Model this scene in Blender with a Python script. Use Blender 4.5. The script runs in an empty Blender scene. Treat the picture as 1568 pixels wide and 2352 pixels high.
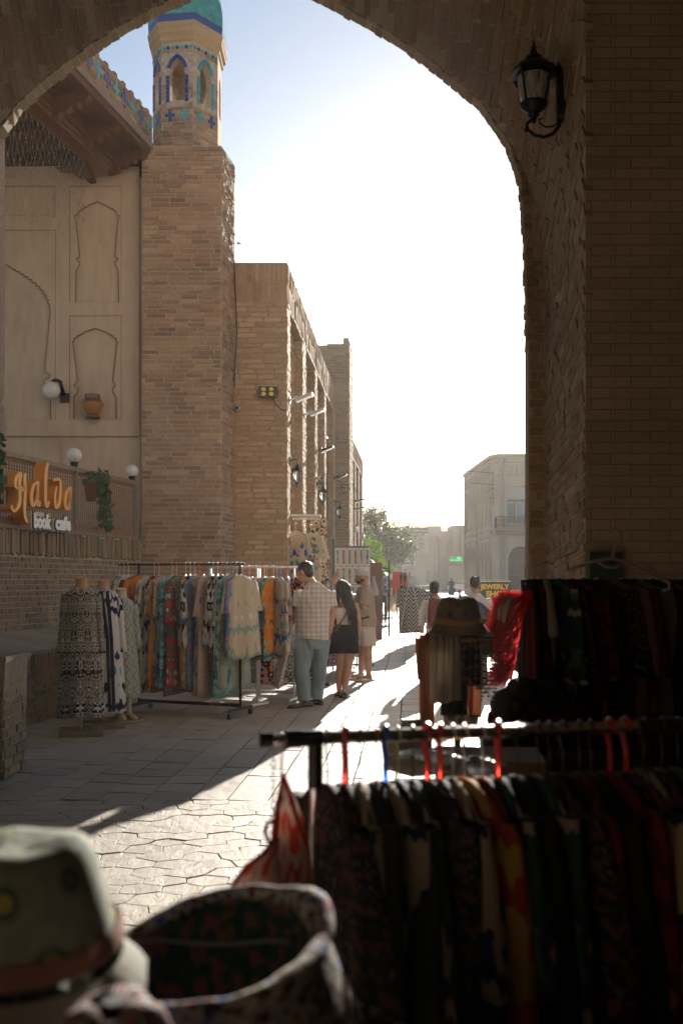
import bpy, math, random
import numpy as np
from mathutils import Vector, Matrix, noise
R = math.radians
S = bpy.context.scene
COL = S.collection
rnd = random.Random(7)
F = 2287.0                      # focal length of the lens in units of the photograph's pixel grid (1568 x 2352)

# ------------------------------------------------------------------ camera
cam_d = bpy.data.cameras.new('camera')
cam = bpy.data.objects.new('camera', cam_d); COL.objects.link(cam)
cam.location = (0, 0, 1.53); cam.rotation_euler = (R(90), 0, 0)
cam_d.sensor_fit = 'VERTICAL'; cam_d.sensor_height = 36; cam_d.sensor_width = 24
cam_d.lens = 35.0; cam_d.shift_y = 157 / 2352.0
cam_d.clip_start = 0.05; cam_d.clip_end = 3000
cam_d.dof.use_dof = True; cam_d.dof.focus_distance = 13.0; cam_d.dof.aperture_fstop = 3.2
S.camera = cam
# ------------------------------------------------------------------ light
SUN_EL, SUN_AZ = R(14.3), R(10.7)      # the sun stands low behind the right jamb of the gate
w = bpy.data.worlds.new('World'); S.world = w; w.use_nodes = True
nt = w.node_tree; nt.nodes.clear()
sky = nt.nodes.new('ShaderNodeTexSky'); sky.sky_type = 'NISHITA'; sky.sun_disc = False
sky.sun_elevation = SUN_EL; sky.sun_rotation = SUN_AZ
sky.air_density = 1.0; sky.dust_density = .6; sky.ozone_density = 1.6
bg = nt.nodes.new('ShaderNodeBackground'); bg.inputs[1].default_value = 0.058
wo = nt.nodes.new('ShaderNodeOutputWorld')
nt.links.new(sky.outputs[0], bg.inputs[0]); nt.links.new(bg.outputs[0], wo.inputs[0])
sl = bpy.data.lights.new('sun', 'SUN'); sl.energy = 5.0; sl.angle = R(0.6); sl.color = (1.0, 0.92, 0.82)
so = bpy.data.objects.new('sun', sl); COL.objects.link(so)
SD = Vector((math.sin(SUN_AZ) * math.cos(SUN_EL), math.cos(SUN_AZ) * math.cos(SUN_EL), math.sin(SUN_EL)))
so.rotation_euler = SD.to_track_quat('Z', 'Y').to_euler(); so.location = (10, 50, 30)
S.view_settings.view_transform = 'Standard'; S.view_settings.look = 'None'
S.view_settings.gamma = 1.0; S.view_settings.use_curve_mapping = False
S.view_settings.exposure = 1.45
S.cycles.use_denoising = True
S.cycles.max_bounces = 8; S.cycles.diffuse_bounces = 5; S.cycles.volume_bounces = 0
S.cycles.transparent_max_bounces = 12
S.cycles.sample_clamp_indirect = 8; S.cycles.caustics_reflective = False; S.cycles.caustics_refractive = False

# ------------------------------------------------------------------ helpers
Z = Vector((0, 0, 1))
def V(*a): return Vector(a)
def at(px, py, d): return Vector(((px - 784) / F * d, d, 1.53 - (py - 1333) / F * d))   # a point of the photograph at its distance

def tag(o, label=None, cat=None, group=None, kind=None):
    if label: o['label'] = label
    if cat: o['category'] = cat
    if group: o['group'] = group
    if kind: o['kind'] = kind
    return o

def thing(name, label, cat, loc=(0, 0, 0), group=None, rz=0):
    o = bpy.data.objects.new(name, None); COL.objects.link(o)
    o.empty_display_size = 0.1
    o.location = loc; o.rotation_euler = (0, 0, rz)
    return tag(o, label, cat, group)

def link(o, parent=None, world=True):
    COL.objects.link(o)
    if parent is not None:
        o.parent = parent
        if world and parent.type == 'EMPTY':      # parts are modelled in world coordinates
            m = Matrix.Translation(parent.location) @ parent.rotation_euler.to_matrix().to_4x4()
            o.matrix_parent_inverse = m.inverted()
    return o

class MB:
    def __init__(s): s.v = []; s.f = []; s.uv = []; s.m = []; s.hasuv = False
    def add(s, vs, fs, uvs=None, m=0):
        b = len(s.v); s.v.extend([tuple(x) for x in vs])
        for i, f in enumerate(fs):
            s.f.append(tuple(b + k for k in f)); s.m.append(m)
            if uvs: s.uv.append(uvs[i]); s.hasuv = True
            else: s.uv.append(None)
        return s
    def quad(s, a, b, c, d, m=0): return s.add([a, b, c, d], [(0, 1, 2, 3)], m=m)
    def box(s, c, sz, rot=None, m=0):
        c = Vector(c); h = [x / 2 for x in sz]; vs = []
        for x in (-1, 1):
            for y in (-1, 1):
                for z in (-1, 1):
                    p = Vector((x * h[0], y * h[1], z * h[2]))
                    if rot is not None: p = rot @ p
                    vs.append(c + p)
        return s.add(vs, [(0, 1, 3, 2), (4, 6, 7, 5), (0, 4, 5, 1), (2, 3, 7, 6), (0, 2, 6, 4), (1, 5, 7, 3)], m=m)
    def bar(s, a, b, wd, ht, up=Z, m=0):
        a = Vector(a); b = Vector(b); d = (b - a); L = d.length; d = d.normalized()
        x = d.cross(up)
        if x.length < 1e-4: x = d.cross(Vector((0, 1, 0)))
        x.normalize(); u = x.cross(d)
        rot = Matrix((x, d, u)).transposed()
        return s.box((a + b) / 2, (wd, L, ht), rot, m)
    def loft(s, rings, closed=True, cap=True, m=0, uvs=None):
        n = len(rings[0]); vs = [p for r in rings for p in r]; fs = []; fu = []
        kk = n if closed else n - 1
        for i in range(len(rings) - 1):
            for j in range(kk):
                j2 = (j + 1) % n
                fs.append((i * n + j, i * n + j2, (i + 1) * n + j2, (i + 1) * n + j))
                if uvs:
                    u0 = uvs[i][j]; u3 = uvs[i + 1][j]
                    u1 = uvs[i][j + 1]; u2 = uvs[i + 1][j + 1]
                    fu.append((u0, u1, u2, u3))
        if cap and closed:
            fs.append(tuple(reversed(range(n)))); fs.append(tuple((len(rings) - 1) * n + k for k in range(n)))
            if uvs: fu.append([uvs[0][k] for k in reversed(range(n))]); fu.append([uvs[-1][k] for k in range(n)])
        return s.add(vs, fs, fu if uvs else None, m)
    def tube(s, pts, r, seg=8, m=0, cap=True, side=None, close=False):
        pts = [Vector(p) for p in pts]; n = len(pts); rings = []; ref = None
        for i, p in enumerate(pts):
            if close: t = pts[(i + 1) % n] - pts[(i - 1) % n]
            else: t = pts[min(i + 1, n - 1)] - pts[max(i - 1, 0)]
            t.normalize()
            if ref is None:
                a = side if side is not None else (Vector((1, 0, 0)) if abs(t.x) < .8 else Vector((0, 1, 0)))
                ref = (a - t * a.dot(t)).normalized()
            else: ref = (ref - t * ref.dot(t)).normalized()
            b = t.cross(ref)
            rr = r[i] if isinstance(r, (list, tuple)) else r
            ra, rb = rr if isinstance(rr, (list, tuple)) else (rr, rr)
            rings.append([p + ref * (ra * math.cos(2 * math.pi * k / seg)) + b * (rb * math.sin(2 * math.pi * k / seg)) for k in range(seg)])
        if close: rings.append(rings[0])
        return s.loft(rings, True, cap and not close, m)
    def lathe(s, prof, c=(0, 0, 0), seg=16, m=0, cap=True):
        c = Vector(c)
        rings = [[c + Vector((r * math.cos(2 * math.pi * k / seg), r * math.sin(2 * math.pi * k / seg), z)) for k in range(seg)] for r, z in prof]
        return s.loft(rings, True, cap, m)
    def sphere(s, c, r, seg=16, rings=10, m=0):
        c = Vector(c); rr = r if isinstance(r, (tuple, list)) else (r, r, r); rg = []
        for i in range(rings + 1):
            a = -math.pi / 2 + math.pi * i / rings; q = max(math.cos(a), 0.01)
            rg.append([c + Vector((rr[0] * q * math.cos(2 * math.pi * k / seg), rr[1] * q * math.sin(2 * math.pi * k / seg), rr[2] * math.sin(a))) for k in range(seg)])
        return s.loft(rg, True, True, m)
    def prism(s, poly, O, U, W, N, depth, m=0):      # 2D outline (u, w) on plane O,U,W pushed out along N
        n = len(poly); a = [O + U * u + W * q for u, q in poly]; b = [p + N * depth for p in a]
        fs = [tuple(range(n)), tuple(reversed(range(n, 2 * n)))] + [(k, (k + 1) % n, n + (k + 1) % n, n + k) for k in range(n)]
        return s.add(a + b, fs, m=m)
    def mesh(s, name, mats, smooth=False, sharp=None):
        me = bpy.data.meshes.new(name); me.from_pydata(s.v, [], s.f)
        for x in (mats if isinstance(mats, (list, tuple)) else [mats]): me.materials.append(x)
        if any(s.m): me.polygons.foreach_set('material_index', s.m)
        if s.hasuv:
            ul = me.uv_layers.new(name='UVMap'); flat = []
            for f, u in zip(s.f, s.uv):
                if u is None: flat.extend([0.0, 0.0] * len(f))
                else:
                    for q in u: flat.extend(q)
            ul.data.foreach_set('uv', flat)
        if smooth:
            me.polygons.foreach_set('use_smooth', [True] * len(s.f))
            if sharp: me.set_sharp_from_angle(angle=R(sharp))
        me.update(); return me
    def build(s, name, mats, parent=None, smooth=False, sharp=None, fix=True, kind=None):
        me = s.mesh(name, mats, smooth, sharp)
        if fix: fixn(me)
        o = bpy.data.objects.new(name, me); link(o, parent)
        if kind: o['kind'] = kind
        return o
import bmesh
def fixn(me):
    b = bmesh.new(); b.from_mesh(me); bmesh.ops.recalc_face_normals(b, faces=b.faces); b.to_mesh(me); b.free()

# ------------------------------------------------------------------ materials
def mat(name, fn=None, **kw):
    m = bpy.data.materials.new(name); m.use_nodes = True
    t = m.node_tree; p = t.nodes['Principled BSDF']
    for k, v in kw.items():
        key = {'col': 'Base Color', 'rough': 'Roughness', 'metal': 'Metallic', 'trans': 'Transmission Weight', 'alpha': 'Alpha', 'ior': 'IOR', 'spec': 'Specular IOR Level', 'coat': 'Coat Weight', 'em': 'Emission Color', 'ems': 'Emission Strength', 'sheen': 'Sheen Weight'}[k]
        if k in ('col', 'em'): v = (*v, 1)
        p.inputs[key].default_value = v
    if fn: fn(t, p)
    return m
def N(t, typ, **kw):
    n = t.nodes.new(typ)
    for k, v in kw.items():
        if k.startswith('i_'): n.inputs[k[2:].replace('_', ' ')].default_value = v
        else: setattr(n, k, v)
    return n
def ramp(t, src, stops, interp='LINEAR'):
    r = t.nodes.new('ShaderNodeValToRGB'); r.color_ramp.interpolation = interp
    e = r.color_ramp.elements
    while len(e) > 1: e.remove(e[-1])
    e[0].position = stops[0][0]; e[0].color = (*stops[0][1], 1)
    for ps, c in stops[1:]:
        q = e.new(ps); q.color = (*c, 1)
    t.links.new(src, r.inputs[0]); return r.outputs[0]
def mathn(t, op, a, b=None, c=None):
    n = t.nodes.new('ShaderNodeMath'); n.operation = op
    for i, x in enumerate((a, b, c)):
        if x is None: continue
        if isinstance(x, (int, float)): n.inputs[i].default_value = x
        else: t.links.new(x, n.inputs[i])
    return n.outputs[0]
def mixc(t, fac, a, b, mode='MIX'):
    n = t.nodes.new('ShaderNodeMix'); n.data_type = 'RGBA'; n.blend_type = mode
    for i, x in ((0, fac), (6, a), (7, b)):
        if isinstance(x, (int, float)): n.inputs[i].default_value = x
        elif isinstance(x, tuple): n.inputs[i].default_value = (*x, 1)
        else: t.links.new(x, n.inputs[i])
    return n.outputs[2]
def tex(t, kind, scale, vec=None, detail=4, rough=.5, dist=0, **kw):
    n = t.nodes.new('ShaderNodeTex' + kind)
    if 'Scale' in n.inputs: n.inputs['Scale'].default_value = scale
    if kind == 'Noise':
        n.inputs['Detail'].default_value = detail; n.inputs['Roughness'].default_value = rough; n.inputs['Distortion'].default_value = dist
    for k, v in kw.items():
        if k in n.inputs: n.inputs[k].default_value = v
        else: setattr(n, k, v)
    if vec is not None: t.links.new(vec, n.inputs['Vector'])
    return n
def bump(t, p, h, strength=.4, dist=.01):
    b = t.nodes.new('ShaderNodeBump'); b.inputs['Strength'].default_value = strength; b.inputs['Distance'].default_value = dist
    t.links.new(h, b.inputs['Height']); t.links.new(b.outputs[0], p.inputs['Normal'])
def coord(t, which='Object', scale=None):
    c = t.nodes.new('ShaderNodeTexCoord').outputs[which]
    if scale:
        m = t.nodes.new('ShaderNodeMapping'); m.inputs['Scale'].default_value = scale
        t.links.new(c, m.inputs[0]); return m.outputs[0]
    return c
def wpos(t, scale=None):
    c = t.nodes.new('ShaderNodeNewGeometry').outputs['Position']
    if scale:
        m = t.nodes.new('ShaderNodeMapping'); m.inputs['Scale'].default_value = scale
        t.links.new(c, m.inputs[0]); return m.outputs[0]
    return c
def pieceval(t):
    g = t.nodes.new('ShaderNodeNewGeometry').outputs['Random Per Island']
    o = t.nodes.new('ShaderNodeObjectInfo').outputs['Random']
    return mathn(t, 'FRACT', mathn(t, 'ADD', g, o))

def brickmat(name, cols, rough=.9, patch=.5, bs=.5):
    def fn(t, p):
        r = pieceval(t)
        c = ramp(t, r, [(i / (len(cols) - 1), k) for i, k in enumerate(cols)])
        n1 = tex(t, 'Noise', 1.1, wpos(t), 5).outputs[0]
        c = mixc(t, patch, c, ramp(t, n1, [(.3, (.55, .5, .46)), (.7, (1.15, 1.12, 1.08))]), 'MULTIPLY')
        n2 = tex(t, 'Noise', 38, wpos(t), 6, .65).outputs[0]
        c = mixc(t, .75, c, ramp(t, n2, [(.25, (.62, .6, .58)), (.75, (1.25, 1.22, 1.18))]), 'MULTIPLY')
        salt = mathn(t, 'MULTIPLY', ramp(t, tex(t, 'Noise', .75, wpos(t), 4, .6, .8).outputs[0], [(.54, (0, 0, 0)), (.68, (1, 1, 1))]), ramp(t, tex(t, 'Noise', 16, wpos(t), 5, .7).outputs[0], [(.4, (0, 0, 0)), (.65, (1, 1, 1))]))
        c = mixc(t, mathn(t, 'MULTIPLY', salt, .4), c, (.55, .46, .38))
        t.links.new(c, p.inputs['Base Color'])
        n3 = tex(t, 'Noise', 90, wpos(t), 5, .7).outputs[0]
        bump(t, p, mathn(t, 'ADD', n2, mathn(t, 'MULTIPLY', n3, .4)), bs, .012)
    return mat(name, fn, rough=rough, spec=.25)
M = {}
M['brick'] = brickmat('brick_clay', [(.33, .205, .135), (.43, .29, .19), (.26, .165, .11), (.49, .35, .24), (.37, .235, .15), (.22, .15, .11)], bs=.7)
M['brick_lo'] = brickmat('brick_soiled', [(.27, .2, .13), (.33, .25, .17), (.22, .17, .125), (.29, .21, .14)])
M['brick_yel'] = brickmat('brick_buff', [(.42, .29, .175), (.5, .36, .22), (.38, .26, .165), (.53, .39, .25), (.44, .29, .18)])
M['brick_arch'] = brickmat('brick_gate', [(.40, .305, .22), (.48, .37, .27), (.34, .255, .18), (.44, .33, .235)], bs=.9)
M['mortar'] = mat('mortar', lambda t, p: (t.links.new(ramp(t, tex(t, 'Noise', 14, wpos(t), 6).outputs[0], [(.3, (.33, .26, .2)), (.7, (.5, .41, .32))]), p.inputs['Base Color']), bump(t, p, tex(t, 'Noise', 60, wpos(t), 5).outputs[0], .6, .01)), rough=.95, spec=.2)
M['mortar_dk'] = mat('mortar_clay', lambda t, p: (t.links.new(ramp(t, tex(t, 'Noise', 14, wpos(t), 6).outputs[0], [(.3, (.26, .19, .13)), (.7, (.38, .29, .2))]), p.inputs['Base Color']), bump(t, p, tex(t, 'Noise', 60, wpos(t), 5).outputs[0], .6, .01)), rough=.95, spec=.2)
def _plaster(t, p):
    n1 = tex(t, 'Noise', .9, wpos(t), 5).outputs[0]; n2 = tex(t, 'Noise', 9, wpos(t, (1, 1, .25)), 6).outputs[0]
    c = ramp(t, n1, [(.3, (.44, .335, .25)), (.7, (.53, .41, .315))])
    c = mixc(t, .5, c, ramp(t, n2, [(.3, (.8, .78, .76)), (.7, (1.1, 1.1, 1.08))]), 'MULTIPLY')
    t.links.new(c, p.inputs['Base Color']); bump(t, p, tex(t, 'Noise', 30, wpos(t), 6).outputs[0], .3, .01)
M['plaster'] = mat('plaster', _plaster, rough=.9, spec=.2)
def _soffit(t, p):
    n1 = tex(t, 'Noise', 2.5, wpos(t, (1, .5, .3)), 6).outputs[0]; n2 = tex(t, 'Noise', 22, wpos(t, (3, 3, .35)), 6, .6).outputs[0]
    c = ramp(t, n1, [(.3, (.5, .41, .32)), (.7, (.63, .53, .42))])
    c = mixc(t, .6, c, ramp(t, n2, [(.3, (.75, .73, .7)), (.7, (1.15, 1.13, 1.1))]), 'MULTIPLY')
    t.links.new(c, p.inputs['Base Color']); bump(t, p, n2, .9, .03)
M['gate_plaster'] = mat('clay_plaster', _soffit, rough=.92, spec=.2)
def woodmat(name, a, b, sc=(1, 1, 1), rough=.7):
    def fn(t, p):
        n = tex(t, 'Noise', 6, wpos(t, sc), 7, .65, .6).outputs[0]
        t.links.new(ramp(t, n, [(.25, a), (.75, b)]), p.inputs['Base Color']); bump(t, p, n, .5, .01)
    return mat(name, fn, rough=rough, spec=.3)
M['wood'] = woodmat('old_wood', (.075, .035, .018), (.19, .095, .05), (6, .8, 6))
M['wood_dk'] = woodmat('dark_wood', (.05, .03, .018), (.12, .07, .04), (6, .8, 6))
M['wood_grey'] = woodmat('weathered_wood', (.16, .12, .09), (.30, .24, .19), (6, .7, 6))
M['wood_lat'] = woodmat('lattice_wood', (.17, .088, .045), (.30, .165, .085), (8, 8, 1))
M['wood_pale'] = woodmat('pallet_wood', (.2, .15, .1), (.33, .26, .18), (1, 6, 6))
M['black_metal'] = mat('black_metal', col=(.02, .02, .02), rough=.42, metal=.4)
M['black'] = mat('black_plastic', col=(.018, .018, .02), rough=.5)
M['grey_metal'] = mat('grey_metal', col=(.42, .42, .42), rough=.4, metal=.8)
M['chrome'] = mat('chrome', col=(.75, .75, .75), rough=.16, metal=1.0)
M['white_metal'] = mat('white_paint', lambda t, p: bump(t, p, tex(t, 'Noise', 40, coord(t), 3).outputs[0], .1, .003), col=(.75, .73, .7), rough=.35)
M['globe'] = mat('opal_glass', col=(.6, .59, .58), rough=.18, spec=.5)
def glazed(name, cols, sc=1.0):
    def fn(t, p):
        r = pieceval(t); c = ramp(t, r, [(i / (len(cols) - 1), k) for i, k in enumerate(cols)])
        n = tex(t, 'Noise', 12, wpos(t), 5).outputs[0]
        c = mixc(t, .6, c, ramp(t, n, [(.35, (.7, .72, .75)), (.7, (1.1, 1.1, 1.1))]), 'MULTIPLY')
        t.links.new(c, p.inputs['Base Color']); bump(t, p, n, .15, .01)
    return mat(name, fn, rough=.3, spec=.5)
M['turq'] = glazed('turquoise_tile', [(.045, .25, .27), (.07, .33, .34), (.05, .29, .28), (.09, .37, .37)])
M['blue'] = glazed('cobalt_tile', [(.015, .03, .16), (.025, .05, .24), (.012, .025, .12)])
M['skin'] = mat('skin', lambda t, p: t.links.new(ramp(t, tex(t, 'Noise', 8, coord(t), 3).outputs[0], [(.3, (.33, .18, .115)), (.7, (.42, .24, .16))]), p.inputs['Base Color']), rough=.5, spec=.4)
M['hair'] = mat('dark_hair', lambda t, p: bump(t, p, tex(t, 'Noise', 60, coord(t, 'Object', (4, 4, .3)), 4).outputs[0], .8, .01), col=(.02, .013, .009), rough=.38, spec=.5)
M['sole'] = mat('dark_leather', col=(.03, .022, .018), rough=.5)
M['orange'] = mat('orange_acrylic', lambda t, p: t.links.new(ramp(t, tex(t, 'Noise', 3, wpos(t), 3).outputs[0], [(.3, (.62, .235, .02)), (.7, (.72, .31, .035))]), p.inputs['Base Color']), rough=.35)
M['white'] = mat('white_plastic', col=(.78, .78, .76), rough=.4)
M['cream_board'] = mat('beige_board', col=(.5, .4, .3), rough=.6)
M['soil'] = mat('plinth_ledge', lambda t, p: (t.links.new(ramp(t, tex(t, 'Noise', 3, wpos(t), 6).outputs[0], [(.3, (.2, .17, .135)), (.7, (.31, .27, .22))]), p.inputs['Base Color']), bump(t, p, tex(t, 'Noise', 25, wpos(t), 6).outputs[0], .6, .02)), rough=.95, spec=.2)
def stonemat(name, cols, rough, bs=.5, sc=1.0):
    def fn(t, p):
        r = pieceval(t); c = ramp(t, r, [(i / (len(cols) - 1), k) for i, k in enumerate(cols)])
        n1 = tex(t, 'Noise', 1.3 * sc, wpos(t), 6, .6).outputs[0]; n2 = tex(t, 'Noise', 14 * sc, wpos(t, (1, .45, 1)), 8, .7, .5).outputs[0]
        c = mixc(t, .6, c, ramp(t, n1, [(.3, (.74, .72, .7)), (.7, (1.12, 1.1, 1.08))]), 'MULTIPLY')
        c = mixc(t, .7, c, ramp(t, n2, [(.3, (.66, .64, .6)), (.65, (1.12, 1.1, 1.08))]), 'MULTIPLY')
        v = tex(t, 'Voronoi', 26 * sc, wpos(t, (1, .6, 1))).outputs[0]
        pit = ramp(t, v, [(.06, (.45, .42, .4)), (.16, (1, 1, 1))])
        mask = ramp(t, tex(t, 'Noise', 3, wpos(t), 3).outputs[0], [(.5, (0, 0, 0)), (.62, (1, 1, 1))])
        c = mixc(t, mask, c, mixc(t, 1.0, c, pit, 'MULTIPLY'))
        t.links.new(c, p.inputs['Base Color'])
        t.links.new(ramp(t, n2, [(.3, (rough - .08,) * 3), (.75, (rough + .2,) * 3)]), p.inputs['Roughness'])
        bump(t, p, mathn(t, 'ADD', n2, mathn(t, 'MULTIPLY', n1, .5)), bs, .012)
    return mat(name, fn, rough=rough, spec=.45)
M['slab'] = stonemat('paving_slab', [(.38, .33, .27), (.46, .40, .33), (.35, .31, .26), (.43, .38, .31)], .5, .35)
M['hexstone'] = stonemat('stamped_stone', [(.36, .32, .25), (.44, .39, .31), (.33, .29, .23), (.41, .36, .28)], .62, .9)
M['joint'] = mat('joint_dirt', lambda t, p: bump(t, p, tex(t, 'Noise', 60, wpos(t), 5).outputs[0], .6, .01), col=(.17, .145, .115), rough=.95)
def _ground(t, p):
    b = N(t, 'ShaderNodeTexBrick'); b.inputs['Scale'].default_value = 1.0; b.inputs['Brick Width'].default_value = .5; b.inputs['Row Height'].default_value = .33; b.inputs['Mortar Size'].default_value = .008
    b.inputs['Color1'].default_value = (.38, .34, .28, 1); b.inputs['Color2'].default_value = (.45, .4, .33, 1); b.inputs['Mortar'].default_value = (.15, .13, .1, 1)
    t.links.new(wpos(t), b.inputs[0])
    n = tex(t, 'Noise', 3, wpos(t), 6).outputs[0]
    t.links.new(mixc(t, .6, b.outputs[0], ramp(t, n, [(.3, (.8, .78, .76)), (.7, (1.1, 1.1, 1.1))]), 'MULTIPLY'), p.inputs['Base Color'])
    bump(t, p, n, .3, .01)
M['ground'] = mat('far_paving', _ground, rough=.5)

# fabrics: uv is in metres on the cloth
def cloth(name, kind, cols, sc=1.0, transl=.3, src='UV', rough=.85, streak=1.0, gl=0.0):
    m = bpy.data.materials.new(name); m.use_nodes = True; t = m.node_tree; p = t.nodes['Principled BSDF']
    p.inputs['Roughness'].default_value = rough; p.inputs['Specular IOR Level'].default_value = .2
    uv = coord(t, src)
    if src == 'UV': x, y = (lambda q: (q.outputs[0], q.outputs[1]))(_sep(t, uv))
    else:
        q = _sep(t, uv); x, y = q.outputs[0], q.outputs[2]
    x = mathn(t, 'MULTIPLY', x, sc); y = mathn(t, 'MULTIPLY', y, sc)
    def comb(a, b):
        c = t.nodes.new('ShaderNodeCombineXYZ')
        for i, k in enumerate((a, b)):
            if isinstance(k, (int, float)): c.inputs[i].default_value = k
            else: t.links.new(k, c.inputs[i])
        return c.outputs[0]
    # ikat: dye runs along the warp, so the motif's edges are feathered vertically
    feather = tex(t, 'Noise', 1.0, comb(mathn(t, 'MULTIPLY', x, 34), mathn(t, 'MULTIPLY', y, 2.5)), 3).outputs[0]
    fe = mathn(t, 'MULTIPLY', mathn(t, 'SUBTRACT', feather, .5), .42 * streak)
    tri = lambda k: mathn(t, 'PINGPONG', k, 1.0)
    if kind == 'ikat':
        xx = mathn(t, 'PINGPONG', mathn(t, 'MULTIPLY', x, 5.0), .5)
        yy = mathn(t, 'ADD', mathn(t, 'MULTIPLY', y, 3.0), fe)
        v = tex(t, 'Voronoi', 1.6, comb(xx, yy), distance='EUCLIDEAN', Randomness=.85).outputs[0]
        n = tex(t, 'Noise', 2.2, comb(xx, yy), 1).outputs[0]
        val = mathn(t, 'ADD', mathn(t, 'MULTIPLY', v, .75), mathn(t, 'MULTIPLY', n, .6)); val = mathn(t, 'SUBTRACT', val, .12)
    elif kind == 'zigzag':
        zz = mathn(t, 'ADD', mathn(t, 'MULTIPLY', y, 9), mathn(t, 'MULTIPLY', tri(mathn(t, 'MULTIPLY', x, 11)), 1.6)); zz = mathn(t, 'ADD', zz, mathn(t, 'MULTIPLY', fe, 1.2))
        val = mathn(t, 'FRACT', zz)
    elif kind == 'damask':
        xx = mathn(t, 'PINGPONG', mathn(t, 'MULTIPLY', x, 7.0), .5); yy = mathn(t, 'MULTIPLY', y, 4.2)
        n = tex(t, 'Noise', 2.6, comb(xx, yy), 1.2, .4, 1.2).outputs[0]
        val = mathn(t, 'FRACT', mathn(t, 'MULTIPLY', n, 5.0))
    elif kind == 'diamond':
        a = mathn(t, 'ADD', mathn(t, 'ABSOLUTE', mathn(t, 'SUBTRACT', mathn(t, 'FRACT', mathn(t, 'MULTIPLY', x, 8)), .5)), mathn(t, 'ABSOLUTE', mathn(t, 'SUBTRACT', mathn(t, 'FRACT', mathn(t, 'MULTIPLY', y, 7)), .5)))
        val = mathn(t, 'FRACT', mathn(t, 'MULTIPLY', a, 2.0))
    elif kind == 'rings':
        v = tex(t, 'Voronoi', 9, comb(x, y), Randomness=.7).outputs[0]; val = mathn(t, 'MULTIPLY', v, 1.3)
    elif kind == 'floral':
        v = tex(t, 'Voronoi', 14, comb(x, y), Randomness=1.0)
        val = mathn(t, 'ADD', mathn(t, 'MULTIPLY', v.outputs[0], .55), mathn(t, 'MULTIPLY', tex(t, 'Noise', 9, comb(x, y), 3).outputs[0], .5))
    elif kind == 'stripe':
        val = mathn(t, 'FRACT', mathn(t, 'ADD', mathn(t, 'MULTIPLY', x, 14), mathn(t, 'MULTIPLY', fe, .6)))
    elif kind == 'plaid':
        a = mathn(t, 'SINE', mathn(t, 'MULTIPLY', x, 150)); b = mathn(t, 'SINE', mathn(t, 'MULTIPLY', y, 150))
        a2 = mathn(t, 'SINE', mathn(t, 'MULTIPLY', x, 62)); b2 = mathn(t, 'SINE', mathn(t, 'MULTIPLY', y, 62))
        val = mathn(t, 'ADD', mathn(t, 'MULTIPLY', mathn(t, 'ADD', a, b), .11), mathn(t, 'MULTIPLY', mathn(t, 'ADD', a2, b2), .13)); val = mathn(t, 'ADD', val, .5)
    else:
        val = tex(t, 'Noise', 3, comb(x, y), 4).outputs[0]
    n = len(cols)
    if kind in ('plain', 'plaid'): c = ramp(t, val, [(.2 + .6 * i / max(n - 1, 1), k) for i, k in enumerate(cols)])
    else: c = ramp(t, val, [(i / n, k) for i, k in enumerate(cols)], 'CONSTANT')
    t.links.new(c, p.inputs['Base Color'])
    wv = tex(t, 'Noise', 26, coord(t), 5).outputs[0]
    b = t.nodes.new('ShaderNodeBump'); b.inputs['Strength'].default_value = .35; b.inputs['Distance'].default_value = .01
    t.links.new(wv, b.inputs['Height']); t.links.new(b.outputs[0], p.inputs['Normal'])
    if transl > 0:
        tr = t.nodes.new('ShaderNodeBsdfTranslucent'); t.links.new(c, tr.inputs[0])
        mx = t.nodes.new('ShaderNodeMixShader'); mx.inputs[0].default_value = transl
        t.links.new(p.outputs[0], mx.inputs[1]); t.links.new(tr.outputs[0], mx.inputs[2])
        t.links.new(mx.outputs[0], t.nodes['Material Output'].inputs[0])
    return m
def _sep(t, v):
    s = t.nodes.new('ShaderNodeSeparateXYZ'); t.links.new(v, s.inputs[0]); return s

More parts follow.
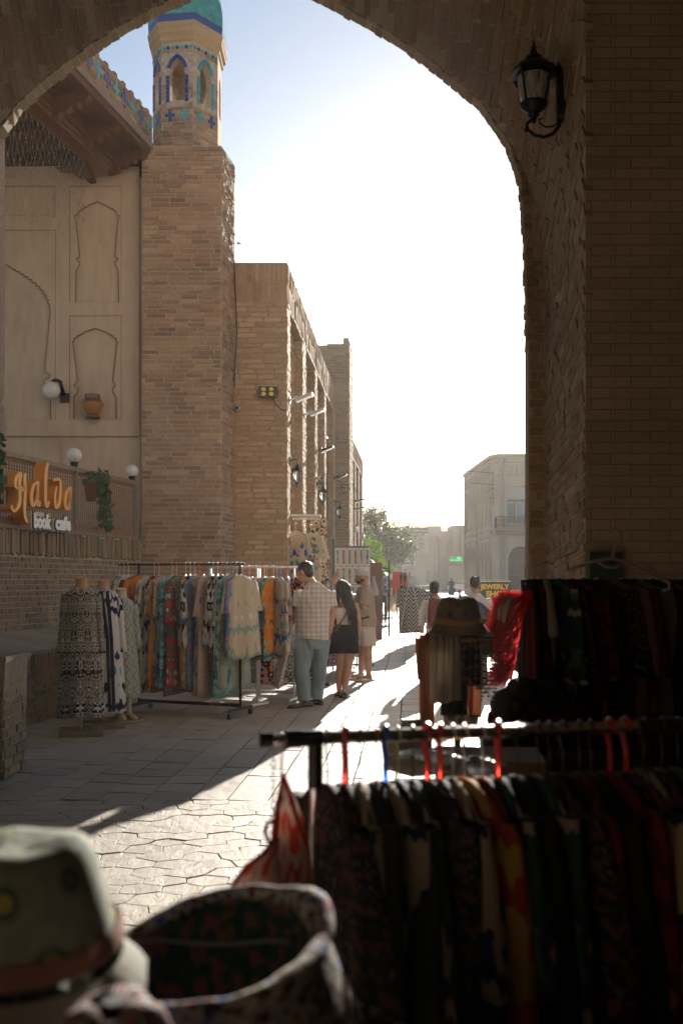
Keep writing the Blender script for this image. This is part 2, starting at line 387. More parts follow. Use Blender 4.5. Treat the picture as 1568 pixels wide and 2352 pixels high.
# ------------------------------------------------------------------ small pieces set one by one (bricks, slabs)
def unit_bricks(name, material, n=6, seed=1, jit=.035, cham=.0):
    rr = random.Random(seed); out = []
    for i in range(n):
        vs = []
        for x in (-.5, .5):
            for y in (-.5, .5):
                for z in (-.5, .5):
                    k = 1 + (0 if z < 0 else -rr.uniform(0, .05))
                    vs.append((x * k + rr.uniform(-jit, jit) * .6, y * k + rr.uniform(-jit, jit) * 1.6, z + (rr.uniform(-.12, .12) if z > 0 else 0)))
        me = bpy.data.meshes.new(name); me.from_pydata(vs, [], [(0, 1, 3, 2), (4, 6, 7, 5), (0, 4, 5, 1), (2, 3, 7, 6), (0, 2, 6, 4), (1, 5, 7, 3)])
        me.materials.append(material); fixn(me); out.append(me)
    return out
_UB = {}
CAMP = Vector((0, 0, 1.53))
class Pieces:
    def __init__(s, parent, material, name='brick', depth=.05, jit=.035):
        s.parent, s.mat, s.name, s.depth = parent, material, name, depth; s.items = []; s.jit = jit
        key = (material.name, name, jit)
        if key not in _UB: _UB[key] = unit_bricks(name, material, 6, len(_UB) + 3, jit)
        s.ub = _UB[key]
    def put(s, c, U, W, Nn, l, h, proud, pri=1.0): s.items.append((c, U, W, Nn, l, h, proud, pri))
    def wall(s, O, U, W, Nn, w, h, bl, bh, gap=.012, proud=.012, skip=None, pri=1.0, seed=0, stack=False, var=.15):
        rr = random.Random(seed); rows = max(1, int(round(h / bh))); bh = h / rows
        for j in range(rows):
            u = -bl * rr.uniform(.05, .95) if not stack else 0
            while u < w:
                L = bl * (1 + rr.uniform(-var, var)); a, b = max(u, 0), min(u + L, w); u += L
                if b - a < bl * .22: continue
                uc, vc = (a + b) / 2, (j + .5) * bh
                if skip and skip(uc, vc, (b - a) / 2, bh / 2): continue
                s.put(O + U * uc + W * vc, U, W, Nn, b - a - gap, bh - gap, proud + rr.uniform(-.35, .35) * proud, pri)
    def done(s, limit=295, sort=True, stuff=True):
        def score(it):
            c, U, W, Nn, l, h, pr, pri = it; d = c - CAMP; L = d.length
            if d.y < .3: return -1
            px, py = 784 + F * d.x / d.y, 1333 - F * d.z / d.y
            if not (-20 < px < 1590 and -20 < py < 2370): return -1
            return pri * l * h * abs(Nn.dot(d) / L) / L / L
        its = sorted(s.items, key=score, reverse=True) if sort else s.items
        k = 0
        rr = random.Random(len(its))
        for it in its[:limit]:
            if score(it) <= 0: break
            c, U, W, Nn, l, h, pr, pri = it
            o = bpy.data.objects.new(s.name, s.ub[rr.randrange(6)])
            m = Matrix((U * l, W * h, Nn * s.depth)).transposed().to_4x4(); m.translation = c + Nn * (pr - s.depth / 2)
            link(o, s.parent); o.matrix_basis = m; k += 1
        rest = its[k:]
        if rest and stuff:
            mb = MB(); base = [[Vector(v.co) for v in me.vertices] for me in s.ub]; fs = [[tuple(q.vertices) for q in me.polygons] for me in s.ub]
            for it in rest:
                c, U, W, Nn, l, h, pr, pri = it; q = rr.randrange(6); cc = c + Nn * (pr - s.depth / 2)
                mb.add([cc + U * (v.x * l) + W * (v.y * h) + Nn * (v.z * s.depth) for v in base[q]], fs[q])
            mb.build(s.name + '_field', s.mat, s.parent, fix=False, kind='stuff')

# plane with an arched hole; fr=(O,U,N): point(u,z,depth)
def archcurve(cu, hw, zs, za, c=1.0, n=9):
    out = []; H = math.sqrt(1 + 2 * c)
    for i in range(-n, n + 1):
        t = math.sin(i / n * math.pi / 2) if c < .2 else i / n
        a = abs(t); z = math.sqrt(max((1 + c) ** 2 - (a + c) ** 2, 0)) / H
        out.append((cu + t * hw, zs + (za - zs) * z))
    return out
def archz(u, cu, hw, zs, za, c=1.0):
    a = min(abs(u - cu) / hw, 1); return zs + (za - zs) * math.sqrt(max((1 + c) ** 2 - (a + c) ** 2, 0)) / math.sqrt(1 + 2 * c)
class Fr:
    def __init__(s, O, U, Nn): s.O, s.U, s.N = Vector(O), Vector(U).normalized(), Vector(Nn).normalized()
    def __call__(s, u, z, d=0): return s.O + s.U * u + Z * z - s.N * d
def arch_wall(mb, fr, u0, u1, z0, z1, cu, hw, zb, zs, za, depth, c=1.0, front=0, back=True, m=0, mback=None, n=9, inside=True):
    q = lambda a, b, cc, d: mb.quad(fr(*a), fr(*b), fr(*cc), fr(*d), m)
    e = front
    q((u0, z0, e), (cu - hw, z0, e), (cu - hw, z1, e), (u0, z1, e)); q((cu + hw, z0, e), (u1, z0, e), (u1, z1, e), (cu + hw, z1, e))
    if zb > z0 + 1e-4: q((cu - hw, z0, e), (cu + hw, z0, e), (cu + hw, zb, e), (cu - hw, zb, e))
    cv = archcurve(cu, hw, zs, za, c, n)
    for (a, za_), (b, zb_) in zip(cv, cv[1:]): q((a, za_, e), (b, zb_, e), (b, z1, e), (a, z1, e))
    if inside:
        D = e + depth
        q((cu - hw, zb, e), (cu - hw, zb, D), (cu - hw, zs, D), (cu - hw, zs, e)); q((cu + hw, zb, e), (cu + hw, zb, D), (cu + hw, zs, D), (cu + hw, zs, e))
        for (a, za_), (b, zb_) in zip(cv, cv[1:]): q((a, za_, e), (b, zb_, e), (b, zb_, D), (a, za_, D))
        q((cu - hw, zb, e), (cu + hw, zb, e), (cu + hw, zb, D), (cu - hw, zb, D))
        if back:
            for (a, za_), (b, zb_) in zip(cv, cv[1:]): mb.quad(fr(a, zb, D), fr(b, zb, D), fr(b, zb_, D), fr(a, za_, D), m if mback is None else mback)
# ================================================================== GROUND
mb = MB()
mb.quad(V(-400, -60, -.03), V(400, -60, -.03), V(400, 700, -.03), V(-400, 700, -.03))
ground = mb.build('ground', M['ground']); tag(ground, kind='structure')
mb = MB(); mb.quad(V(-7, -5, -.018), V(9, -5, -.018), V(9, 42, -.018), V(-7, 42, -.018))
bed = mb.build('street_bed', M['joint']); tag(bed, kind='structure')
# rectangular slabs, laid along the street (their joints run to the same point as the arcade's foot)
pav = thing('street_paving', None, None, (0, 0, 0)); pav['kind'] = 'structure'
th = math.atan(.070); PU, PV = V(math.cos(th), -math.sin(th), 0), V(math.sin(th), math.cos(th), 0)
P = Pieces(pav, M['slab'], 'paving_slab', .04, .004)
rr = random.Random(5); b0 = 0.0
xcol = -9.0
while xcol < 10:
    wd = rr.choice((.26, .29, .32)); y = 6.0 - rr.uniform(0, .5)
    while y < 40:
        L = rr.choice((.3, .3, .3, .6)) if y < 22 else rr.choice((.6, .9, 1.2))
        c = PU * (xcol + wd / 2) + PV * (y + L / 2)
        edge = 6.93
        if c.y - L / 2 > edge - .03:
            P.put(c + V(0, 0, -.012), PU, PV, Z, wd - .007, L - .007, .010 + rr.uniform(-.0018, .0018), 1)
        elif c.y + L / 2 > edge + .06:
            y0 = (edge + math.sin(th) * (xcol + wd / 2)) / math.cos(th) - .012; c2 = PU * (xcol + wd / 2) + PV * ((y + L + y0) / 2)
            P.put(c2 + V(0, 0, -.012), PU, PV, Z, wd - .007, (y + L) - y0 + .01, .010, 1)
        y += L
    xcol += wd
P.done(290)
# irregular stones nearer the gate
def hexstones():
    rr = random.Random(11); W, H = .215, .19; nx, ny = 50, 37; cells = []
    jx = {}
    def corner(k):
        if k not in jx: jx[k] = (rr.uniform(-.026, .026), rr.uniform(-.02, .02))
        return jx[k]
    for j in range(ny):
        for i in range(nx):
            cx = -5.2 + (i + .5 * (j % 2)) * W; cy = 6.86 - j * H * .78
            pts = []
            for a, (dx, dy) in enumerate(((0, .52), (.5, .26), (.5, -.26), (0, -.52), (-.5, -.26), (-.5, .26))):
                x, y = cx + dx * W, cy + dy * H
                k = (round(x * 50), round(y * 50)); k2 = min(jx.keys(), key=lambda q: abs(q[0] - k[0]) + abs(q[1] - k[1])) if False else k
                q = corner((round(x / W * 2), round(y / (H * .26))))
                pts.append((x + q[0], min(y + q[1], 6.925)))
            cells.append((cx, cy, pts))
    return cells
cells = hexstones()
def stone(mb, pts, h, g=.0025):
    cx = sum(p[0] for p in pts) / 6; cy = sum(p[1] for p in pts) / 6
    rg = []
    for k, z in ((g, -.03), (g, h - .003), (g + .0025, h)):
        rg.append([V(x + (cx - x) * min(k / max(math.hypot(cx - x, cy - y), .01), .5), y + (cy - y) * min(k / max(math.hypot(cx - x, cy - y), .01), .5), z) for x, y in pts])
    mb.loft(rg, True, True)
vis = []; rest = []
for c in cells:
    d = c[1]; px = 784 + F * c[0] / max(d, .5); py = 1333 + F * 1.53 / max(d, .5)
    (vis if (-20 < px < 760 and 1800 < py < 2100) else rest).append(c)
rr = random.Random(3)
for c in vis[:298]:
    mb = MB(); stone(mb, c[2], rr.uniform(-.003, .002)); mb.build('stone', M['hexstone'], pav)
mb = MB()
for c in vis[298:] + rest: stone(mb, c[2], rr.uniform(-.003, .002))
mb.build('stone_field', M['hexstone'], pav, kind='stuff')

def _gf(t, p):
    q = N(t, 'ShaderNodeTexBrick'); q.inputs['Scale'].default_value = 1; q.inputs['Brick Width'].default_value = .27; q.inputs['Row Height'].default_value = .075; q.inputs['Mortar Size'].default_value = .007; q.inputs['Mortar Smooth'].default_value = .6
    q.inputs['Color1'].default_value = (.40, .32, .25, 1); q.inputs['Color2'].default_value = (.46, .37, .29, 1); q.inputs['Mortar'].default_value = (.36, .29, .22, 1)
    s = _sep(t, wpos(t)); cb = t.nodes.new('ShaderNodeCombineXYZ'); t.links.new(mathn(t, 'ADD', s.outputs[0], s.outputs[1]), cb.inputs[0]); t.links.new(s.outputs[2], cb.inputs[1]); t.links.new(cb.outputs[0], q.inputs[0])
    n = tex(t, 'Noise', 1.3, wpos(t), 6).outputs[0]; n2 = tex(t, 'Noise', 25, wpos(t), 5).outputs[0]
    t.links.new(mixc(t, .7, q.outputs[0], ramp(t, n, [(.3, (.7, .68, .65)), (.7, (1.12, 1.1, 1.08))]), 'MULTIPLY'), p.inputs['Base Color']); bump(t, p, mathn(t, 'ADD', n2, mathn(t, 'MULTIPLY', q.outputs[1], -1.2)), .5, .012)
M['gate_face'] = mat('worn_brick_face', _gf, rough=.92, spec=.2)
# ================================================================== GATE (the passage the camera looks out of)
gate = thing('brick_gate', 'tall brick gate whose pointed arch and vault frame the whole street', 'gate', (0, 7.5, 0))
XC = -.742
FARC = [(2.252, 0), (2.252, 1.2), (2.252, 2.5), (2.252, 3.4), (2.250, 3.8), (2.234, 4.3), (2.198, 4.77), (2.09, 5.09), (1.875, 5.395), (1.70, 5.55), (1.517, 5.70), (1.28, 5.875), (1.015, 6.04), (.76, 6.18), (.495, 6.31), (.25, 6.42), (0, 6.525)]
NEARC = [(2.407, 0), (2.407, 1.3), (2.407, 2.7), (2.407, 4.0), (2.407, 5.0), (2.407, 5.9), (2.36, 6.5), (2.25, 6.95), (2.05, 7.35), (1.85, 7.6), (1.64, 7.8), (1.4, 8.0), (1.12, 8.2), (.84, 8.36), (.55, 8.5), (.27, 8.62), (0, 8.72)]
def curve(prof, y): return [V(XC + w_, y, z_) for w_, z_ in prof] + [V(XC - w_, y, z_) for w_, z_ in reversed(prof[:-1])]
fade = lambda z: max(0, min(1, (5.2 - z) / 1.2))
MIDC = [(w_ + .155 * fade(z_), z_) for w_, z_ in FARC]
Y0, Y1, Y2 = 6.8, 8.06, 8.2
A_, B_, C_, D_ = curve(NEARC, Y0), curve(MIDC, Y1), curve(FARC, Y1), curve(FARC, Y2)
mb = MB()
NT = 6
rows = []
for k in range(NT + 1):
    t = k / NT; rows.append([a.lerp(b, t) for a, b in zip(A_, B_)])
rows += [C_, D_]
mb.loft(rows, closed=False, cap=False, m=0)
def facade(y, prof, xl, xr, zt, m):
    L = curve(prof, y); n = len(prof)
    R_ = L[:n]; Lf = list(reversed(L[n - 1:]))
    for side, xs in ((R_, xr), (Lf, xl)):
        for a, b in zip(side, side[1:]):
            mb.quad(a, V(xs, y, a.z), V(xs, y, b.z), b, m)
    ap = L[n - 1]; mb.quad(V(xl, y, ap.z), V(xr, y, ap.z), V(xr, y, zt), V(xl, y, zt), m)
facade(Y0, NEARC, -5.0, 5.0, 10, 1); facade(Y2, FARC, -5.2, 5.2, 10.2, 1)
# the hall behind: side walls, back wall and roof, all of one build
for x in (-5.0, 5.0): mb.box((x + math.copysign(.3, x), 1.55, 5.1), (.6, 13.3, 10.2), m=1)
mb.box((0, -5.35, 5.1), (11.2, .5, 10.2), m=1); mb.box((0, 1.5, 10.15), (11.2, 13.4, .3), m=1)
gs = mb.build('gate_wall', [M['gate_plaster'], M['gate_face']], gate, fix=False)
P = Pieces(gate, M['brick_arch'], 'brick', .06, .03)
def lofpt(s, t):          # s = index along the arch, t = 0..1 through its depth
    i = min(int(s), len(A_) - 2); f = s - i
    return A_[i].lerp(A_[i + 1], f).lerp(B_[i].lerp(B_[i + 1], f), t)
acc = [0.0]
for i in range(len(A_) - 1): acc.append(acc[-1] + (B_[i + 1] - B_[i]).length)
rr = random.Random(8)
tot = acc[-1]; nr = int(tot / .072)
def s_at(L):
    for i in range(len(acc) - 1):
        if L <= acc[i + 1]: return i + (L - acc[i]) / max(acc[i + 1] - acc[i], 1e-6)
    return len(acc) - 1.001
for j in range(nr):
    s0, s1 = s_at(tot * j / nr), s_at(tot * (j + 1) / nr); sc_ = (s0 + s1) / 2
    off = rr.uniform(0, 1); n = 7
    for k in range(-1, n):
        t0 = (k + off) / n; t1 = t0 + 1 / n; t0, t1 = max(t0, 0.004), min(t1, .996)
        if t1 - t0 < .05: continue
        if rr.random() < .07: continue
        c = lofpt(sc_, (t0 + t1) / 2)
        W = (lofpt(s1, (t0 + t1) / 2) - lofpt(s0, (t0 + t1) / 2)); U = lofpt(sc_, t1) - lofpt(sc_, t0)
        h, l = W.length, U.length
        if h < .01: continue
        W.normalize(); U.normalize(); Nn = U.cross(W).normalized()
        if Nn.dot(V(XC, 7.4, 3.0) - c) < 0: Nn = -Nn
        W = Nn.cross(U).normalized()
        P.put(c, U, W, Nn, l * .95, h * .74, rr.uniform(.006, .016), 1 if c.z > 4 else .5)
for i in range(3, len(C_) - 4):
    a, b = C_[i], C_[i + 1]; L = (b - a).length; n = max(1, round(L / .072)); W = (b - a).normalized(); U = V(0, 1, 0); Nn = U.cross(W).normalized()
    if Nn.dot(V(XC, 8.1, 3.0) - a) < 0: Nn = -Nn
    for k in range(n):
        c = a.lerp(b, (k + .5) / n) + V(0, .07, 0); P.put(c, U, W, Nn, .146 + rr.uniform(-.004, .006), L / n - .010, rr.uniform(.004, .009), 3.0)
# brick of the dark wall facing the camera and of the recess
P.wall(V(1.515, Y1, 0), V(1, 0, 0), Z, V(0, -1, 0), .135, 4.2, .27, .075, .014, .004, pri=.02, seed=5)
P.done(295)
# low pier with a board on it, at the left jamb
mb = MB()
mb.add([V(-2.995, 7.6, 0), V(-2.60, 7.6, 0), V(-2.60, 8.15, 0), V(-2.995, 8.15, 0), V(-2.995, 7.6, .90), V(-2.565, 7.6, .90), V(-2.565, 8.15, .90), V(-2.995, 8.15, .90)],
       [(0, 1, 5, 4), (1, 2, 6, 5), (4, 5, 6, 7), (2, 3, 7, 6), (0, 4, 7, 3)])
pier = mb.build('low_pier', M['mortar_dk']); tag(pier, 'low brick bench pier with pale cap at the left edge, beside the terrace wall', 'pier')
P = Pieces(pier, M['brick_lo'], 'brick', .05)
P.wall(V(-2.995, 7.6, 0), V(1, 0, 0), Z, V(0, -1, 0), .42, .86, .26, .075, .012, .012, seed=3)
P.wall(V(-2.585, 7.6, 0), V(0, 1, 0), Z, V(1, 0, 0), .55, .86, .26, .075, .012, .012, seed=9)
P.done(100)
mb = MB(); mb.box((-2.78, 7.87, .925), (.47, .62, .045)); mb.build('cap_board', M['wood_grey'], pier)

# ================================================================== TOWER with tiled lantern turret
tower = thing('corner_tower', 'square brick tower carrying an eight-sided lantern turret with turquoise dome', 'tower', (-2.5, 15.6, 0))
TX0, TX1, TY, TZ = -3.12, -1.879, 15.6, 8.34
mb = MB()
c0, c1, c2, c3 = (TX0, TY), (TX1, TY), (-1.755, 16.32), (-1.99, 17.5)
pl = [c0, c1, c2, c3, (-3.12, 17.5)]
for a, b in zip(pl, pl[1:] + pl[:1]): mb.quad(V(*a, 0), V(*b, 0), V(*b, TZ), V(*a, TZ))
mb.add([V(*a, TZ) for a in pl], [(0, 1, 2, 3, 4)])
mb.build('shaft', M['mortar'], tower)
P = Pieces(tower, M['brick'], 'brick', .06)
P.wall(V(TX0, TY, 0), V(1, 0, 0), Z, V(0, -1, 0), TX1 - TX0, TZ - .02, .285, .0725, .016, .012, seed=21, pri=1)
sd = (V(-1.755, 16.32, 0) - V(TX1, TY, 0)); sl_ = sd.length; sd.normalize()
P.wall(V(TX1, TY, 0), sd, Z, V(sd.y, -sd.x, 0), sl_, TZ - .02, .20, .0725, .012, .009, seed=22, pri=.4)
P.done(270)
# turret
vs8 = [(-3.093, 16.36), (-2.89, 16.02), (-2.372, 15.95), (-2.03, 16.36), (-2.03, 16.9), (-2.35, 17.25), (-2.87, 17.28), (-3.12, 16.9)]
ctr8 = V(sum(p[0] for p in vs8) / 8, sum(p[1] for p in vs8) / 8, 0)
tur = MB(); tiles_b = []; tiles_t = []
crosses = []; diamonds = []
TB, TT = TZ, 10.18
PT = Pieces(tower, M['brick'], 'turret_brick', .04)
for i in range(8):
    a, b = V(*vs8[i], 0), V(*vs8[(i + 1) % 8], 0); U = (b - a); L = U.length; U.normalize(); Nn = V(U.y, -U.x, 0)
    if Nn.dot(a - ctr8) < 0: Nn = -Nn
    fr = Fr(a, U, Nn); hw = min(.125, L * .27); cu = L / 2
    arch_wall(tur, fr, 0, L, TB, TT, cu, hw, 9.235, 9.66, 9.91, .13, c=.9, back=False)
    # inner skin
    arch_wall(tur, Fr(a - Nn * .13, U, Nn), 0, L, TB, TT, cu, hw, 9.235, 9.66, 9.91, .01, c=.9, back=False, inside=False)
    if i in (0, 1, 2):
        PT.wall(a + Z * TB, U, Z, Nn, L, TT - TB - .12, .2, .062, .01, .007, seed=30 + i,
                skip=lambda u, v, hu, hv, cu=cu, hw=hw: abs(u - cu) < hw + .065 + hu * .6 and .80 < v < 1.64)
        cv = archcurve(cu, hw + .032, 9.66, 9.95, .9, 7)
        path = [(cu - hw - .032, 9.24 + k * .062) for k in range(7)] + cv[1:-1:1] + [(cu + hw + .032, 9.24 + (6 - k) * .062) for k in range(7)]
        for k, (u, z) in enumerate(path):
            (tiles_t if i == 2 else tiles_b).append((fr, u, z, path[max(k - 1, 0)], path[min(k + 1, len(path) - 1)]))
        for k in range(2):
            crosses.append((fr, L * (.27 + .46 * k), 9.0 - .0 * k, (k + i) % 2))
        n = 7 if L > .5 else 5
        for k in range(n): diamonds.append((fr, L * (k + .5) / n, 10.085, k % 2))
tur.build('turret_wall', M['mortar'], tower, fix=False)
PT.done(200)
def tilebit(fr, u, z, a, b, wd, ln, material, name, par, d=-.012):
    t = V(b[0] - a[0], b[1] - a[1], 0); t = t.normalized() if t.length > 1e-6 else V(0, 1, 0)
    mb = MB(); ux = fr.U * t.x + Z * t.y; wx = fr.U * (-t.y) + Z * t.x
    mb.box(fr(u, z, d + .01), (ln, wd, .03), Matrix((ux, wx, fr.N)).transposed()); return mb.build(name, material, par)
for lst, mm in ((tiles_b, M['blue']), (tiles_t, M['turq'])):
    for fr, u, z, a, b in lst: tilebit(fr, u, z, a, b, .058, .05, mm, 'glazed_tile', tower)
def cross(fr, u, z, r, tk, material, par, name='cross_tile'):
    mb = MB(); n = .0
    poly = [(tk, r), (tk, tk), (r * .8, tk), (r * .8, -tk), (tk, -tk), (tk, -r), (-tk, -r), (-tk, -tk), (-r * .8, -tk), (-r * .8, tk), (-tk, tk), (-tk, r)]
    mb.prism([(u + a, z + b) for a, b in poly], fr.O, fr.U, Z, fr.N, .014); return mb.build(name, material, par)
for fr, u, z, k in crosses: cross(fr, u, z, .10, .026, M['blue'] if k else M['turq'], tower)
for fr, u, z, k in diamonds:
    mb = MB(); r = .034; mb.prism([(u + r, z), (u, z + r), (u - r, z), (u, z - r)], fr.O, fr.U, Z, fr.N, .014)
    mb.build('diamond_tile', M['blue'] if k else M['turq'], tower)
# cornice and dome
def ring8(k, z): return [ctr8 + (V(*p, 0) - ctr8) * k + Z * z for p in vs8]
mb = MB(); mb.loft([ring8(1.0, 10.17), ring8(1.05, 10.20), ring8(1.05, 10.25), ring8(1.12, 10.30), ring8(1.12, 10.36), ring8(1.16, 10.40), ring8(1.16, 10.46)], True, True)
mb.build('cornice', M['brick_yel'], tower)
mb = MB(); mb.loft([ring8(1.10, 10.455), ring8(1.13, 10.47), ring8(1.145, 10.58)], True, True); mb.build('dome_band', M['blue'], tower)
dome = Pieces(tower, M['turq'], 'dome_tile', .03, .01)
pr = [(1.14, 10.585), (1.15, 10.70), (1.13, 10.85), (1.08, 11.0), (.98, 11.14), (.84, 11.26), (.66, 11.38), (.44, 11.47), (.2, 11.54), (.03, 11.6)]
mb = MB(); mb.loft([ring8(k, z) for k, z in pr], True, True); mb.build('dome', M['turq'], tower)
for a, b in zip(pr[:6], pr[1:7]):
    ra, rb = ring8(*a), ring8(*b); H = (b[1] - a[1])
    for i in (0, 1, 2):
        A, B, C, Dq = ra[i], ra[(i + 1) % 8], rb[(i + 1) % 8], rb[i]
        nrow = max(1, int(H / .055)); ncol = 5
        for r_ in range(nrow):
            for k in range(ncol):
                o_ = .5 * (r_ % 2) / ncol; u0, u1 = k / ncol + o_, min((k + 1) / ncol + o_, 1); v0, v1 = r_ / nrow, (r_ + 1) / nrow
                if u1 - u0 < .03: continue
                f = lambda u, v: A.lerp(B, u).lerp(Dq.lerp(C, u), v)
                c = f((u0 + u1) / 2, (v0 + v1) / 2); U = f(u1, (v0 + v1) / 2) - f(u0, (v0 + v1) / 2); W = f((u0 + u1) / 2, v1) - f((u0 + u1) / 2, v0)
                l, h = U.length, W.length; U.normalize(); Nn = U.cross(W).normalized(); Nn = Nn if Nn.dot(c - ctr8 - Z * 10.6) > 0 else -Nn; W = Nn.cross(U)
                dome.put(c, U, W, Nn, l - .006, h - .006, .006)
dome.done(200)

# ================================================================== ARCADE WING
def arcade(name, label, O, slope, L, zt, band, piers, bl, bh, seed, cat='building', nparts=295, front_w=None, niche=.5, panel_top=None, apex=5.28):
    U = V(slope, 1, 0).normalized(); Nn = V(U.y, -U.x, 0); fr = Fr(O, U, Nn)
    t = thing(name, label, cat, O)
    mb = MB(); pt = panel_top; e = .16
    mb.quad(fr(0, pt), fr(L, pt), fr(L, zt), fr(0, zt))
    for a, b in piers: mb.quad(fr(a, 0), fr(b, 0), fr(b, pt), fr(a, pt))
    bays = list(zip([p[1] for p in piers], [p[0] for p in piers[1:]]))
    for a, b in bays:
        cu = (a + b) / 2; hw = (b - a) / 2 - .28
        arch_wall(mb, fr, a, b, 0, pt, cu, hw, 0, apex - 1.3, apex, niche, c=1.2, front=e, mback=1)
        mb.quad(fr(a, 0), fr(a, 0, e), fr(a, pt, e), fr(a, pt)); mb.quad(fr(b, 0), fr(b, 0, e), fr(b, pt, e), fr(b, pt)); mb.quad(fr(a, pt), fr(b, pt), fr(b, pt, e), fr(a, pt, e))
    # front end wall, far end wall, roof, body
    fw = front_w; e0 = fr(0, 0); e1 = fr(L, 0)
    mb.quad(V(e0.x - fw, e0.y, 0), e0, e0 + Z * zt, V(e0.x - fw, e0.y, zt)); mb.quad(V(e1.x - 6, e1.y, 0), e1, e1 + Z * zt, V(e1.x - 6, e1.y, zt))
    mb.quad(V(e0.x - fw, e0.y, zt), e0 + Z * zt, e1 + Z * zt, V(e1.x - 6, e1.y, zt))
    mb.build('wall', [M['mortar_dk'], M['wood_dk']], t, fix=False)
    P = Pieces(t, M['brick_yel'], 'brick', .07, .045)
    # front end
    P.wall(V(e0.x - fw, e0.y, 0), V(1, 0, 0), Z, V(0, -1, 0), fw, zt - band, bl, bh, .026, .016, seed=seed, pri=1)
    P.wall(V(e0.x - fw, e0.y, zt - band), V(1, 0, 0), Z, V(0, -1, 0), fw, band - .01, .075, band / 2, .012, .012, seed=seed + 1, pri=1)
    P.wall(fr(0, zt - band), U, Z, Nn, L, band - .01, .075, band / 2, .012, .014, seed=seed + 2, pri=.4)
    P.wall(fr(0, pt), U, Z, Nn, L, zt - band - pt, bl, bh, .016, .016, seed=seed + 3, pri=.3)
    for k, (a, b) in enumerate(piers):
        P.wall(fr(a, 0), U, Z, Nn, b - a, pt, bl * .9, bh, .016, .011, seed=seed + 10 + k, pri=.6)
    for k, (a, b) in enumerate(bays):
        cu = (a + b) / 2; hw = (b - a) / 2 - .28
        sk = lambda u, v, hu, hv, cu=cu, hw=hw, a=a: abs(u + a - cu) < hw + hu * .3 and v < archz(u + a, cu, hw, apex - 1.3, apex, 1.2) + hv
        P.wall(fr(a, 0, e), U, Z, Nn, b - a, pt, bl, bh, .016, .02, skip=sk, seed=seed + 20 + k, pri=.5)
        # the far reveals face the camera
        P.wall(fr(b, 0, e), Nn, Z, -U, e, pt, .2, bh, .014, .010, seed=seed + 30 + k, pri=.6)
        P.wall(fr(cu + hw, 0, e + niche), Nn, Z, -U, niche, apex - 1.3, bl, bh, .016, .010, seed=seed + 40 + k, pri=.6)
    P.done(nparts)
    return t, fr
pcs = [(0, .45), (2.40, 3.05), (4.95, 5.5), (7.4, 7.9), (10.2, 11.03)]
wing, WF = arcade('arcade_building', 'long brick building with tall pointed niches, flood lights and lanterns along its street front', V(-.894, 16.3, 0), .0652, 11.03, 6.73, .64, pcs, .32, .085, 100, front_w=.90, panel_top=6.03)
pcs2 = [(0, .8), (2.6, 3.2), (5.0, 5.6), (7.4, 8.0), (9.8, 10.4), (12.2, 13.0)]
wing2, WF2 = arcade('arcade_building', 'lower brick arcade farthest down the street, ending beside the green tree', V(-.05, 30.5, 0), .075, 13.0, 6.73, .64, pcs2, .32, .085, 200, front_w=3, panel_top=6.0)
# taller block between them
blk = thing('portal_tower', 'tall plain brick portal block rising between the two arcades', 'building', (-.5, 28, 0))
mb = MB()
q = [V(-.62, 28, 0), V(.21, 28, 0), V(.33, 29.75, 0), V(-3, 30.2, 0), V(-3, 28, 0)]
for a, b in zip(q, q[1:] + q[:1]): mb.quad(a, b, b + Z * 8.14, a + Z * 8.14)
mb.add([p + Z * 8.14 for p in q], [(0, 1, 2, 3, 4)])
mb.box((.13, 28.9, 8.24), (.16, 1.7, .24)); mb.box((-.1, 28.02, 8.15), (.6, .05, .06)); mb.build('wall', M['mortar'], blk, fix=False)
P = Pieces(blk, M['brick_yel'], 'brick', .06)
P.wall(V(-.62, 28, 0), V(1, 0, 0), Z, V(0, -1, 0), .83, 8.1, .3, .085, .02, .010, seed=61)
sd = (q[2] - q[1]).normalized(); P.wall(q[1], sd, Z, V(sd.y, -sd.x, 0), 1.75, 8.3, .3, .085, .02, .015, seed=62)
P.done(200)

# ================================================================== CAFE (terrace wall, stucco wall, eave)
cafe = thing('cafe_building', 'cafe building with a stucco wall of scalloped panels, timber eave and brick terrace wall', 'building', (-4.5, 14, 0))
U = V(.226, 1, 0).normalized(); Nn = V(U.y, -U.x, 0)
CF = Fr(V(-4.01 - .226 * 3.4, 8.3, 0), U, Nn)
def cy(y): return (y - 8.3) / U.y         # distance along the wall for a given Y
mb = MB(); LW = cy(15.58)
mb.quad(CF(0, 0), CF(LW, 0), CF(LW, 2.15), CF(0, 2.15)); mb.quad(CF(0, 2.15), CF(LW, 2.15), CF(LW, 2.15, .3), CF(0, 2.15, .3))
mb.quad(CF(0, 2.10, .3), CF(LW, 2.10, .3), V(-9, 15.9, 2.10), V(-9, 8.3, 2.10))
mb.build('terrace_wall', M['mortar'], cafe, fix=False)
PF = Fr(V(-3.40 - .207 * 1.78, 8.3, 0), V(.207, 1, 0), V(1, -.207, 0)); LP = (15.55 - 8.3) / PF.U.y
mb = MB(); mb.quad(PF(0, 0), PF(LP, 0), PF(LP, .77), PF(0, .77)); mb.build('plinth', M['mortar_dk'], cafe, fix=False)
mb = MB(); mb.quad(PF(0, .775, -.01), PF(LP, .775, -.01), CF(LW, .92), CF(0, .92)); mb.quad(PF(0, .74, -.01), PF(LP, .74, -.01), PF(LP, .775, -.01), PF(0, .775, -.01)); mb.build('ledge', M['soil'], cafe, fix=False)
P = Pieces(cafe, M['brick_lo'], 'brick', .06, .06)
P.wall(CF(0, .92), U, Z, Nn, LW, .90, .205, .072, .012, .012, seed=41, var=.3)
P.wall(CF(0, 1.84), U, Z, Nn, LW, .31, .068, .31, .010, .030, seed=42, stack=True, var=.25)
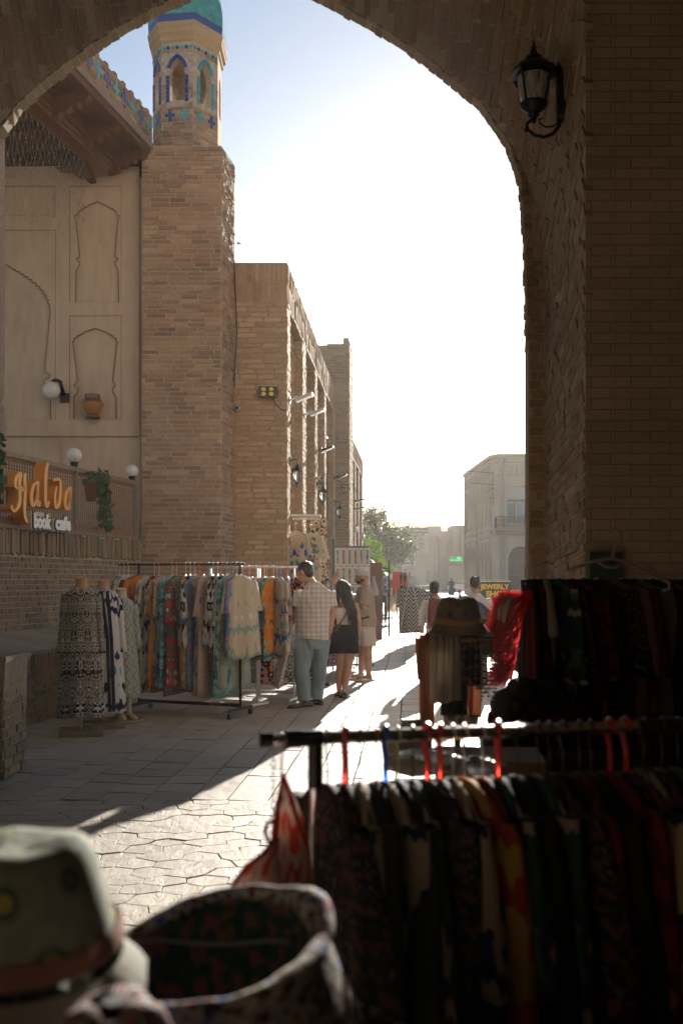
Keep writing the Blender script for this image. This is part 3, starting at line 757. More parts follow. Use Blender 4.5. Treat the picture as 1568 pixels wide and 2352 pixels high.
P.wall(PF(0, 0), PF.U, Z, PF.N, LP, .56, .26, .07, .012, .016, seed=43, var=.3)
P.wall(PF(0, .56), PF.U, Z, PF.N, LP, .19, .075, .19, .012, .016, seed=44, stack=True)
P.done(290)
# stucco wall
SY = 15.9
def sx(px): return (px - 784) / F * SY
def sz(py): return 1.53 - (py - 1333) / F * SY
mb = MB(); mb.quad(V(-8, SY, 2.1), V(-3.05, SY, 2.1), V(-3.05, SY, 7.97), V(-8, SY, 7.97))
mb.build('stucco_wall', M['plaster'], cafe, fix=False)
def band(x0, y0, x1, y1, d=.055, name='stucco_stile'):
    mb = MB(); a, b = sx(x0), sx(x1); c, e = sz(y1), sz(y0); mb.box(((a + b) / 2, SY - d / 2, (c + e) / 2), (b - a, d, e - c)); mb.build(name, M['plaster'], cafe)
band(281, 414, 321, 998); band(131, 430, 162, 965); band(-260, 386, 321, 414, .07); band(-260, 414, 281, 430); band(162, 697, 281, 727); band(-260, 499, 131, 531); band(-260, 965, 281, 998); band(-260, 998, 322, 1003, .075)
band(-260, 1003, 323, 1320, .02)
def trace(pts): return [(x / 2.778, 376 + y / 2.778) for x, y in pts]
UP_ = trace([(625,245),(650,258),(685,272),(690,284),(705,280),(711,294),(728,290),(733,307),(750,308),(747,326),(768,335),(768,352),(760,364),(738,590),(742,602),(760,612),(752,625),(735,635),(742,655),(760,685),(763,890)])
LO_ = trace([(612,1053),(650,1066),(690,1080),(694,1092),(708,1088),(712,1102),(728,1098),(731,1114),(748,1118),(745,1134),(759,1142),(752,1160),(726,1385),(730,1398),(746,1416),(738,1428),(720,1442),(728,1465),(748,1490),(750,1635)])
BG_ = trace([(22,633),(88,672),(92,684),(108,678),(112,694),(132,690),(137,708),(158,706),(162,724),(185,724),(187,742),(210,742),(212,760),(236,762),(237,782),(262,786),(263,808),(284,812),(283,834),(302,840),(299,862),(316,872),(311,894),(327,905),(322,925),(328,942),(293,1310),(298,1335),(330,1352),(322,1365),(285,1388),(288,1405),(310,1430),(330,1490),(332,1635)])
def spandrel(out, xe, ytop, ybot, mirror=None):
    cx = out[0][0]
    if mirror: out = [(2 * cx - x, y) for x, y in out]
    poly = [(sx(x), sz(y)) for x, y in out] + [(sx(xe), sz(ybot)), (sx(xe), sz(ytop)), (sx(out[0][0]), sz(ytop))]
    mb = MB(); mb.prism(poly, V(0, SY, 0), V(1, 0, 0), Z, V(0, -1, 0), .04)
    me = mb.mesh('scalloped_spandrel', M['plaster']); bm = bmesh.new(); bm.from_mesh(me)
    bmesh.ops.triangulate(bm, faces=[f for f in bm.faces if len(f.verts) > 4]); bmesh.ops.recalc_face_normals(bm, faces=bm.faces); bm.to_mesh(me); bm.free()
    o = bpy.data.objects.new('scalloped_spandrel', me); link(o, cafe)
    mb = MB(); mb.tube([V(sx(x), SY - .04, sz(y)) for x, y in out], .007, 4); mb.build('edge_shade_line', M['shade_line'], cafe)  # dark tube painting the shade line of the scalloped edge
M['shade_line'] = mat('shade_line', col=(.16, .12, .09), rough=.95)  # dark colour standing in for shade along the stucco relief
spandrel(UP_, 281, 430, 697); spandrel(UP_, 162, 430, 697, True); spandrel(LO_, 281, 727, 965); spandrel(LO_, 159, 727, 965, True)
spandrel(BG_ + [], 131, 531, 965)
for x0, y0, x1, y1 in ((162, 430, 281, 697), (162, 727, 281, 965), (-30, 531, 131, 965), (-30, 430, 131, 499)):     # dark tubes painting a shade line round each panel
    mb = MB(); P4 = [V(sx(x), SY - .046, sz(y)) for x, y in ((x0, y0), (x1, y0), (x1, y1), (x0, y1))]; mb.tube(P4 + [P4[0]], .008, 4); mb.build('panel_shade_line', M['shade_line'], cafe)
# brick of the narrow upright behind the stucco, cable
EF = Fr(V(-2.97 - .222 * 8.0, 7.6, 0), V(.222, 1, 0), V(1, -.222, 0)); LE = 8.0 / EF.U.y + .02
mb = MB()
def rect(fr, u0, u1, z0, z1, d0, d1, m=0):   # box along a frame
    p = [fr(u, z, d) for u in (u0, u1) for d in (d0, d1) for z in (z0, z1)]
    mb.add(p, [(0, 1, 3, 2), (4, 6, 7, 5), (0, 4, 5, 1), (2, 3, 7, 6), (0, 2, 6, 4), (1, 5, 7, 3)], m=m)
rect(EF, 0, LE, 8.36, 8.80, .0, .3); mb.build('parapet', M['brick'], cafe)
P = Pieces(cafe, M['brick'], 'parapet_brick', .05)
P.wall(EF(0, 8.42), EF.U, Z, EF.N, LE, .38, .22, .062, .01, .008, seed=71)
P.done(150)
for k in range(28):
    u = LE - .16 - k * .285
    if u < 0: break
    cross(EF, u, 8.61, .135, .033, M['blue'] if k % 2 else M['turq'], cafe)
    mb = MB(); mb.box(EF(u, 8.82, .05), (.10, .10, .06), Matrix((EF.U, EF.N, Z)).transposed()); mb.build('coping_brick', M['brick'], cafe)
mb = MB(); rect(EF, 0, LE, 8.28, 8.37, -.03, .30); mb.build('eave_board', M['wood_grey'], cafe)
mb = MB(); rect(EF, 0, LE, 8.20, 8.28, .02, .08); mb.build('eave_moulding', M['wood'], cafe)
for k in range(8):
    mb = MB(); rect(EF, 0, LE, 8.225 + .012 * (k % 2), 8.25 + .012 * (k % 2), .09 + k * .075, .155 + k * .075); mb.build('soffit_board', M['wood'], cafe)
BF_D = .60
mb = MB(); rect(EF, 0, LE - .05, 7.92, 8.08, BF_D, BF_D + .26); mb.build('main_beam', M['wood'], cafe)
mb = MB(); rect(EF, 0, LE - .06, 8.08, 8.14, BF_D - .04, BF_D + .22); mb.build('beam_moulding', M['wood'], cafe)
mb = MB(); rect(EF, 0, LE - .07, 8.14, 8.28, BF_D + .0, BF_D + .16); mb.build('beam_fascia', M['wood'], cafe)
mb = MB(); rect(EF, 0, LE - .02, 7.98, 8.03, BF_D - .02, BF_D + .28); mb.build('beam_moulding', M['wood_dk'], cafe)
for k in range(9):
    u = LE - .12 - k * .93
    if u < 0: break
    mb = MB()
    poly = [(.06, 8.24), (.06, 8.15), (.12, 8.10), (.20, 8.10), (.24, 8.05), (.33, 8.06), (.38, 7.99), (.48, 8.0), (.52, 7.93), (.70, 7.93), (.70, 8.24)]
    mb.prism([(a, b) for a, b in poly], EF(u - .06, 0), -EF.N, Z, EF.U, .12)
    mb.build('eave_bracket', M['wood'], cafe)
# carved consoles carrying the beam on the stucco wall
mb = MB(); mb.prism([(0, 7.93), (0, 7.74), (.05, 7.72), (.10, 7.80), (.18, 7.83), (.24, 7.89), (.34, 7.93)], EF(LE - .45, 0, BF_D + .13) , EF.U * -1, Z, EF.N, .2)
mb.build('beam_console', M['wood'], cafe)
mb = MB(); mb.prism([(0, 8.0), (0, 7.78), (.10, 7.76), (.16, 7.84), (.30, 7.87), (.36, 7.94), (.62, 8.0)], EF(LE - .16, 0, BF_D + .26), -EF.N, Z, -EF.U, .2)
mb.build('beam_console', M['wood'], cafe)
mb = MB(); rect(EF, 0, LE, 8.29, 8.35, .3, 5.2); mb.build('ceiling', M['wood_dk'], cafe)
for k in range(14):
    u = LE - .3 - k * .5; mb = MB(); rect(EF, u, u + .12, 8.14, 8.29, BF_D + .3, 5.0); mb.build('ceiling_joist', M['wood_dk'], cafe)
mb = MB(); mb.box((-5.6, 15.95, 8.15), (5.2, .1, .38)); mb.build('end_fascia', M['wood_dk'], cafe)
# post at the left edge
mb = MB(); pc = V(-4.125, 11.75, 0)
mb.lathe([(.10, 2.15), (.10, 3.0), (.13, 3.05), (.15, 3.2), (.17, 3.35), (.14, 3.5), (.16, 3.56), (.115, 3.62), (.145, 3.75), (.15, 4.4), (.15, 7.5), (.17, 7.6), (.17, 7.86)], pc, 20)
mb.build('carved_post', M['wood_grey'], cafe, smooth=True, sharp=50)

# ---------------- railing of the terrace
rail = thing('lattice_railing', 'brown turned-spindle lattice railing on the terrace wall behind the cafe sign', 'railing', (-3.9, 12.5, 2.15))
def rrect(name, m, *a):
    global mb
    mb = MB(); rect(*a); return mb.build(name, m, rail)
RL0, RL1 = cy(9.0), cy(15.5)
rrect('top_rail', M['wood_grey'], CF, RL0, RL1, 3.01, 3.07, .0, .10); rrect('bottom_rail', M['wood_grey'], CF, RL0, RL1, 2.155, 2.20, -.01, .10)
rrect('bottom_board', M['wood_lat'], CF, RL0, RL1, 2.20, 2.29, .03, .05); rrect('top_board', M['wood_lat'], CF, RL0, RL1, 2.965, 3.01, .03, .05)
for y in (9.1, 11.3, 13.54, 15.42): rrect('post', M['wood_grey'], CF, cy(y) - .025, cy(y) + .025, 2.2, 3.01, .0, .07)
mb = MB(); k = 0; u = RL0 + .03
while u < RL1 - .03:
    y_ = 8.3 + u * U.y; bead = []
    zz = 2.29
    fr_ = (u - cy(13.54)) % 1.02 / 1.02
    prof = [(.008, 2.29), (.013, 2.31), (.006, 2.33), (.013, 2.35), (.006, 2.37), (.009, 2.39)]
    if y_ > 13.6:       # lozenges of beads in the right-hand panel
        dd = abs(fr_ - .5) * .5
        for s in (-1, 1):
            zc = 2.63 + s * (.22 - dd * .9)
            prof += []
        zc1, zc2 = 2.63 - max(.22 - dd, 0.02), 2.63 + max(.22 - dd, .02)
        for zc in (zc1, zc2): prof += [(.008, zc - .03), (.014, zc - .01), (.005, zc), (.014, zc + .01), (.008, zc + .03)]
    prof += [(.009, 2.84), (.006, 2.86), (.014, 2.88), (.006, 2.90), (.014, 2.92), (.006, 2.94), (.010, 2.965)]
    prof.sort(key=lambda q: q[1])
    c = CF(u, 0, .04); mb.lathe([(r * .95, z) for r, z in prof], c, 6); u += .060
mb.build('spindles', M['wood_lat'], rail, kind='stuff')
# ================================================================== FABRICS
C = {}
NAVY, BLK, CRM, WHT, TUR, BLU, ORG, GRN, RED, PNK, BRN, GRY, YEL, WIN = (.015, .025, .075), (.012, .012, .014), (.58, .49, .36), (.72, .70, .66), (.05, .33, .42), (.02, .14, .42), (.72, .24, .02), (.05, .16, .12), (.48, .035, .03), (.55, .22, .22), (.13, .07, .04), (.16, .19, .2), (.55, .45, .12), (.16, .015, .03)
for nm, kd, cols, sc in (
    ('bw_damask', 'damask', [BLK, WHT, BLK, BLK, CRM], 1.0), ('blue_ikat', 'ikat', [BLU, NAVY, TUR, WHT, WHT, NAVY, WHT, WHT], .8), ('tile_print', 'diamond', [YEL, GRY, WHT, TUR, WHT, GRY], 1.0),
    ('orange_ikat', 'ikat', [ORG, (.5, .16, .02), ORG, (.7, .33, .08), BRN], 1.2), ('orange', 'plain', [(.58, .21, .03), (.66, .27, .05)], 1), ('navy_cream', 'ikat', [NAVY, NAVY, CRM, WHT, NAVY, CRM], 1.0),
    ('turq_ikat', 'ikat', [(.06, .2, .24), TUR, (.25, .5, .5), (.05, .14, .17), TUR], 1.4), ('grey_cream', 'ikat', [GRY, (.1, .12, .13), CRM, GRY, CRM, CRM], .9), ('bw_ikat', 'ikat', [BLK, WHT, BLK, WHT, WHT, BLK], 1.0),
    ('brown_ikat', 'ikat', [BRN, WHT, BRN, RED, CRM], 1.3), ('ochre', 'plain', [(.42, .26, .1), (.55, .36, .16)], 1), ('green_white', 'ikat', [(.2, .3, .25), WHT, CRM, CRM, (.25, .36, .3), CRM], .8),
    ('tan_print', 'floral', [BRN, CRM, (.4, .3, .2), CRM, BRN], 1.0), ('pink_paisley', 'damask', [CRM, PNK, CRM, (.2, .25, .3), CRM], 1.3), ('peacock', 'ikat', [NAVY, BLU, TUR, CRM, CRM, BLU, CRM, CRM], .7),
    ('sage', 'damask', [(.3, .33, .27), (.45, .46, .38), (.25, .3, .26)], 1.5), ('teal', 'plain', [(.02, .13, .17), (.03, .18, .22)], 1), ('purple_ikat', 'ikat', [(.1, .03, .1), WHT, (.08, .03, .07), (.3, .2, .3), BLK], 1.6),
    ('blue_medallion', 'damask', [BLU, (.1, .25, .4), PNK, BLU, (.2, .4, .5)], 1.1), ('wine_ikat', 'zigzag', [WIN, WHT, WIN, WIN, WHT], 2.2), ('bw_small', 'damask', [BLK, WHT, BLK, GRY], 3.0), ('dark_floral', 'floral', [BLK, ORG, BLK, PNK, BLK], 1.0),
    ('square_print', 'diamond', [GRN, WHT, RED, WHT, YEL, WHT, BLK, WHT], .9), ('zigzag_bw', 'zigzag', [BLK, BLK, (.5, .47, .42), (.5, .47, .42)], 1.25), ('aqua', 'plain', [(.04, .32, .5), (.06, .4, .6)], 1),
    ('red_zigzag', 'zigzag', [(.55, .09, .06), (.7, .3, .25), (.5, .06, .05), (.2, .05, .06)], 1.0), ('navy_white', 'floral', [NAVY, WHT, BLU, WHT, NAVY], 1.5), ('cream_rings', 'rings', [(.35, .22, .15), CRM, (.45, .33, .25), CRM, CRM], .8),
    ('suzani', 'rings', [RED, (.3, .05, .05), CRM, CRM, BRN, CRM], 1.0)):
    C[nm] = cloth('fabric_' + nm, kd, cols, sc * (1.45 if kd == 'ikat' and nm != 'blue_ikat' else 1.0), .22)
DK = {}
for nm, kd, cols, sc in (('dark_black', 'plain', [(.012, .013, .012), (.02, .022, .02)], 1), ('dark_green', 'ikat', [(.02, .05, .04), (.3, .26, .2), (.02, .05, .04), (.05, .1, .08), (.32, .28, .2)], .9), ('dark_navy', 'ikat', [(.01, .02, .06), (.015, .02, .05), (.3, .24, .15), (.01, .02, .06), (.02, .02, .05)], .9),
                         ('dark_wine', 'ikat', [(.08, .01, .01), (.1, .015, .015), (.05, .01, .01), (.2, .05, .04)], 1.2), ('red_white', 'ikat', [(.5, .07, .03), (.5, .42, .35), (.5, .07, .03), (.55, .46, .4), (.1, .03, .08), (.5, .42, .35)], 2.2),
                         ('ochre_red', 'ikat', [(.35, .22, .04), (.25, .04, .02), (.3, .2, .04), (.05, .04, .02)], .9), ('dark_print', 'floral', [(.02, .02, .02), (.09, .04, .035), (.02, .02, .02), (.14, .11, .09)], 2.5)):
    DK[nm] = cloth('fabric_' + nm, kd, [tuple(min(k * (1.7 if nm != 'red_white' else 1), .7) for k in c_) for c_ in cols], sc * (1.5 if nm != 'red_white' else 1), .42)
def plainc(name, col, tr=.25, rough=.85): return cloth('cloth_' + name, 'plain', [tuple(k * .9 for k in col), tuple(min(k * 1.1, 1) for k in col)], 1, tr, 'Object', rough)
HG = {k: mat('hanger_' + k, col=c, rough=.3) for k, c in (('white', (.7, .7, .7)), ('red', (.55, .03, .02)), ('blue', (.03, .1, .4)), ('green', (.05, .4, .08)), ('yellow', (.6, .6, .1)), ('dark', (.05, .05, .05)))}
for k in ('red', 'blue'):
    HG[k].node_tree.nodes['Principled BSDF'].inputs['Transmission Weight'].default_value = .35

def garment_mb(seed, H=1.2, hw=.20, T=.04, flare=1.2, sleeve=.34, nk=.13, folds=5, seg=26, rows=18, amp=.012, open_=0):
    r = random.Random(seed); mb = MB(); rings = []; uvs = []; ph = r.uniform(0, 6); ph2 = r.uniform(0, 6); sway = r.uniform(-.03, .03)
    per = 2 * (hw * 2 * 1.05)
    for i in range(rows + 1):
        s = i / rows; d = s ** 1.15 * (H - nk)
        w_ = .035 + (hw - .035) * min(d / .085, 1) ** .6 if d < .085 else hw * (1 + (flare - 1) * ((d - .085) / (H - nk)))
        t_ = .012 + T * (.45 + .75 * s) * min(1, .3 + d / .1)
        A = amp * (.3 + 1.4 * s); z = -nk - d; rg = []; uu = []
        for k in range(seg + 1):
            a = 2 * math.pi * k / seg
            f = A * (math.sin(folds * a + ph + 1.3 * s) + .5 * math.sin((folds * 2 + 1) * a + ph2 - s))
            x = (t_ + f) * math.cos(a) + sway * s * s; y = (w_ + f * .5) * math.sin(a)
            if k < seg: rg.append(V(x, y, z + (.02 * math.sin(2 * a + ph) * s)))
            uu.append((per * k / seg, z))
        rings.append(rg); uvs.append(uu)
    mb.loft(rings, True, True, uvs=uvs)
    if sleeve:
        for sg in (-1, 1):
            rings = []; uvs = []; n = 7; sw = r.uniform(.02, .09); dx = r.uniform(-.03, .03); q = r.uniform(0, 6)
            for i in range(n + 1):
                s = i / n; c = V(dx * s, sg * (hw * .80 + sw * s ** .7), -nk - .05 - sleeve * s)
                ra, rb = .022 + .018 * s, .06 + .035 * s; rg = []; uu = []
                for k in range(11):
                    a = 2 * math.pi * k / 10; f = 1 + .16 * math.sin(3 * a + q) * s
                    if k < 10: rg.append(c + V(ra * f * math.cos(a), rb * f * math.sin(a), .01 * math.sin(a) * s))
                    uu.append((.24 * k / 10 + .3 * sg, c.z))
                rings.append(rg); uvs.append(uu)
            mb.loft(rings, True, True, uvs=uvs)
    return mb
def hanger_mb(r=.0035, wd=.19, nk=.13, rr_=.017, wide=1.0):
    mb = MB(); pts = [V(0, rr_ * math.cos(a), rr_ * math.sin(a) * 1.0) for a in [R(x) for x in (200, 160, 120, 80, 40, 0, -30)]]
    pts += [V(0, .006, -.035), V(0, 0, -.05), V(0, 0, -nk + .01)]
    mb.tube(pts, r, 6); mb.tube([V(0, -wd, -nk - .085), V(0, -wd * .6, -nk - .04), V(0, 0, -nk + .01), V(0, wd * .6, -nk - .04), V(0, wd, -nk - .085)], r * 1.5 * wide, 6)
    mb.tube([V(0, -wd * .95, -nk - .08), V(0, wd * .95, -nk - .08)], r, 6)
    return mb
_HM = {}
def hang(loc, rz, fabric, label, group, seed, hcol='white', name='hanging_dress', cat='dress', hr=.0035, **kw):
    me = garment_mb(seed, **kw).mesh(name, fabric, smooth=True)
    o = bpy.data.objects.new(name, me); COL.objects.link(o); o.location = loc; o.rotation_euler = (0, 0, rz); tag(o, label, cat, group)
    key = (hcol, hr)
    if key not in _HM: _HM[key] = hanger_mb(hr).mesh('hanger', HG[hcol], smooth=True)
    h = bpy.data.objects.new('hanger', _HM[key]); COL.objects.link(h); h.parent = o
    return o
def clothes_rack(label, xl, xr, rl, rr_, y, z, m, foot=.55, casters=True, loc=None, tr=.013, bar=.13, group='clothes racks'):
    """posts at xl and xr (X,Y), rail from rl to rr_"""
    t = thing('clothes_rack', label, 'clothes rack', (xl[0], xl[1], 0), group)
    a, b = V(*xl, 0), V(*xr, 0); U = (b - a).normalized(); Nn = V(U.y, -U.x, 0)
    mb = MB(); mb.tube([a + U * rl + Z * z, b + U * rr_ + Z * z], tr, 10); mb.build('rail', m, t, smooth=True)
    for p in (a, b):
        mb = MB(); mb.tube([p + Z * (.09 if casters else .03), p + Z * (z - .0)], tr * 1.1, 10); mb.build('post', m, t, smooth=True)
        mb = MB(); mb.bar(p - Nn * foot / 2 + Z * .09, p + Nn * foot / 2 + Z * .09, .035, .03) if casters else mb.tube([p - Nn * foot / 2 + Z * .025, p + Nn * foot / 2 + Z * .025], .02, 8)
        mb.build('foot', m, t)
        if casters:
            for s in (-1, 1):
                c = p + Nn * s * (foot / 2 - .02) + Z * .035
                mb = MB(); mb.tube([c - U * .014, c + U * .014], .034, 12); mb.build('caster', M['black'], t)
    mb = MB(); mb.bar(a + Z * bar, b + Z * bar, .025, .035); mb.build('base_bar', m, t)
    return t
# ---------------- black rack on the left
RA, RB = (-2.36, 11.62), (-1.13, 11.14)
clothes_rack('long black clothes rack on casters, packed with patterned dresses by the brick wall', RA, RB, -.28, .05, 0, 1.715, M['black_metal'])
a, b = V(-2.62, 11.72, 1.715), V(-1.08, 11.12, 1.715); ang = math.atan2(b.y - a.y, b.x - a.x)
seq = [('bw_small', 'white', 'black and white'), ('navy_white', 'white', 'navy and white'), ('navy_cream', 'white', 'navy and cream'), ('green_white', 'green', 'cream and sage'), ('brown_ikat', 'red', 'brown ikat'), ('orange_ikat', 'blue', 'bright orange'),
       ('navy_cream', 'green', 'navy and cream'), ('grey_cream', 'blue', 'grey and cream'), ('bw_ikat', 'white', 'black and white ikat'), ('orange_ikat', 'white', 'orange ikat'), ('tile_print', 'red', 'grey tile print'), ('grey_cream', 'green', 'dark grey and cream'),
       ('turq_ikat', 'white', 'turquoise ikat'), ('brown_ikat', 'white', 'brown and white'), ('bw_small', 'red', 'fine black and white'), ('orange', 'white', 'plain orange'), ('bw_ikat', 'white', 'black and white ikat'), ('blue_medallion', 'white', 'blue medallion'),
       ('tan_print', 'red', 'tan printed'), ('peacock', 'dark', 'bright blue and cream'), ('pink_paisley', 'blue', 'pink paisley'), ('bw_ikat', 'white', 'white with black ikat'), ('green_white', 'white', 'white and green'), ('bw_ikat', 'red', 'bold black and white'),
       ('turq_ikat', 'white', 'pale turquoise'), ('sage', 'green', 'dull green'), ('blue_medallion', 'white', 'blue medallion'), ('green_white', 'white', 'large cream and sage leaf print')]
rr = random.Random(77); nG = len(seq)
short = {3: 0, 5: 1, 9: 0}
for i, (f, h, dsc) in enumerate(seq):
    p = a.lerp(b, (i + .3) / nG) + Z * .003
    long_ = rr.random() < .78
    H = rr.uniform(1.38, 1.5) if long_ else rr.uniform(.85, 1.05)
    if i in (5,): H = .62
    if i < 3: H = rr.uniform(.8, 1.0)
    where = ('near left end', 'left third', 'left centre', 'right centre', 'right third', 'near right end')[min(int(i / nG * 6), 5)]
    nb = seq[i - 1][2] if i else 'its bare end'
    lab = ' '.join(f'{dsc} dress on the black rack {where}, beside {nb}'.split()[:16])
    hang(p, ang + rr.uniform(-.38, .38), C[f], lab[:140], 'dresses on the black rack', 500 + i, h, H=H, hw=.22, T=.062 if i != 5 else .085, flare=rr.uniform(1.1, 1.35), sleeve=rr.uniform(.34, .5), folds=rr.choice((4, 5, 6, 7)), amp=.02)
# ---------------- white racks behind it
WA, WB = (-1.62, 12.35), (-1.02, 12.05)
clothes_rack('white tube clothes rack with splayed foot, right of the black rack', WA, WB, 0, .36, 0, 1.69, M['white_metal'], casters=False, foot=.5, bar=.05)
a, b = V(-1.22, 12.12, 1.69), V(-.70, 11.90, 1.69)
seq2 = [('green_white', 'white', 'cream and green'), ('bw_ikat', 'red', 'black and white ikat'), ('tan_print', 'white', 'tan printed'), ('pink_paisley', 'red', 'pink paisley'), ('navy_white', 'white', 'navy and white'), ('tan_print', 'white', 'brown speckled'),
        ('sage', 'red', 'sage'), ('bw_small', 'yellow', 'fine black and white'), ('turq_ikat', 'dark', 'grey turquoise'), ('orange_ikat', 'white', 'gold hemmed'), ('peacock', 'white', 'blue and cream peacock'), ('peacock', 'blue', 'bright blue peacock feather')]
for i, (f, h, dsc) in enumerate(seq2):
    p = a.lerp(b, (i + .4) / len(seq2)) + Z * .003; last = i >= len(seq2) - 2
    hang(p, (ang + rr.uniform(-.2, .2)) if not last else ang + .75, C[f], f'{dsc} dress on the white rack, right of {seq2[i-1][2] if i else "the black rack"}', 'dresses on the white rack', 600 + i, h,
         H=rr.uniform(1.02, 1.12), hw=.20, T=.045, flare=1.3 if last else 1.1, sleeve=.3 if not last else .22, folds=5)
WC, WD = (-1.05, 12.75), (-.60, 12.62)
clothes_rack('second white tube rack of dark dresses, half hidden behind the man in the plaid shirt', WC, WD, -.1, .1, 0, 1.70, M['white_metal'], casters=False, foot=.4, bar=.05)
a, b = V(-1.12, 12.74, 1.70), V(-.52, 12.60, 1.70)
for i, (f, h, dsc) in enumerate([('purple_ikat', 'green', 'purple and black'), ('bw_small', 'white', 'black speckled'), ('green_white', 'red', 'pale yellow print'), ('purple_ikat', 'green', 'dark plum ikat'), ('wine_ikat', 'red', 'wine red'), ('dark_floral', 'white', 'dark floral')]):
    hang(a.lerp(b, (i + .4) / 6), .3 + rr.uniform(-.3, .3), C[f], f'{dsc} blouse on the rack behind the man in plaid', 'tops on the second white rack', 640 + i, h, name='hanging_blouse', cat='blouse', H=rr.uniform(.62, .72), hw=.2, T=.05, flare=1.0, sleeve=.3)
# low display of folded cloths and bags behind the racks
WE, WF_ = (-1.9, 13.35), (-.55, 13.2)
clothes_rack('low grey rail behind the white racks hung with printed skirts', WE, WF_, 0, .15, 0, 1.12, M['grey_metal'], casters=False, foot=.4, bar=.05)
a, b = V(-1.9, 13.33, 1.12), V(-.35, 13.12, 1.12)
for i, (f, dsc) in enumerate([('bw_small', 'black and white'), ('suzani', 'cream rosette'), ('tan_print', 'tan'), ('cream_rings', 'cream ringed'), ('bw_small', 'fine black and white'), ('dark_floral', 'black floral'), ('square_print', 'white square-print'), ('bw_damask', 'black damask'), ('wine_ikat', 'wine ikat'), ('purple_ikat', 'plum')]):
    hang(a.lerp(b, (i + .4) / 10), .9 + rr.uniform(-.5, .5), C[f], f'{dsc} skirt hanging low behind the white racks', 'skirts on the low rail', 660 + i, 'white', name='hanging_skirt', cat='skirt', H=rr.uniform(.85, .98), hw=.17, T=.06, flare=1.3, sleeve=0, nk=.10)
sq = hang(V(-.60, 11.98, 1.02), .25, C['square_print'], 'white scarf printed with coloured squares, pulled aside by the man in the plaid shirt', None, 690, 'white', name='scarf', cat='scarf', H=.78, hw=.10, T=.03, flare=1.6, sleeve=0, nk=.02)
sq.rotation_euler = (0, .22, .25)
# ---------------- robes hung high in the first niche
for i, (x, f, dsc, zz) in enumerate(((-.80, 'peacock', 'deep blue', 2.62), (-.67, 'grey_cream', 'grey blue leaf', 2.58), (-.55, 'green_white', 'pale green edged', 2.6))):
    hang(V(x + .02, 16.95 + .14 * i, zz - .12), 1.25, C[f], f'{dsc} robe hung high at the first niche of the arcade', 'robes at the first niche', 700 + i, 'red' if i == 1 else 'white', name='hanging_robe', cat='robe', H=.98, hw=.19, T=.045, flare=1.15, sleeve=.4)
mb = MB(); mb.box((-.60, 17.05, 2.63), (.5, .5, .03)); mb.box((-.60, 16.86, 2.57), (.46, .02, .02)); o = mb.build('shelf_awning', M['white_metal']); tag(o, 'small pale shelf with rail above the robes in the first niche', 'shelf')
mb = MB(); rg = []; uv = []
for i in range(10):
    z = 2.75 - i * .14; rg.append([V(-.62 + .055 * k, 19.32 + .015 * math.sin(k * 2.2 + i * .2), z) for k in range(7)]); uv.append([(.055 * k, z) for k in range(7)])
mb.loft(rg, False, False, uvs=uv); o = mb.build('wall_hanging', C['suzani'], smooth=True, fix=False)
so_ = o.modifiers.new('thick', 'SOLIDIFY'); so_.thickness = .01
tag(o, 'tall narrow cloth with dark red rosettes hung on the second pier', 'wall hanging')

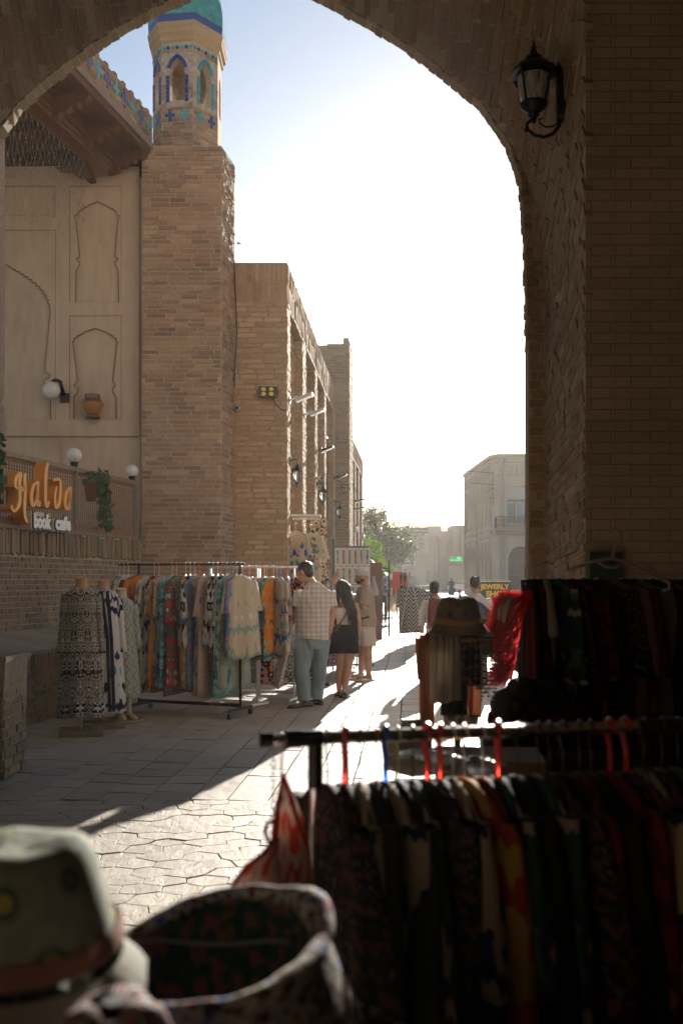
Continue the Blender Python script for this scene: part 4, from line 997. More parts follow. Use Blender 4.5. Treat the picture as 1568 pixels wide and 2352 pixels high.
# ---------------- dressed mannequins
def mannequin(loc, rz, label, fabric, H, hw, neck_m, seed, feet=False, sleeve=.55, hem=.2, base=(.42, .42), band=None):
    t = thing('mannequin', label, 'mannequin', (loc[0], loc[1], 0), 'dressed mannequins'); L = V(*loc, 0); rot = Matrix.Rotation(rz, 3, 'Z')
    def T(v): return L + rot @ V(*v)
    mb = MB()
    rg = []
    for r_, z in ((.062, 0), (.058, .03), (.052, .07), (.054, .10), (.058, .115)): rg.append([T((r_ * 1.05 * math.cos(a), r_ * math.sin(a) + .0, H - .115 + z + (.012 * math.sin(a) if z > .1 else 0))) for a in [2 * math.pi * k / 16 for k in range(16)]])
    mb.loft(rg, True, True); mb.build('neck', neck_m, t, smooth=True, sharp=40)
    r = random.Random(seed); top = H - .095; mb = MB(); rings = []; uvs = []; rows, seg = 26, 40; ph = r.uniform(0, 6)
    for i in range(rows + 1):
        s = i / rows; d = (top - hem) * s
        w_ = .06 + (hw - .06) * min(d / .08, 1) ** .55
        t_ = .055 + .06 * min(d / .12, 1)
        if d > .08:
            q = (d - .08) / (top - hem - .08)
            w_ = hw * (1 - .10 * math.sin(min(q / .28, 1) * math.pi) + .42 * max(0, q - .15)); t_ = .115 * (1 + .08 * math.sin(q * 8) * (q < .3) + .75 * max(0, q - .15))
        rg = []; uu = []
        for k in range(seg + 1):
            a = 2 * math.pi * k / seg; f = .022 * max(0, s - .2) * (math.sin(6 * a + ph) + .6 * math.sin(11 * a + ph * 2 + s * 2))
            if k < seg: rg.append(T(((w_ + f) * math.cos(a), (t_ + f) * math.sin(a), top - d + .012 * math.sin(3 * a) * s)))
            uu.append((1.15 * k / seg, top - d))
        rings.append(rg); uvs.append(uu)
    mb.loft(rings, True, True, uvs=uvs); mb.build('dress', fabric, t, smooth=True)
    for sg in (-1, 1):
        mb = MB(); rings = []; uvs = []
        for i in range(12):
            s = i / 11; c = V(sg * (hw * .88 + .05 * s), .01 - .03 * s, top - .075 - sleeve * s); rr_ = .058 - .006 * s
            rings.append([T((c.x + rr_ * .8 * (1 + .06 * math.sin(9 * s + k)) * math.cos(2 * math.pi * k / 12), c.y + rr_ * math.sin(2 * math.pi * k / 12), c.z)) for k in range(12)]); uvs.append([(.36 * k / 12, c.z) for k in range(13)])
        mb.loft(rings, True, True, uvs=uvs); mb.build('sleeve', fabric, t, smooth=True)
    if band is not None:
        for sg in (-1, 1):
            mb = MB(); mb.tube([T((sg * .03 + .0, -.12, top - .02)), T((hw * .30 + sg * .02, -.14, top - .5)), T((hw * .42 + sg * .02, -.22, hem + .02))], [(.018, .006)] * 3, 6); mb.build('front_band', band, t)
    if not feet:
        mb = MB(); mb.tube([T((0, 0, .05)), T((0, 0, hem + .35))], .009, 8); mb.build('stand_pole', M['grey_metal'], t)
        mb = MB()
        for s in (-1, 1): mb.box(T((0, s * .13, .02)), (base[0], .05, .04), rot)
        mb.build('base_runner', M['wood_pale'], t)
        for k in range(4): mb = MB(); mb.box(T((-base[0] * .375 + k * base[0] * .25, 0, .052)), (base[0] * .235, base[1] * .8, .022), rot); mb.build('base_board', M['wood_pale'], t)
    else:
        mb = MB(); mb.lathe([(.24, .0), (.25, .015), (.24, .03), (.02, .034)], L, 24); mb.build('round_base', M['wood_pale'], t, smooth=True, sharp=40)
        for s in (-1, 1):
            mb = MB(); p = V(s * .06 + .02, 0, 0)
            mb.tube([T(p + V(0, .02, hem + .1)), T(p + V(0, .02, .17)), T(p + V(.0, .015, .09)), T(p + V(.02, -.05, .06)), T(p + V(.05, -.12, .048)), T(p + V(.07, -.155, .044))], [(.042, .04), (.032, .034), (.03, .035), (.033, .03), (.03, .02), (.012, .01)], 12)
            mb.build('foot', neck_m, t, smooth=True)
    return t
mn1 = mat('mannequin_tan', col=(.5, .27, .13), rough=.45); mn2 = mat('mannequin_pink', col=(.52, .27, .18), rough=.45); mn3 = mat('mannequin_cream', col=(.55, .47, .34), rough=.4)
mannequin((-2.57, 9.85), .25, 'mannequin in a long black and white damask dress on a pallet base, the leftmost', C['bw_damask'], 1.56, .165, mn1, 31, sleeve=.58, hem=.19)
mannequin((-2.47, 10.35), .3, 'mannequin in a long white dress with deep blue ikat drops, the middle one', C['blue_ikat'], 1.535, .165, mn2, 32, sleeve=.58, hem=.17, band=plainc('navy', (.02, .03, .09)))
mannequin((-2.385, 10.8), .3, 'barefoot cream mannequin in a grey tile print dress on a round base', C['tile_print'], 1.44, .145, mn3, 33, feet=True, sleeve=.45, hem=.27)
# ================================================================== SIGN LETTERS
def text_mesh(body, size, extrude=0, offset=0, align='LEFT'):
    cu = bpy.data.curves.new('lettering', 'FONT'); cu.body = body; cu.size = size; cu.extrude = extrude; cu.offset = offset; cu.align_x = align; cu.resolution_u = 3
    o = bpy.data.objects.new('lettering', cu); COL.objects.link(o)
    dg = bpy.context.evaluated_depsgraph_get(); me = bpy.data.meshes.new_from_object(o.evaluated_get(dg)); bpy.data.objects.remove(o); bpy.data.curves.remove(cu); return me
def put_text(name, body, fr, u, z, size, m, parent, extrude=.004, offset=0, d=-.004, xs=1.0, align='LEFT'):
    me = text_mesh(body, size, extrude, offset, align); me.materials.clear(); me.materials.append(m)
    X, Y_, N_ = fr.U, Z, fr.N; o_ = fr(u, z, d)
    M4 = Matrix((X * xs, Y_, N_)).transposed().to_4x4(); M4.translation = o_; me.transform(M4)
    o = bpy.data.objects.new(name, me); return link(o, parent)
SF = Fr(CF.O + CF.N * .17, CF.U, CF.N)
def zu(zx, zy):
    x = zx / 4.165; y = 972.4 + zy / 4.165
    # intersect the ray with the sign's plane
    dx = (x - 784) / F; Yw = (SF.O.x - SF.U.x / SF.U.y * SF.O.y) / (dx - SF.U.x / SF.U.y)
    return ((Yw - SF.O.y) / SF.U.y, 1.53 - (y - 1333) / F * Yw)
sgn = thing('cafe_sign', 'orange three-dimensional script letters reading Halva, mounted on the lattice railing', 'sign', (-3.7, 12.3, 2.4))
def stroke(mb, pts, w0, depth):
    P2 = [V(*zu(*p[:2]), 0) for p in pts]; n = len(P2)
    # smooth
    sm = []
    for i in range(n - 1):
        a, b, c, d = P2[max(i - 1, 0)], P2[i], P2[i + 1], P2[min(i + 2, n - 1)]
        for k in range(4):
            t = k / 4; sm.append(.5 * ((2 * b) + (c - a) * t + (2 * a - 5 * b + 4 * c - d) * t * t + (3 * b - a - 3 * c + d) * t ** 3))
    sm.append(P2[-1]); n = len(sm); rg = []
    for i, p in enumerate(sm):
        t = (sm[min(i + 1, n - 1)] - sm[max(i - 1, 0)]).normalized(); q = V(-t.y, t.x, 0); s = i / (n - 1)
        w_ = w0 * (.55 + .45 * math.sin(math.pi * min(1, .12 + s * .85))) * (1.15 if abs(t.y) > .7 else .75)
        a, b = p + q * w_, p - q * w_
        rg.append([SF(a.x, a.y, 0), SF(b.x, b.y, 0), SF(b.x, b.y, depth), SF(a.x, a.y, depth)])
    mb.loft(rg, True, True)
LET = {'H': [[(172, 622), (152, 600), (160, 520), (203, 478), (192, 560), (196, 700), (186, 780), (150, 836), (120, 820), (114, 782)], [(256, 482), (240, 520), (245, 640), (241, 780), (243, 890), (270, 952)], [(196, 610), (218, 645), (246, 600)], [(196, 590), (222, 622), (246, 640)]],
       'a': [[(362, 560), (325, 600), (305, 690), (312, 765), (328, 785), (350, 740), (364, 640)], [(370, 552), (364, 640), (362, 740), (374, 788), (389, 745)]],
       'l': [[(466, 378), (447, 440), (440, 560), (440, 740), (452, 798), (474, 745)]],
       'v': [[(512, 545), (575, 540), (582, 640), (572, 750), (548, 806), (533, 770), (530, 690), (546, 604)]],
       'a2': [[(676, 612), (645, 650), (628, 740), (634, 805), (650, 815), (668, 760), (678, 660)], [(682, 606), (676, 700), (670, 790), (664, 828)]]}
for k, sts in LET.items():
    mb = MB()
    for i, st in enumerate(sts): stroke(mb, st, .030 if len(st) > 3 else .02, .155 + .002 * i)
    mb.build('letter', M['orange'], sgn)
sg2 = thing('cafe_sign', 'small white block letters reading book cafe, below the orange script', 'sign', (-3.7, 12.5, 2.2))
blk_out = mat('sign_outline', col=(.03, .03, .035), rough=.4)
for body, zx0, zx1 in (('book', 327, 482), ('cafe', 535, 674)):
    u0, z0 = zu(zx0, 990 if body == 'book' else 1008); u1, _ = zu(zx1, 1000)
    me = text_mesh(body, 1); wd = max(v.co.x for v in me.vertices); size = .235; xs = (u1 - u0) / (wd * size)
    put_text('word', body, SF, u0, z0, size, M['white'], sg2, .004, .012, 0, xs)
    put_text('word_outline', body, SF, u0, z0, size, blk_out, sg2, .006, .030, .012, xs)
    mb = MB(); rect(SF, u0 - .04, u1 + .02, z0 - .03, z0 + (.19 if body == 'book' else .13), .018, .16); mb.build('sign_box', M['cream_board'], sg2)

# ================================================================== LAMPS, POT, IVY
def globe(label, c, r, post_h=.06):
    t = thing('globe_lamp', label, 'lamp', c - Z * (r + post_h), 'white globe lamps of the cafe')
    mb = MB(); mb.sphere(c, r, 24, 14); mb.build('globe', M['globe'], t, smooth=True)
    mb = MB(); mb.lathe([(.045, c.z - r - post_h), (.05, c.z - r - .02), (.06, c.z - r + .012), (.04, c.z - r + .02)], (c.x, c.y, 0), 16); mb.build('lamp_base', M['black_metal'], t, smooth=True, sharp=40); return t
c = CF(cy(13.54), 3.07 + .16, .04); globe('white globe lamp on the middle post of the lattice railing', c, .105)
c = CF(cy(15.35), 3.07 + .15, .04); globe('white globe lamp at the right end of the railing, beside the brick tower', c, .098)
wl = thing('wall_globe_lamp', 'white globe lamp on a black bracket fixed to the stucco wall', 'lamp', V(sx(129), 15.72, sz(903)), 'white globe lamps of the cafe')
c = V(sx(129), 15.66, sz(903)); mb = MB(); mb.sphere(c, .137, 24, 14); mb.build('globe', M['globe'], wl, smooth=True)
mb = MB(); mb.tube([c + V(0, 0, .13), c + V(.06, 0, .165), c + V(.13, .03, .14), c + V(.15, .08, .02), c + V(.15, .17, -.05)], [(.02, .03)] * 5, 8); mb.build('arm', M['black_metal'], wl, smooth=True)
mb = MB(); mb.box(c + V(.16, .19, -.09), (.14, .06, .15)); mb.build('junction_box', M['black'], wl)
mb = MB(); mb.tube([V(sx(141), SY - .035, sz(925)), V(sx(141), SY - .035, sz(996)), V(sx(142), SY - .055, sz(1004)), V(sx(142), SY - .03, sz(1085))], .011, 8); o = mb.build('cable_conduit', M['plaster'], smooth=True); tag(o, 'thin painted conduit running down the stucco below the wall globe lamp', 'conduit')
def clay(t, p):
    n = tex(t, 'Noise', 3, coord(t), 4).outputs[0]; s_ = _sep(t, coord(t, 'Generated')).outputs[2]
    c = ramp(t, s_, [(.0, (.16, .1, .06)), (.18, (.15, .09, .05)), (.24, (.33, .13, .03)), (.62, (.36, .15, .035)), (.68, (.14, .085, .05)), (.8, (.11, .07, .045)), (.93, (.25, .12, .04)), (1, (.12, .08, .05))])
    t.links.new(mixc(t, .5, c, ramp(t, n, [(.3, (.7, .7, .7)), (.7, (1.1, 1.1, 1.1))]), 'MULTIPLY'), p.inputs['Base Color'])
M['pot'] = mat('glazed_clay', clay, rough=.4)
mb = MB(); z0 = sz(965); s_ = .00695
mb.lathe([(.11, z0), (.12, z0 + .012), (.115, z0 + .035), (.085, z0 + .05), (.09, z0 + .09), (.14, z0 + .16), (.178, z0 + .215), (.172, z0 + .24), (.13, z0 + .29), (.115, z0 + .31), (.12, z0 + .34), (.118, z0 + .375), (.10, z0 + .38), (.09, z0 + .34), (.02, z0 + .33)], (sx(219), 15.73, 0), 28)
o = mb.build('clay_pot', M['pot'], smooth=True, sharp=60); tag(o, 'brown glazed clay pot standing in the lower scalloped panel of the stucco wall', 'pot')
def leafmat(name, cols, tr=.35):
    def fn(t, p):
        r = pieceval(t); c = ramp(t, r, [(i / (len(cols) - 1), k) for i, k in enumerate(cols)]); t.links.new(c, p.inputs['Base Color'])
        trn = t.nodes.new('ShaderNodeBsdfTranslucent'); t.links.new(mixc(t, 1.0, c, (1.6, 1.9, .7), 'MULTIPLY'), trn.inputs[0])
        mx = t.nodes.new('ShaderNodeMixShader'); mx.inputs[0].default_value = tr
        t.links.new(p.outputs[0], mx.inputs[1]); t.links.new(trn.outputs[0], mx.inputs[2]); t.links.new(mx.outputs[0], t.nodes['Material Output'].inputs[0])
    return mat(name, fn, rough=.45)
M['ivy'] = leafmat('ivy_leaf', [(.02, .06, .02), (.035, .09, .03), (.015, .045, .015)], .15)
M['leaf'] = leafmat('tree_leaf', [(.03, .05, .018), (.05, .075, .025), (.02, .035, .014), (.065, .085, .03)], .25)
M['leaf_lt'] = leafmat('young_leaf', [(.08, .13, .03), (.11, .16, .04), (.05, .10, .025)], .5)
M['bark'] = mat('bark', lambda t, p: bump(t, p, tex(t, 'Noise', 12, wpos(t, (1, 1, .3)), 5).outputs[0], .8, .03), col=(.09, .065, .045), rough=.9)
def leaf(mb, c, s, r, nrm=None):
    a = V(r.gauss(0, 1), r.gauss(0, 1), r.gauss(0, 1)).normalized() if nrm is None else (nrm + V(r.gauss(0, .4), r.gauss(0, .4), r.gauss(0, .4))).normalized()
    b = a.cross(V(r.gauss(0, 1), r.gauss(0, 1), r.gauss(0, 1))).normalized(); d = a.cross(b)
    mb.add([c - b * s, c + d * s * .55 + b * s * -.2, c + b * s, c - d * s * .55 + b * s * -.2], [(0, 1, 2, 3)])
def ivy(label, path, n, rad, size, box_=True, seed=1):
    r = random.Random(seed); t = thing('ivy_plant', label, 'plant', path[0])
    mb = MB()
    for i in range(n):
        s = r.random() * (len(path) - 1); k = int(s); p = V(*path[k]).lerp(V(*path[k + 1]), s - k)
        p = p + V(r.gauss(0, rad), r.gauss(0, rad), r.gauss(0, rad)); leaf(mb, p, size * r.uniform(.7, 1.3), r, V(.3, -1, .2))
    mb.build('leaves', M['ivy'], t, fix=False, kind='stuff'); mb = MB(); mb.tube([V(*p) for p in path], .008, 6); mb.build('stem', M['bark'], t)
    if box_: mb = MB(); p = V(*path[0]); mb.loft([[p + V(a * k, b * k, z) for a, b in ((-1, -1), (1, -1), (1, 1), (-1, 1))] for k, z in ((.055, -.30), (.075, -.04), (.06, -.04), (.055, -.1))], True, True); mb.build('planter', M['wood'], t)
p0 = CF(cy(13.75), 2.92, -.10); ivy('trailing ivy in a wooden planter on the railing, right of the sign', [p0, p0 + V(.10, .05, .02), p0 + V(.17, .05, -.2), p0 + V(.17, .08, -.45), p0 + V(.18, .08, -.68)], 170, .05, .055, seed=4)
p0 = CF(cy(11.42), 3.05, -.10); ivy('trailing ivy at the left edge of the photo, left of the orange letters', [p0 + V(-.08, 0, .06), p0 + V(-.02, 0, 0), p0 + V(.02, 0, -.2), p0 + V(.0, .02, -.42), p0 + V(.0, 0, -.62)], 190, .05, .06, False, seed=6)
# string-light net under the eave
r = random.Random(12); mb = MB(); top = [EF(LE - 5.6 + i * .075, 0, BF_D + .2) for i in range(66)]
for i, p in enumerate(top):
    s = i / 65; zt = 8.12 - .62 * math.sin(s * math.pi * .5) ** 2 * 0 - .2 * (s); L = 1.0 + 1.5 * (1 - s) + r.uniform(-.3, .3); n = 9
    pts = [V(p.x + .035 * ((k + i) % 2) + r.uniform(-.008, .008), p.y + r.uniform(-.01, .01), zt - L * k / n) for k in range(n + 1)]
    mb.tube(pts, .0028, 3, cap=False)
    for q in pts[1::2]: mb.box(q, (.012, .012, .022))
mb.tube([p + Z * (-.12 - .12 * math.sin(i * .45)) for i, p in enumerate(top)], .006, 4)
o = mb.build('string_light_net', mat('clear_wire', col=(.2, .17, .14), rough=.4), fix=False); o['kind']='stuff'; tag(o, 'net of unlit string lights hanging from the timber eave over the stucco wall', 'string lights')
# cables and small fittings on the tower and wing
mb = MB(); mb.tube([at(538, 603, 16.27), at(540, 660, 16.27), at(543, 720, 16.27), at(544, 760, 16.27), at(541, 830, 16.27), at(538, 890, 16.27)], .009, 6); o = mb.build('hanging_cable', M['black'], smooth=True); tag(o, 'black cable hanging down the corner between tower and arcade front', 'cable')
def part(t, name, m, fnc, **kw):
    mb = MB(); fnc(mb); return mb.build(name, m, t, **kw)
fl = thing('flood_light', 'black square flood light with four yellow LED lenses on the arcade front', 'flood light', V(-1.2, 16.2, 4.59))
c = V(-1.20, 16.17, 4.59); part(fl, 'housing', M['black'], lambda q: q.box(c, (.31, .07, .17)))
led = mat('yellow_lens', col=(.75, .62, .12), rough=.25)
for i in (-1, 1):
    for j in (-1, 1): part(fl, 'lens', led, lambda q: q.sphere(c + V(i * .062, -.036, j * .037), (.038, .015, .032), 14, 8), smooth=True)
part(fl, 'bracket', M['black'], lambda q: (q.box(c + V(.17, .03, 0), (.02, .14, .05)), q.box(c + V(-.165, .03, 0), (.02, .14, .05))))
part(fl, 'cord', M['black'], lambda q: q.tube([c + V(.09, .03, -.09), c + V(.13, .08, -.19), c + V(.22, .10, -.27), c + V(.31, .09, -.3)], .007, 6))
dc = thing('dome_camera', 'round white security camera on the arcade front near the tower', 'camera', V(-1.69, 16.27, 4.34))
c = V(-1.70, 16.26, 4.34); part(dc, 'body', M['grey_metal'], lambda q: q.tube([c + V(0, .04, 0), c + V(0, -.03, 0), c + V(0, -.05, 0)], [.058, .055, .035], 20)); part(dc, 'eye', M['black'], lambda q: q.sphere(c + V(0, -.05, 0), .026, 12, 8), smooth=True)

glassm = mat('lantern_glass', col=(.75, .75, .66), rough=.08, trans=.75, ior=1.3)
def lantern_hang(label, u, z, out=.12, s=1.0, group='lanterns hanging along the arcade'):
    p = WF(u, z); t = thing('wall_lantern', label, 'lantern', p, group); o_ = WF.N
    c = p + o_ * out
    part(t, 'wall_plate', M['black_metal'], lambda q: q.bar(p + Z * .16 * s, p + Z * .30 * s, .06 * s, .03))
    part(t, 'arm', M['black_metal'], lambda q: q.tube([p + Z * .20 * s, p + o_ * out * .4 + Z * .27 * s, p + o_ * out + Z * .25 * s, c + Z * .17 * s], .011 * s, 8), smooth=True)
    part(t, 'roof', M['black_metal'], lambda q: q.lathe([(.012 * s, c.z + .19 * s), (.02 * s, c.z + .16 * s), (.05 * s, c.z + .135 * s), (.085 * s, c.z + .10 * s), (.098 * s, c.z + .07 * s), (.085 * s, c.z + .068 * s)], (c.x, c.y, 0), 6))
    part(t, 'glass', glassm, lambda q: q.lathe([(.074 * s, c.z + .07 * s), (.078 * s, c.z + .0 * s), (.062 * s, c.z - .08 * s), (.03 * s, c.z - .125 * s)], (c.x, c.y, 0), 12), smooth=True)
    for k in range(6):
        a = math.pi * k / 3; d = V(math.cos(a), math.sin(a), 0)
        part(t, 'rib', M['black_metal'], lambda q: q.tube([c + d * .078 * s + Z * .07 * s, c + d * .083 * s, c + d * .066 * s - Z * .08 * s, c + d * .03 * s - Z * .13 * s], .006 * s, 5))
    part(t, 'finial', M['black_metal'], lambda q: q.lathe([(.035 * s, c.z - .12 * s), (.025 * s, c.z - .15 * s), (.008 * s, c.z - .17 * s), (.012 * s, c.z - .185 * s), (.002, c.z - .21 * s)], (c.x, c.y, 0), 10), smooth=True)
lantern_hang('black lantern nearest along the arcade, on its corner pier', .30, 3.28, .14, 1.0)
lantern_hang('middle black lantern of the arcade, below the white security camera', 5.25, 3.36, .15, 1.05)
lantern_hang('small black lantern farthest along the first arcade, beside the tall portal block', 10.55, 3.38, .16, 1.05)
def arm_flood(label, u, z, L, m, s=1.0, fr=None, tilt=.12):
    fr = fr or WF; p = fr(u, z); o_ = fr.N; t = thing('street_flood_lamp', label, 'flood lamp', p, 'flat flood lamps on arms')
    part(t, 'arm', m, lambda q: q.bar(p - Z * .06, p + o_ * L * .35 + Z * .02, .04, .03)); part(t, 'wall_bracket', m, lambda q: q.box(p - Z * .05, (.05, .06, .12)))
    a, b = p + o_ * L * .28 - Z * .05 * s, p + o_ * L + Z * .05 * s
    part(t, 'head', m, lambda q: q.bar(a, b, .20 * s, .045 * s)); part(t, 'reflector', M['globe'], lambda q: q.bar(a + o_ * .02 - Z * .028 * s, b - o_ * .02 - Z * .028 * s, .17 * s, .008)); return t
arm_flood('grey flood lamp on an arm, nearest on the corner pier', .30, 4.58, .40, M['grey_metal'])
arm_flood('ribbed pale flood lamp on an arm of the second pier', 2.75, 4.75, .40, M['grey_metal'])
arm_flood('dark flood lamp on an arm of the third pier', 5.2, 4.36, .38, M['black_metal'])
arm_flood('dark flood lamp with a coil of cable below it, on the fifth pier', 10.5, 4.33, .36, M['black_metal'])
arm_flood('upper of two dark flood lamps on the farther arcade', 5.3, 4.40, .5, M['black_metal'], fr=WF2); arm_flood('lower of two dark flood lamps on the farther arcade', 5.35, 4.12, .5, M['black_metal'], fr=WF2)
cc = thing('security_camera', 'white bullet camera on a conduit of the third pier, above the middle lantern', 'camera', WF(5.2, 3.75)); p = WF(5.2, 3.72)
part(cc, 'body', M['white_metal'], lambda q: q.tube([p + WF.N * .03 + V(0, .08, .03), p + WF.N * .12 + V(0, -.06, 0)], .036, 12), smooth=True, sharp=40); part(cc, 'lens', M['black'], lambda q: q.tube([p + WF.N * .12 + V(0, -.06, 0), p + WF.N * .126 + V(0, -.07, 0)], .028, 12))
part(cc, 'junction_box', M['white_metal'], lambda q: q.box(p + Z * .28 + WF.N * .02, (.05, .08, .12))); part(cc, 'conduit', M['white_metal'], lambda q: q.tube([p + Z * .22, p - WF.U * .08 - Z * .1, p - WF.U * .12 - Z * .3], .01, 6))
mb = MB(); q0 = WF(10.7, 4.2); mb.tube([q0 + V(.05, 0, .05), q0 + V(.2, 0, .0), q0 + V(.22, 0, -.15)] + [V(q0.x + .30 + .12 * math.cos(a), q0.y, q0.z - .18 + .12 * math.sin(a)) for a in [i * .5 for i in range(28)]] + [q0 + V(.5, 0, -.05), q0 + V(.6, 0, -.3), q0 + V(.68, .3, -.5)], .009, 5); o = mb.build('cable_coil', M['black']); tag(o, 'coil of black cable hanging from the flood lamp by the portal block', 'cable')
mb = MB(); mb.tube([WF(8.1, 5.0, -.02), WF(8.1, 3.0, -.02)], .012, 6); mb.tube([WF(8.0, 5.0, -.02), WF(8.1, 5.02, -.02)], .012, 6); o = mb.build('conduit', M['black_metal']); tag(o, 'thin dark conduit running down between the third and fourth piers', 'conduit')

# ---------------- the large lantern on the right jamb
LN = thing('wall_lantern', 'large ornate black lantern with rippled glass on a scroll arm, upper right under the arch', 'lantern', V(1.6, 7.36, 5.1))
c = V(1.418, 7.36, 0); zr = 5.28; cx = (c.x, c.y, 0); bm_ = M['black_metal']
def L_(name, m, prof, seg=20, **kw): return part(LN, name, m, lambda q: q.lathe([(r_, zr + z_) for r_, z_ in prof], cx, seg), smooth=True, sharp=45, **kw)
L_('roof', bm_, [(.165, -.012), (.168, .01), (.14, .03), (.115, .062), (.075, .085), (.05, .09), (.05, .095)])
L_('cap', bm_, [(.035, .09), (.06, .10), (.062, .115), (.035, .125), (.024, .15), (.028, .155), (.018, .175), (.02, .19), (.006, .215), (.009, .225), (.001, .245)])
wav = mat('rippled_glass', lambda t, p: bump(t, p, tex(t, 'Noise', 22, coord(t, 'Object', (1, 1, .4)), 2).outputs[0], 1.0, .06), col=(.85, .85, .8), rough=.12, trans=.55, ior=1.35)
L_('glass', wav, [(.117, -.012), (.12, -.06), (.113, -.13), (.098, -.19), (.085, -.235)], 28)
L_('bowl', bm_, [(.10, -.225), (.103, -.24), (.085, -.262), (.05, -.285), (.04, -.30), (.045, -.31), (.018, -.335), (.022, -.35), (.012, -.37)])
L_('glass_rim', bm_, [(.124, -.005), (.126, -.03), (.118, -.032)])
L_('bulb_holder', bm_, [(.018, -.02), (.02, -.10), (.012, -.11), (.012, -.22)], 10)
for k in range(4):
    a = math.pi * (k / 2 + .25); d = V(math.cos(a), math.sin(a), 0); q3 = V(*cx)
    part(LN, 'rib', bm_, lambda q: q.tube([q3 + d * r_ + Z * (zr + z_) for r_, z_ in ((.16, -.01), (.15, -.05), (.128, -.07), (.123, -.13), (.106, -.2), (.095, -.24))], .009, 6), smooth=True)
    part(LN, 'roof_boss', bm_, lambda q: q.sphere(q3 + d * .158 + Z * (zr - .005), .022, 10, 6), smooth=True)
px = .003218
def lp(dx, dz): return V(c.x + dx * px, 7.36, zr + dz * px)
part(LN, 'scroll_arm', bm_, lambda q: q.tube([lp(62, 14), lp(56, 17), lp(52, 10), lp(57, -4), lp(63, -18), lp(64, -60), lp(64, -100), lp(58, -122), lp(44, -140), lp(24, -147), lp(2, -143), lp(-14, -130), lp(-16, -117), lp(-6, -108), lp(4, -108)], [.010, .011, .011, .012, .013, .014, .014, .014, .014, .013, .013, .013, .012, .011, .01], 8), smooth=True)
part(LN, 'small_scroll', bm_, lambda q: q.tube([lp(60, -110), lp(46, -122), lp(28, -124), lp(14, -116), lp(12, -106), lp(20, -104)], .007, 6), smooth=True)
part(LN, 'scroll_tip', bm_, lambda q: q.tube([lp(-15, -124), lp(-19, -132), lp(-17, -137)], [.012, .01, .004], 6), smooth=True)
part(LN, 'wall_plate', bm_, lambda q: q.loft([[V(1.60 + a_, 7.36 + b_ * k, zr + z_ * px) for a_, b_ in ((-.012, -.03), (.03, -.045), (.05, -.045), (.05, .045), (.03, .045), (-.012, .03))] for k, z_ in ((.15, 24), (.8, 12), (1, -10), (1, -84), (.8, -100), (.1, -112))], True, True))
for z_ in (-26, -70): part(LN, 'stay', bm_, lambda q: q.tube([lp(64, z_), lp(74, z_)], .011, 8))

# ================================================================== FAR END OF THE STREET
def fz(py, d): return 1.53 - (py - 1333) / F * d
def fx(px_, d): return (px_ - 784) / F * d
def facemat(name, a, b, sc=1.0, rows=True):
    def fn(t, p):
        q = N(t, 'ShaderNodeTexBrick'); q.inputs['Scale'].default_value = 1; q.inputs['Brick Width'].default_value = .42; q.inputs['Row Height'].default_value = .14; q.inputs['Mortar Size'].default_value = .014
        q.inputs['Color1'].default_value = (*a, 1); q.inputs['Color2'].default_value = (*b, 1); q.inputs['Mortar'].default_value = (*[k * .72 for k in a], 1)
        s = _sep(t, wpos(t)); cb = t.nodes.new('ShaderNodeCombineXYZ'); t.links.new(mathn(t, 'ADD', s.outputs[0], s.outputs[1]), cb.inputs[0]); t.links.new(s.outputs[2], cb.inputs[1]); t.links.new(cb.outputs[0], q.inputs[0])
        n = tex(t, 'Noise', .5, wpos(t), 6).outputs[0]
        t.links.new(mixc(t, .6, q.outputs[0], ramp(t, n, [(.3, (.75, .73, .7)), (.7, (1.12, 1.1, 1.08))]), 'MULTIPLY'), p.inputs['Base Color'])
        bump(t, p, q.outputs[1], .4, -.02)
    return mat(name, fn, rough=.9, spec=.2)
M['far_brick'] = facemat('pale_far_brick', (.56, .43, .31), (.63, .49, .36)); M['far_clay'] = facemat('far_clay_wall', (.36, .28, .2), (.4, .31, .22)); M['far_trim'] = mat('pale_trim', col=(.42, .34, .26), rough=.85)
M['win_dark'] = mat('dark_window', col=(.05, .045, .04), rough=.15, spec=.6); M['door_brown'] = mat('brown_door', col=(.10, .055, .035), rough=.5); M['frame_brown'] = mat('brown_frame', col=(.22, .10, .055), rough=.5); M['curtain'] = mat('pale_curtain', lambda t, p: t.links.new(ramp(t, tex(t, 'Wave', 3, wpos(t)).outputs[0], [(0, (.4, .36, .3)), (1, (.55, .5, .44))]), p.inputs['Base Color']), rough=.8)
rb = thing('two_storey_house', 'pale brick two-storey corner house with tall lancet windows, arched door and iron balcony', 'house', V(16, 90, 0))
A0, A1 = V(13.1, 105, 0), V(13.45, 89.2, 0)       # long side seen at a slant
U1 = (A1 - A0).normalized(); N1 = V(U1.y, -U1.x, 0)
if N1.x > 0: N1 = -N1
LS = Fr(A0, U1, N1); LL = (A1 - A0).length; HB = 12.7
mb = MB(); mt = MB(); wins = []
nb = 9; cur = 0.0; segs = [1.6, 1.5, 1.5, 1.5, 1.5, 2.0, 1.9, 2.2, 2.1]; k_ = LL / sum(segs); segs = [s * k_ for s in segs]
for i, wdt in enumerate(segs):
    cu = cur + wdt / 2; hw = wdt * .24
    arch_wall(mb, LS, cur, cur + wdt, 0, 5.9, cu, hw, .3, 3.6, 4.75, .35, c=1.5, back=False); arch_wall(mb, LS, cur, cur + wdt, 5.9, HB, cu, hw, 6.5, 9.2, 10.3, .35, c=1.5, back=False)
    wins += [(LS, cu, hw, .3, 3.6, 4.75, 1.5), (LS, cu, hw, 6.5, 9.2, 10.3, 1.5)]
    for u in (cur,): rect_p = u
    cur += wdt
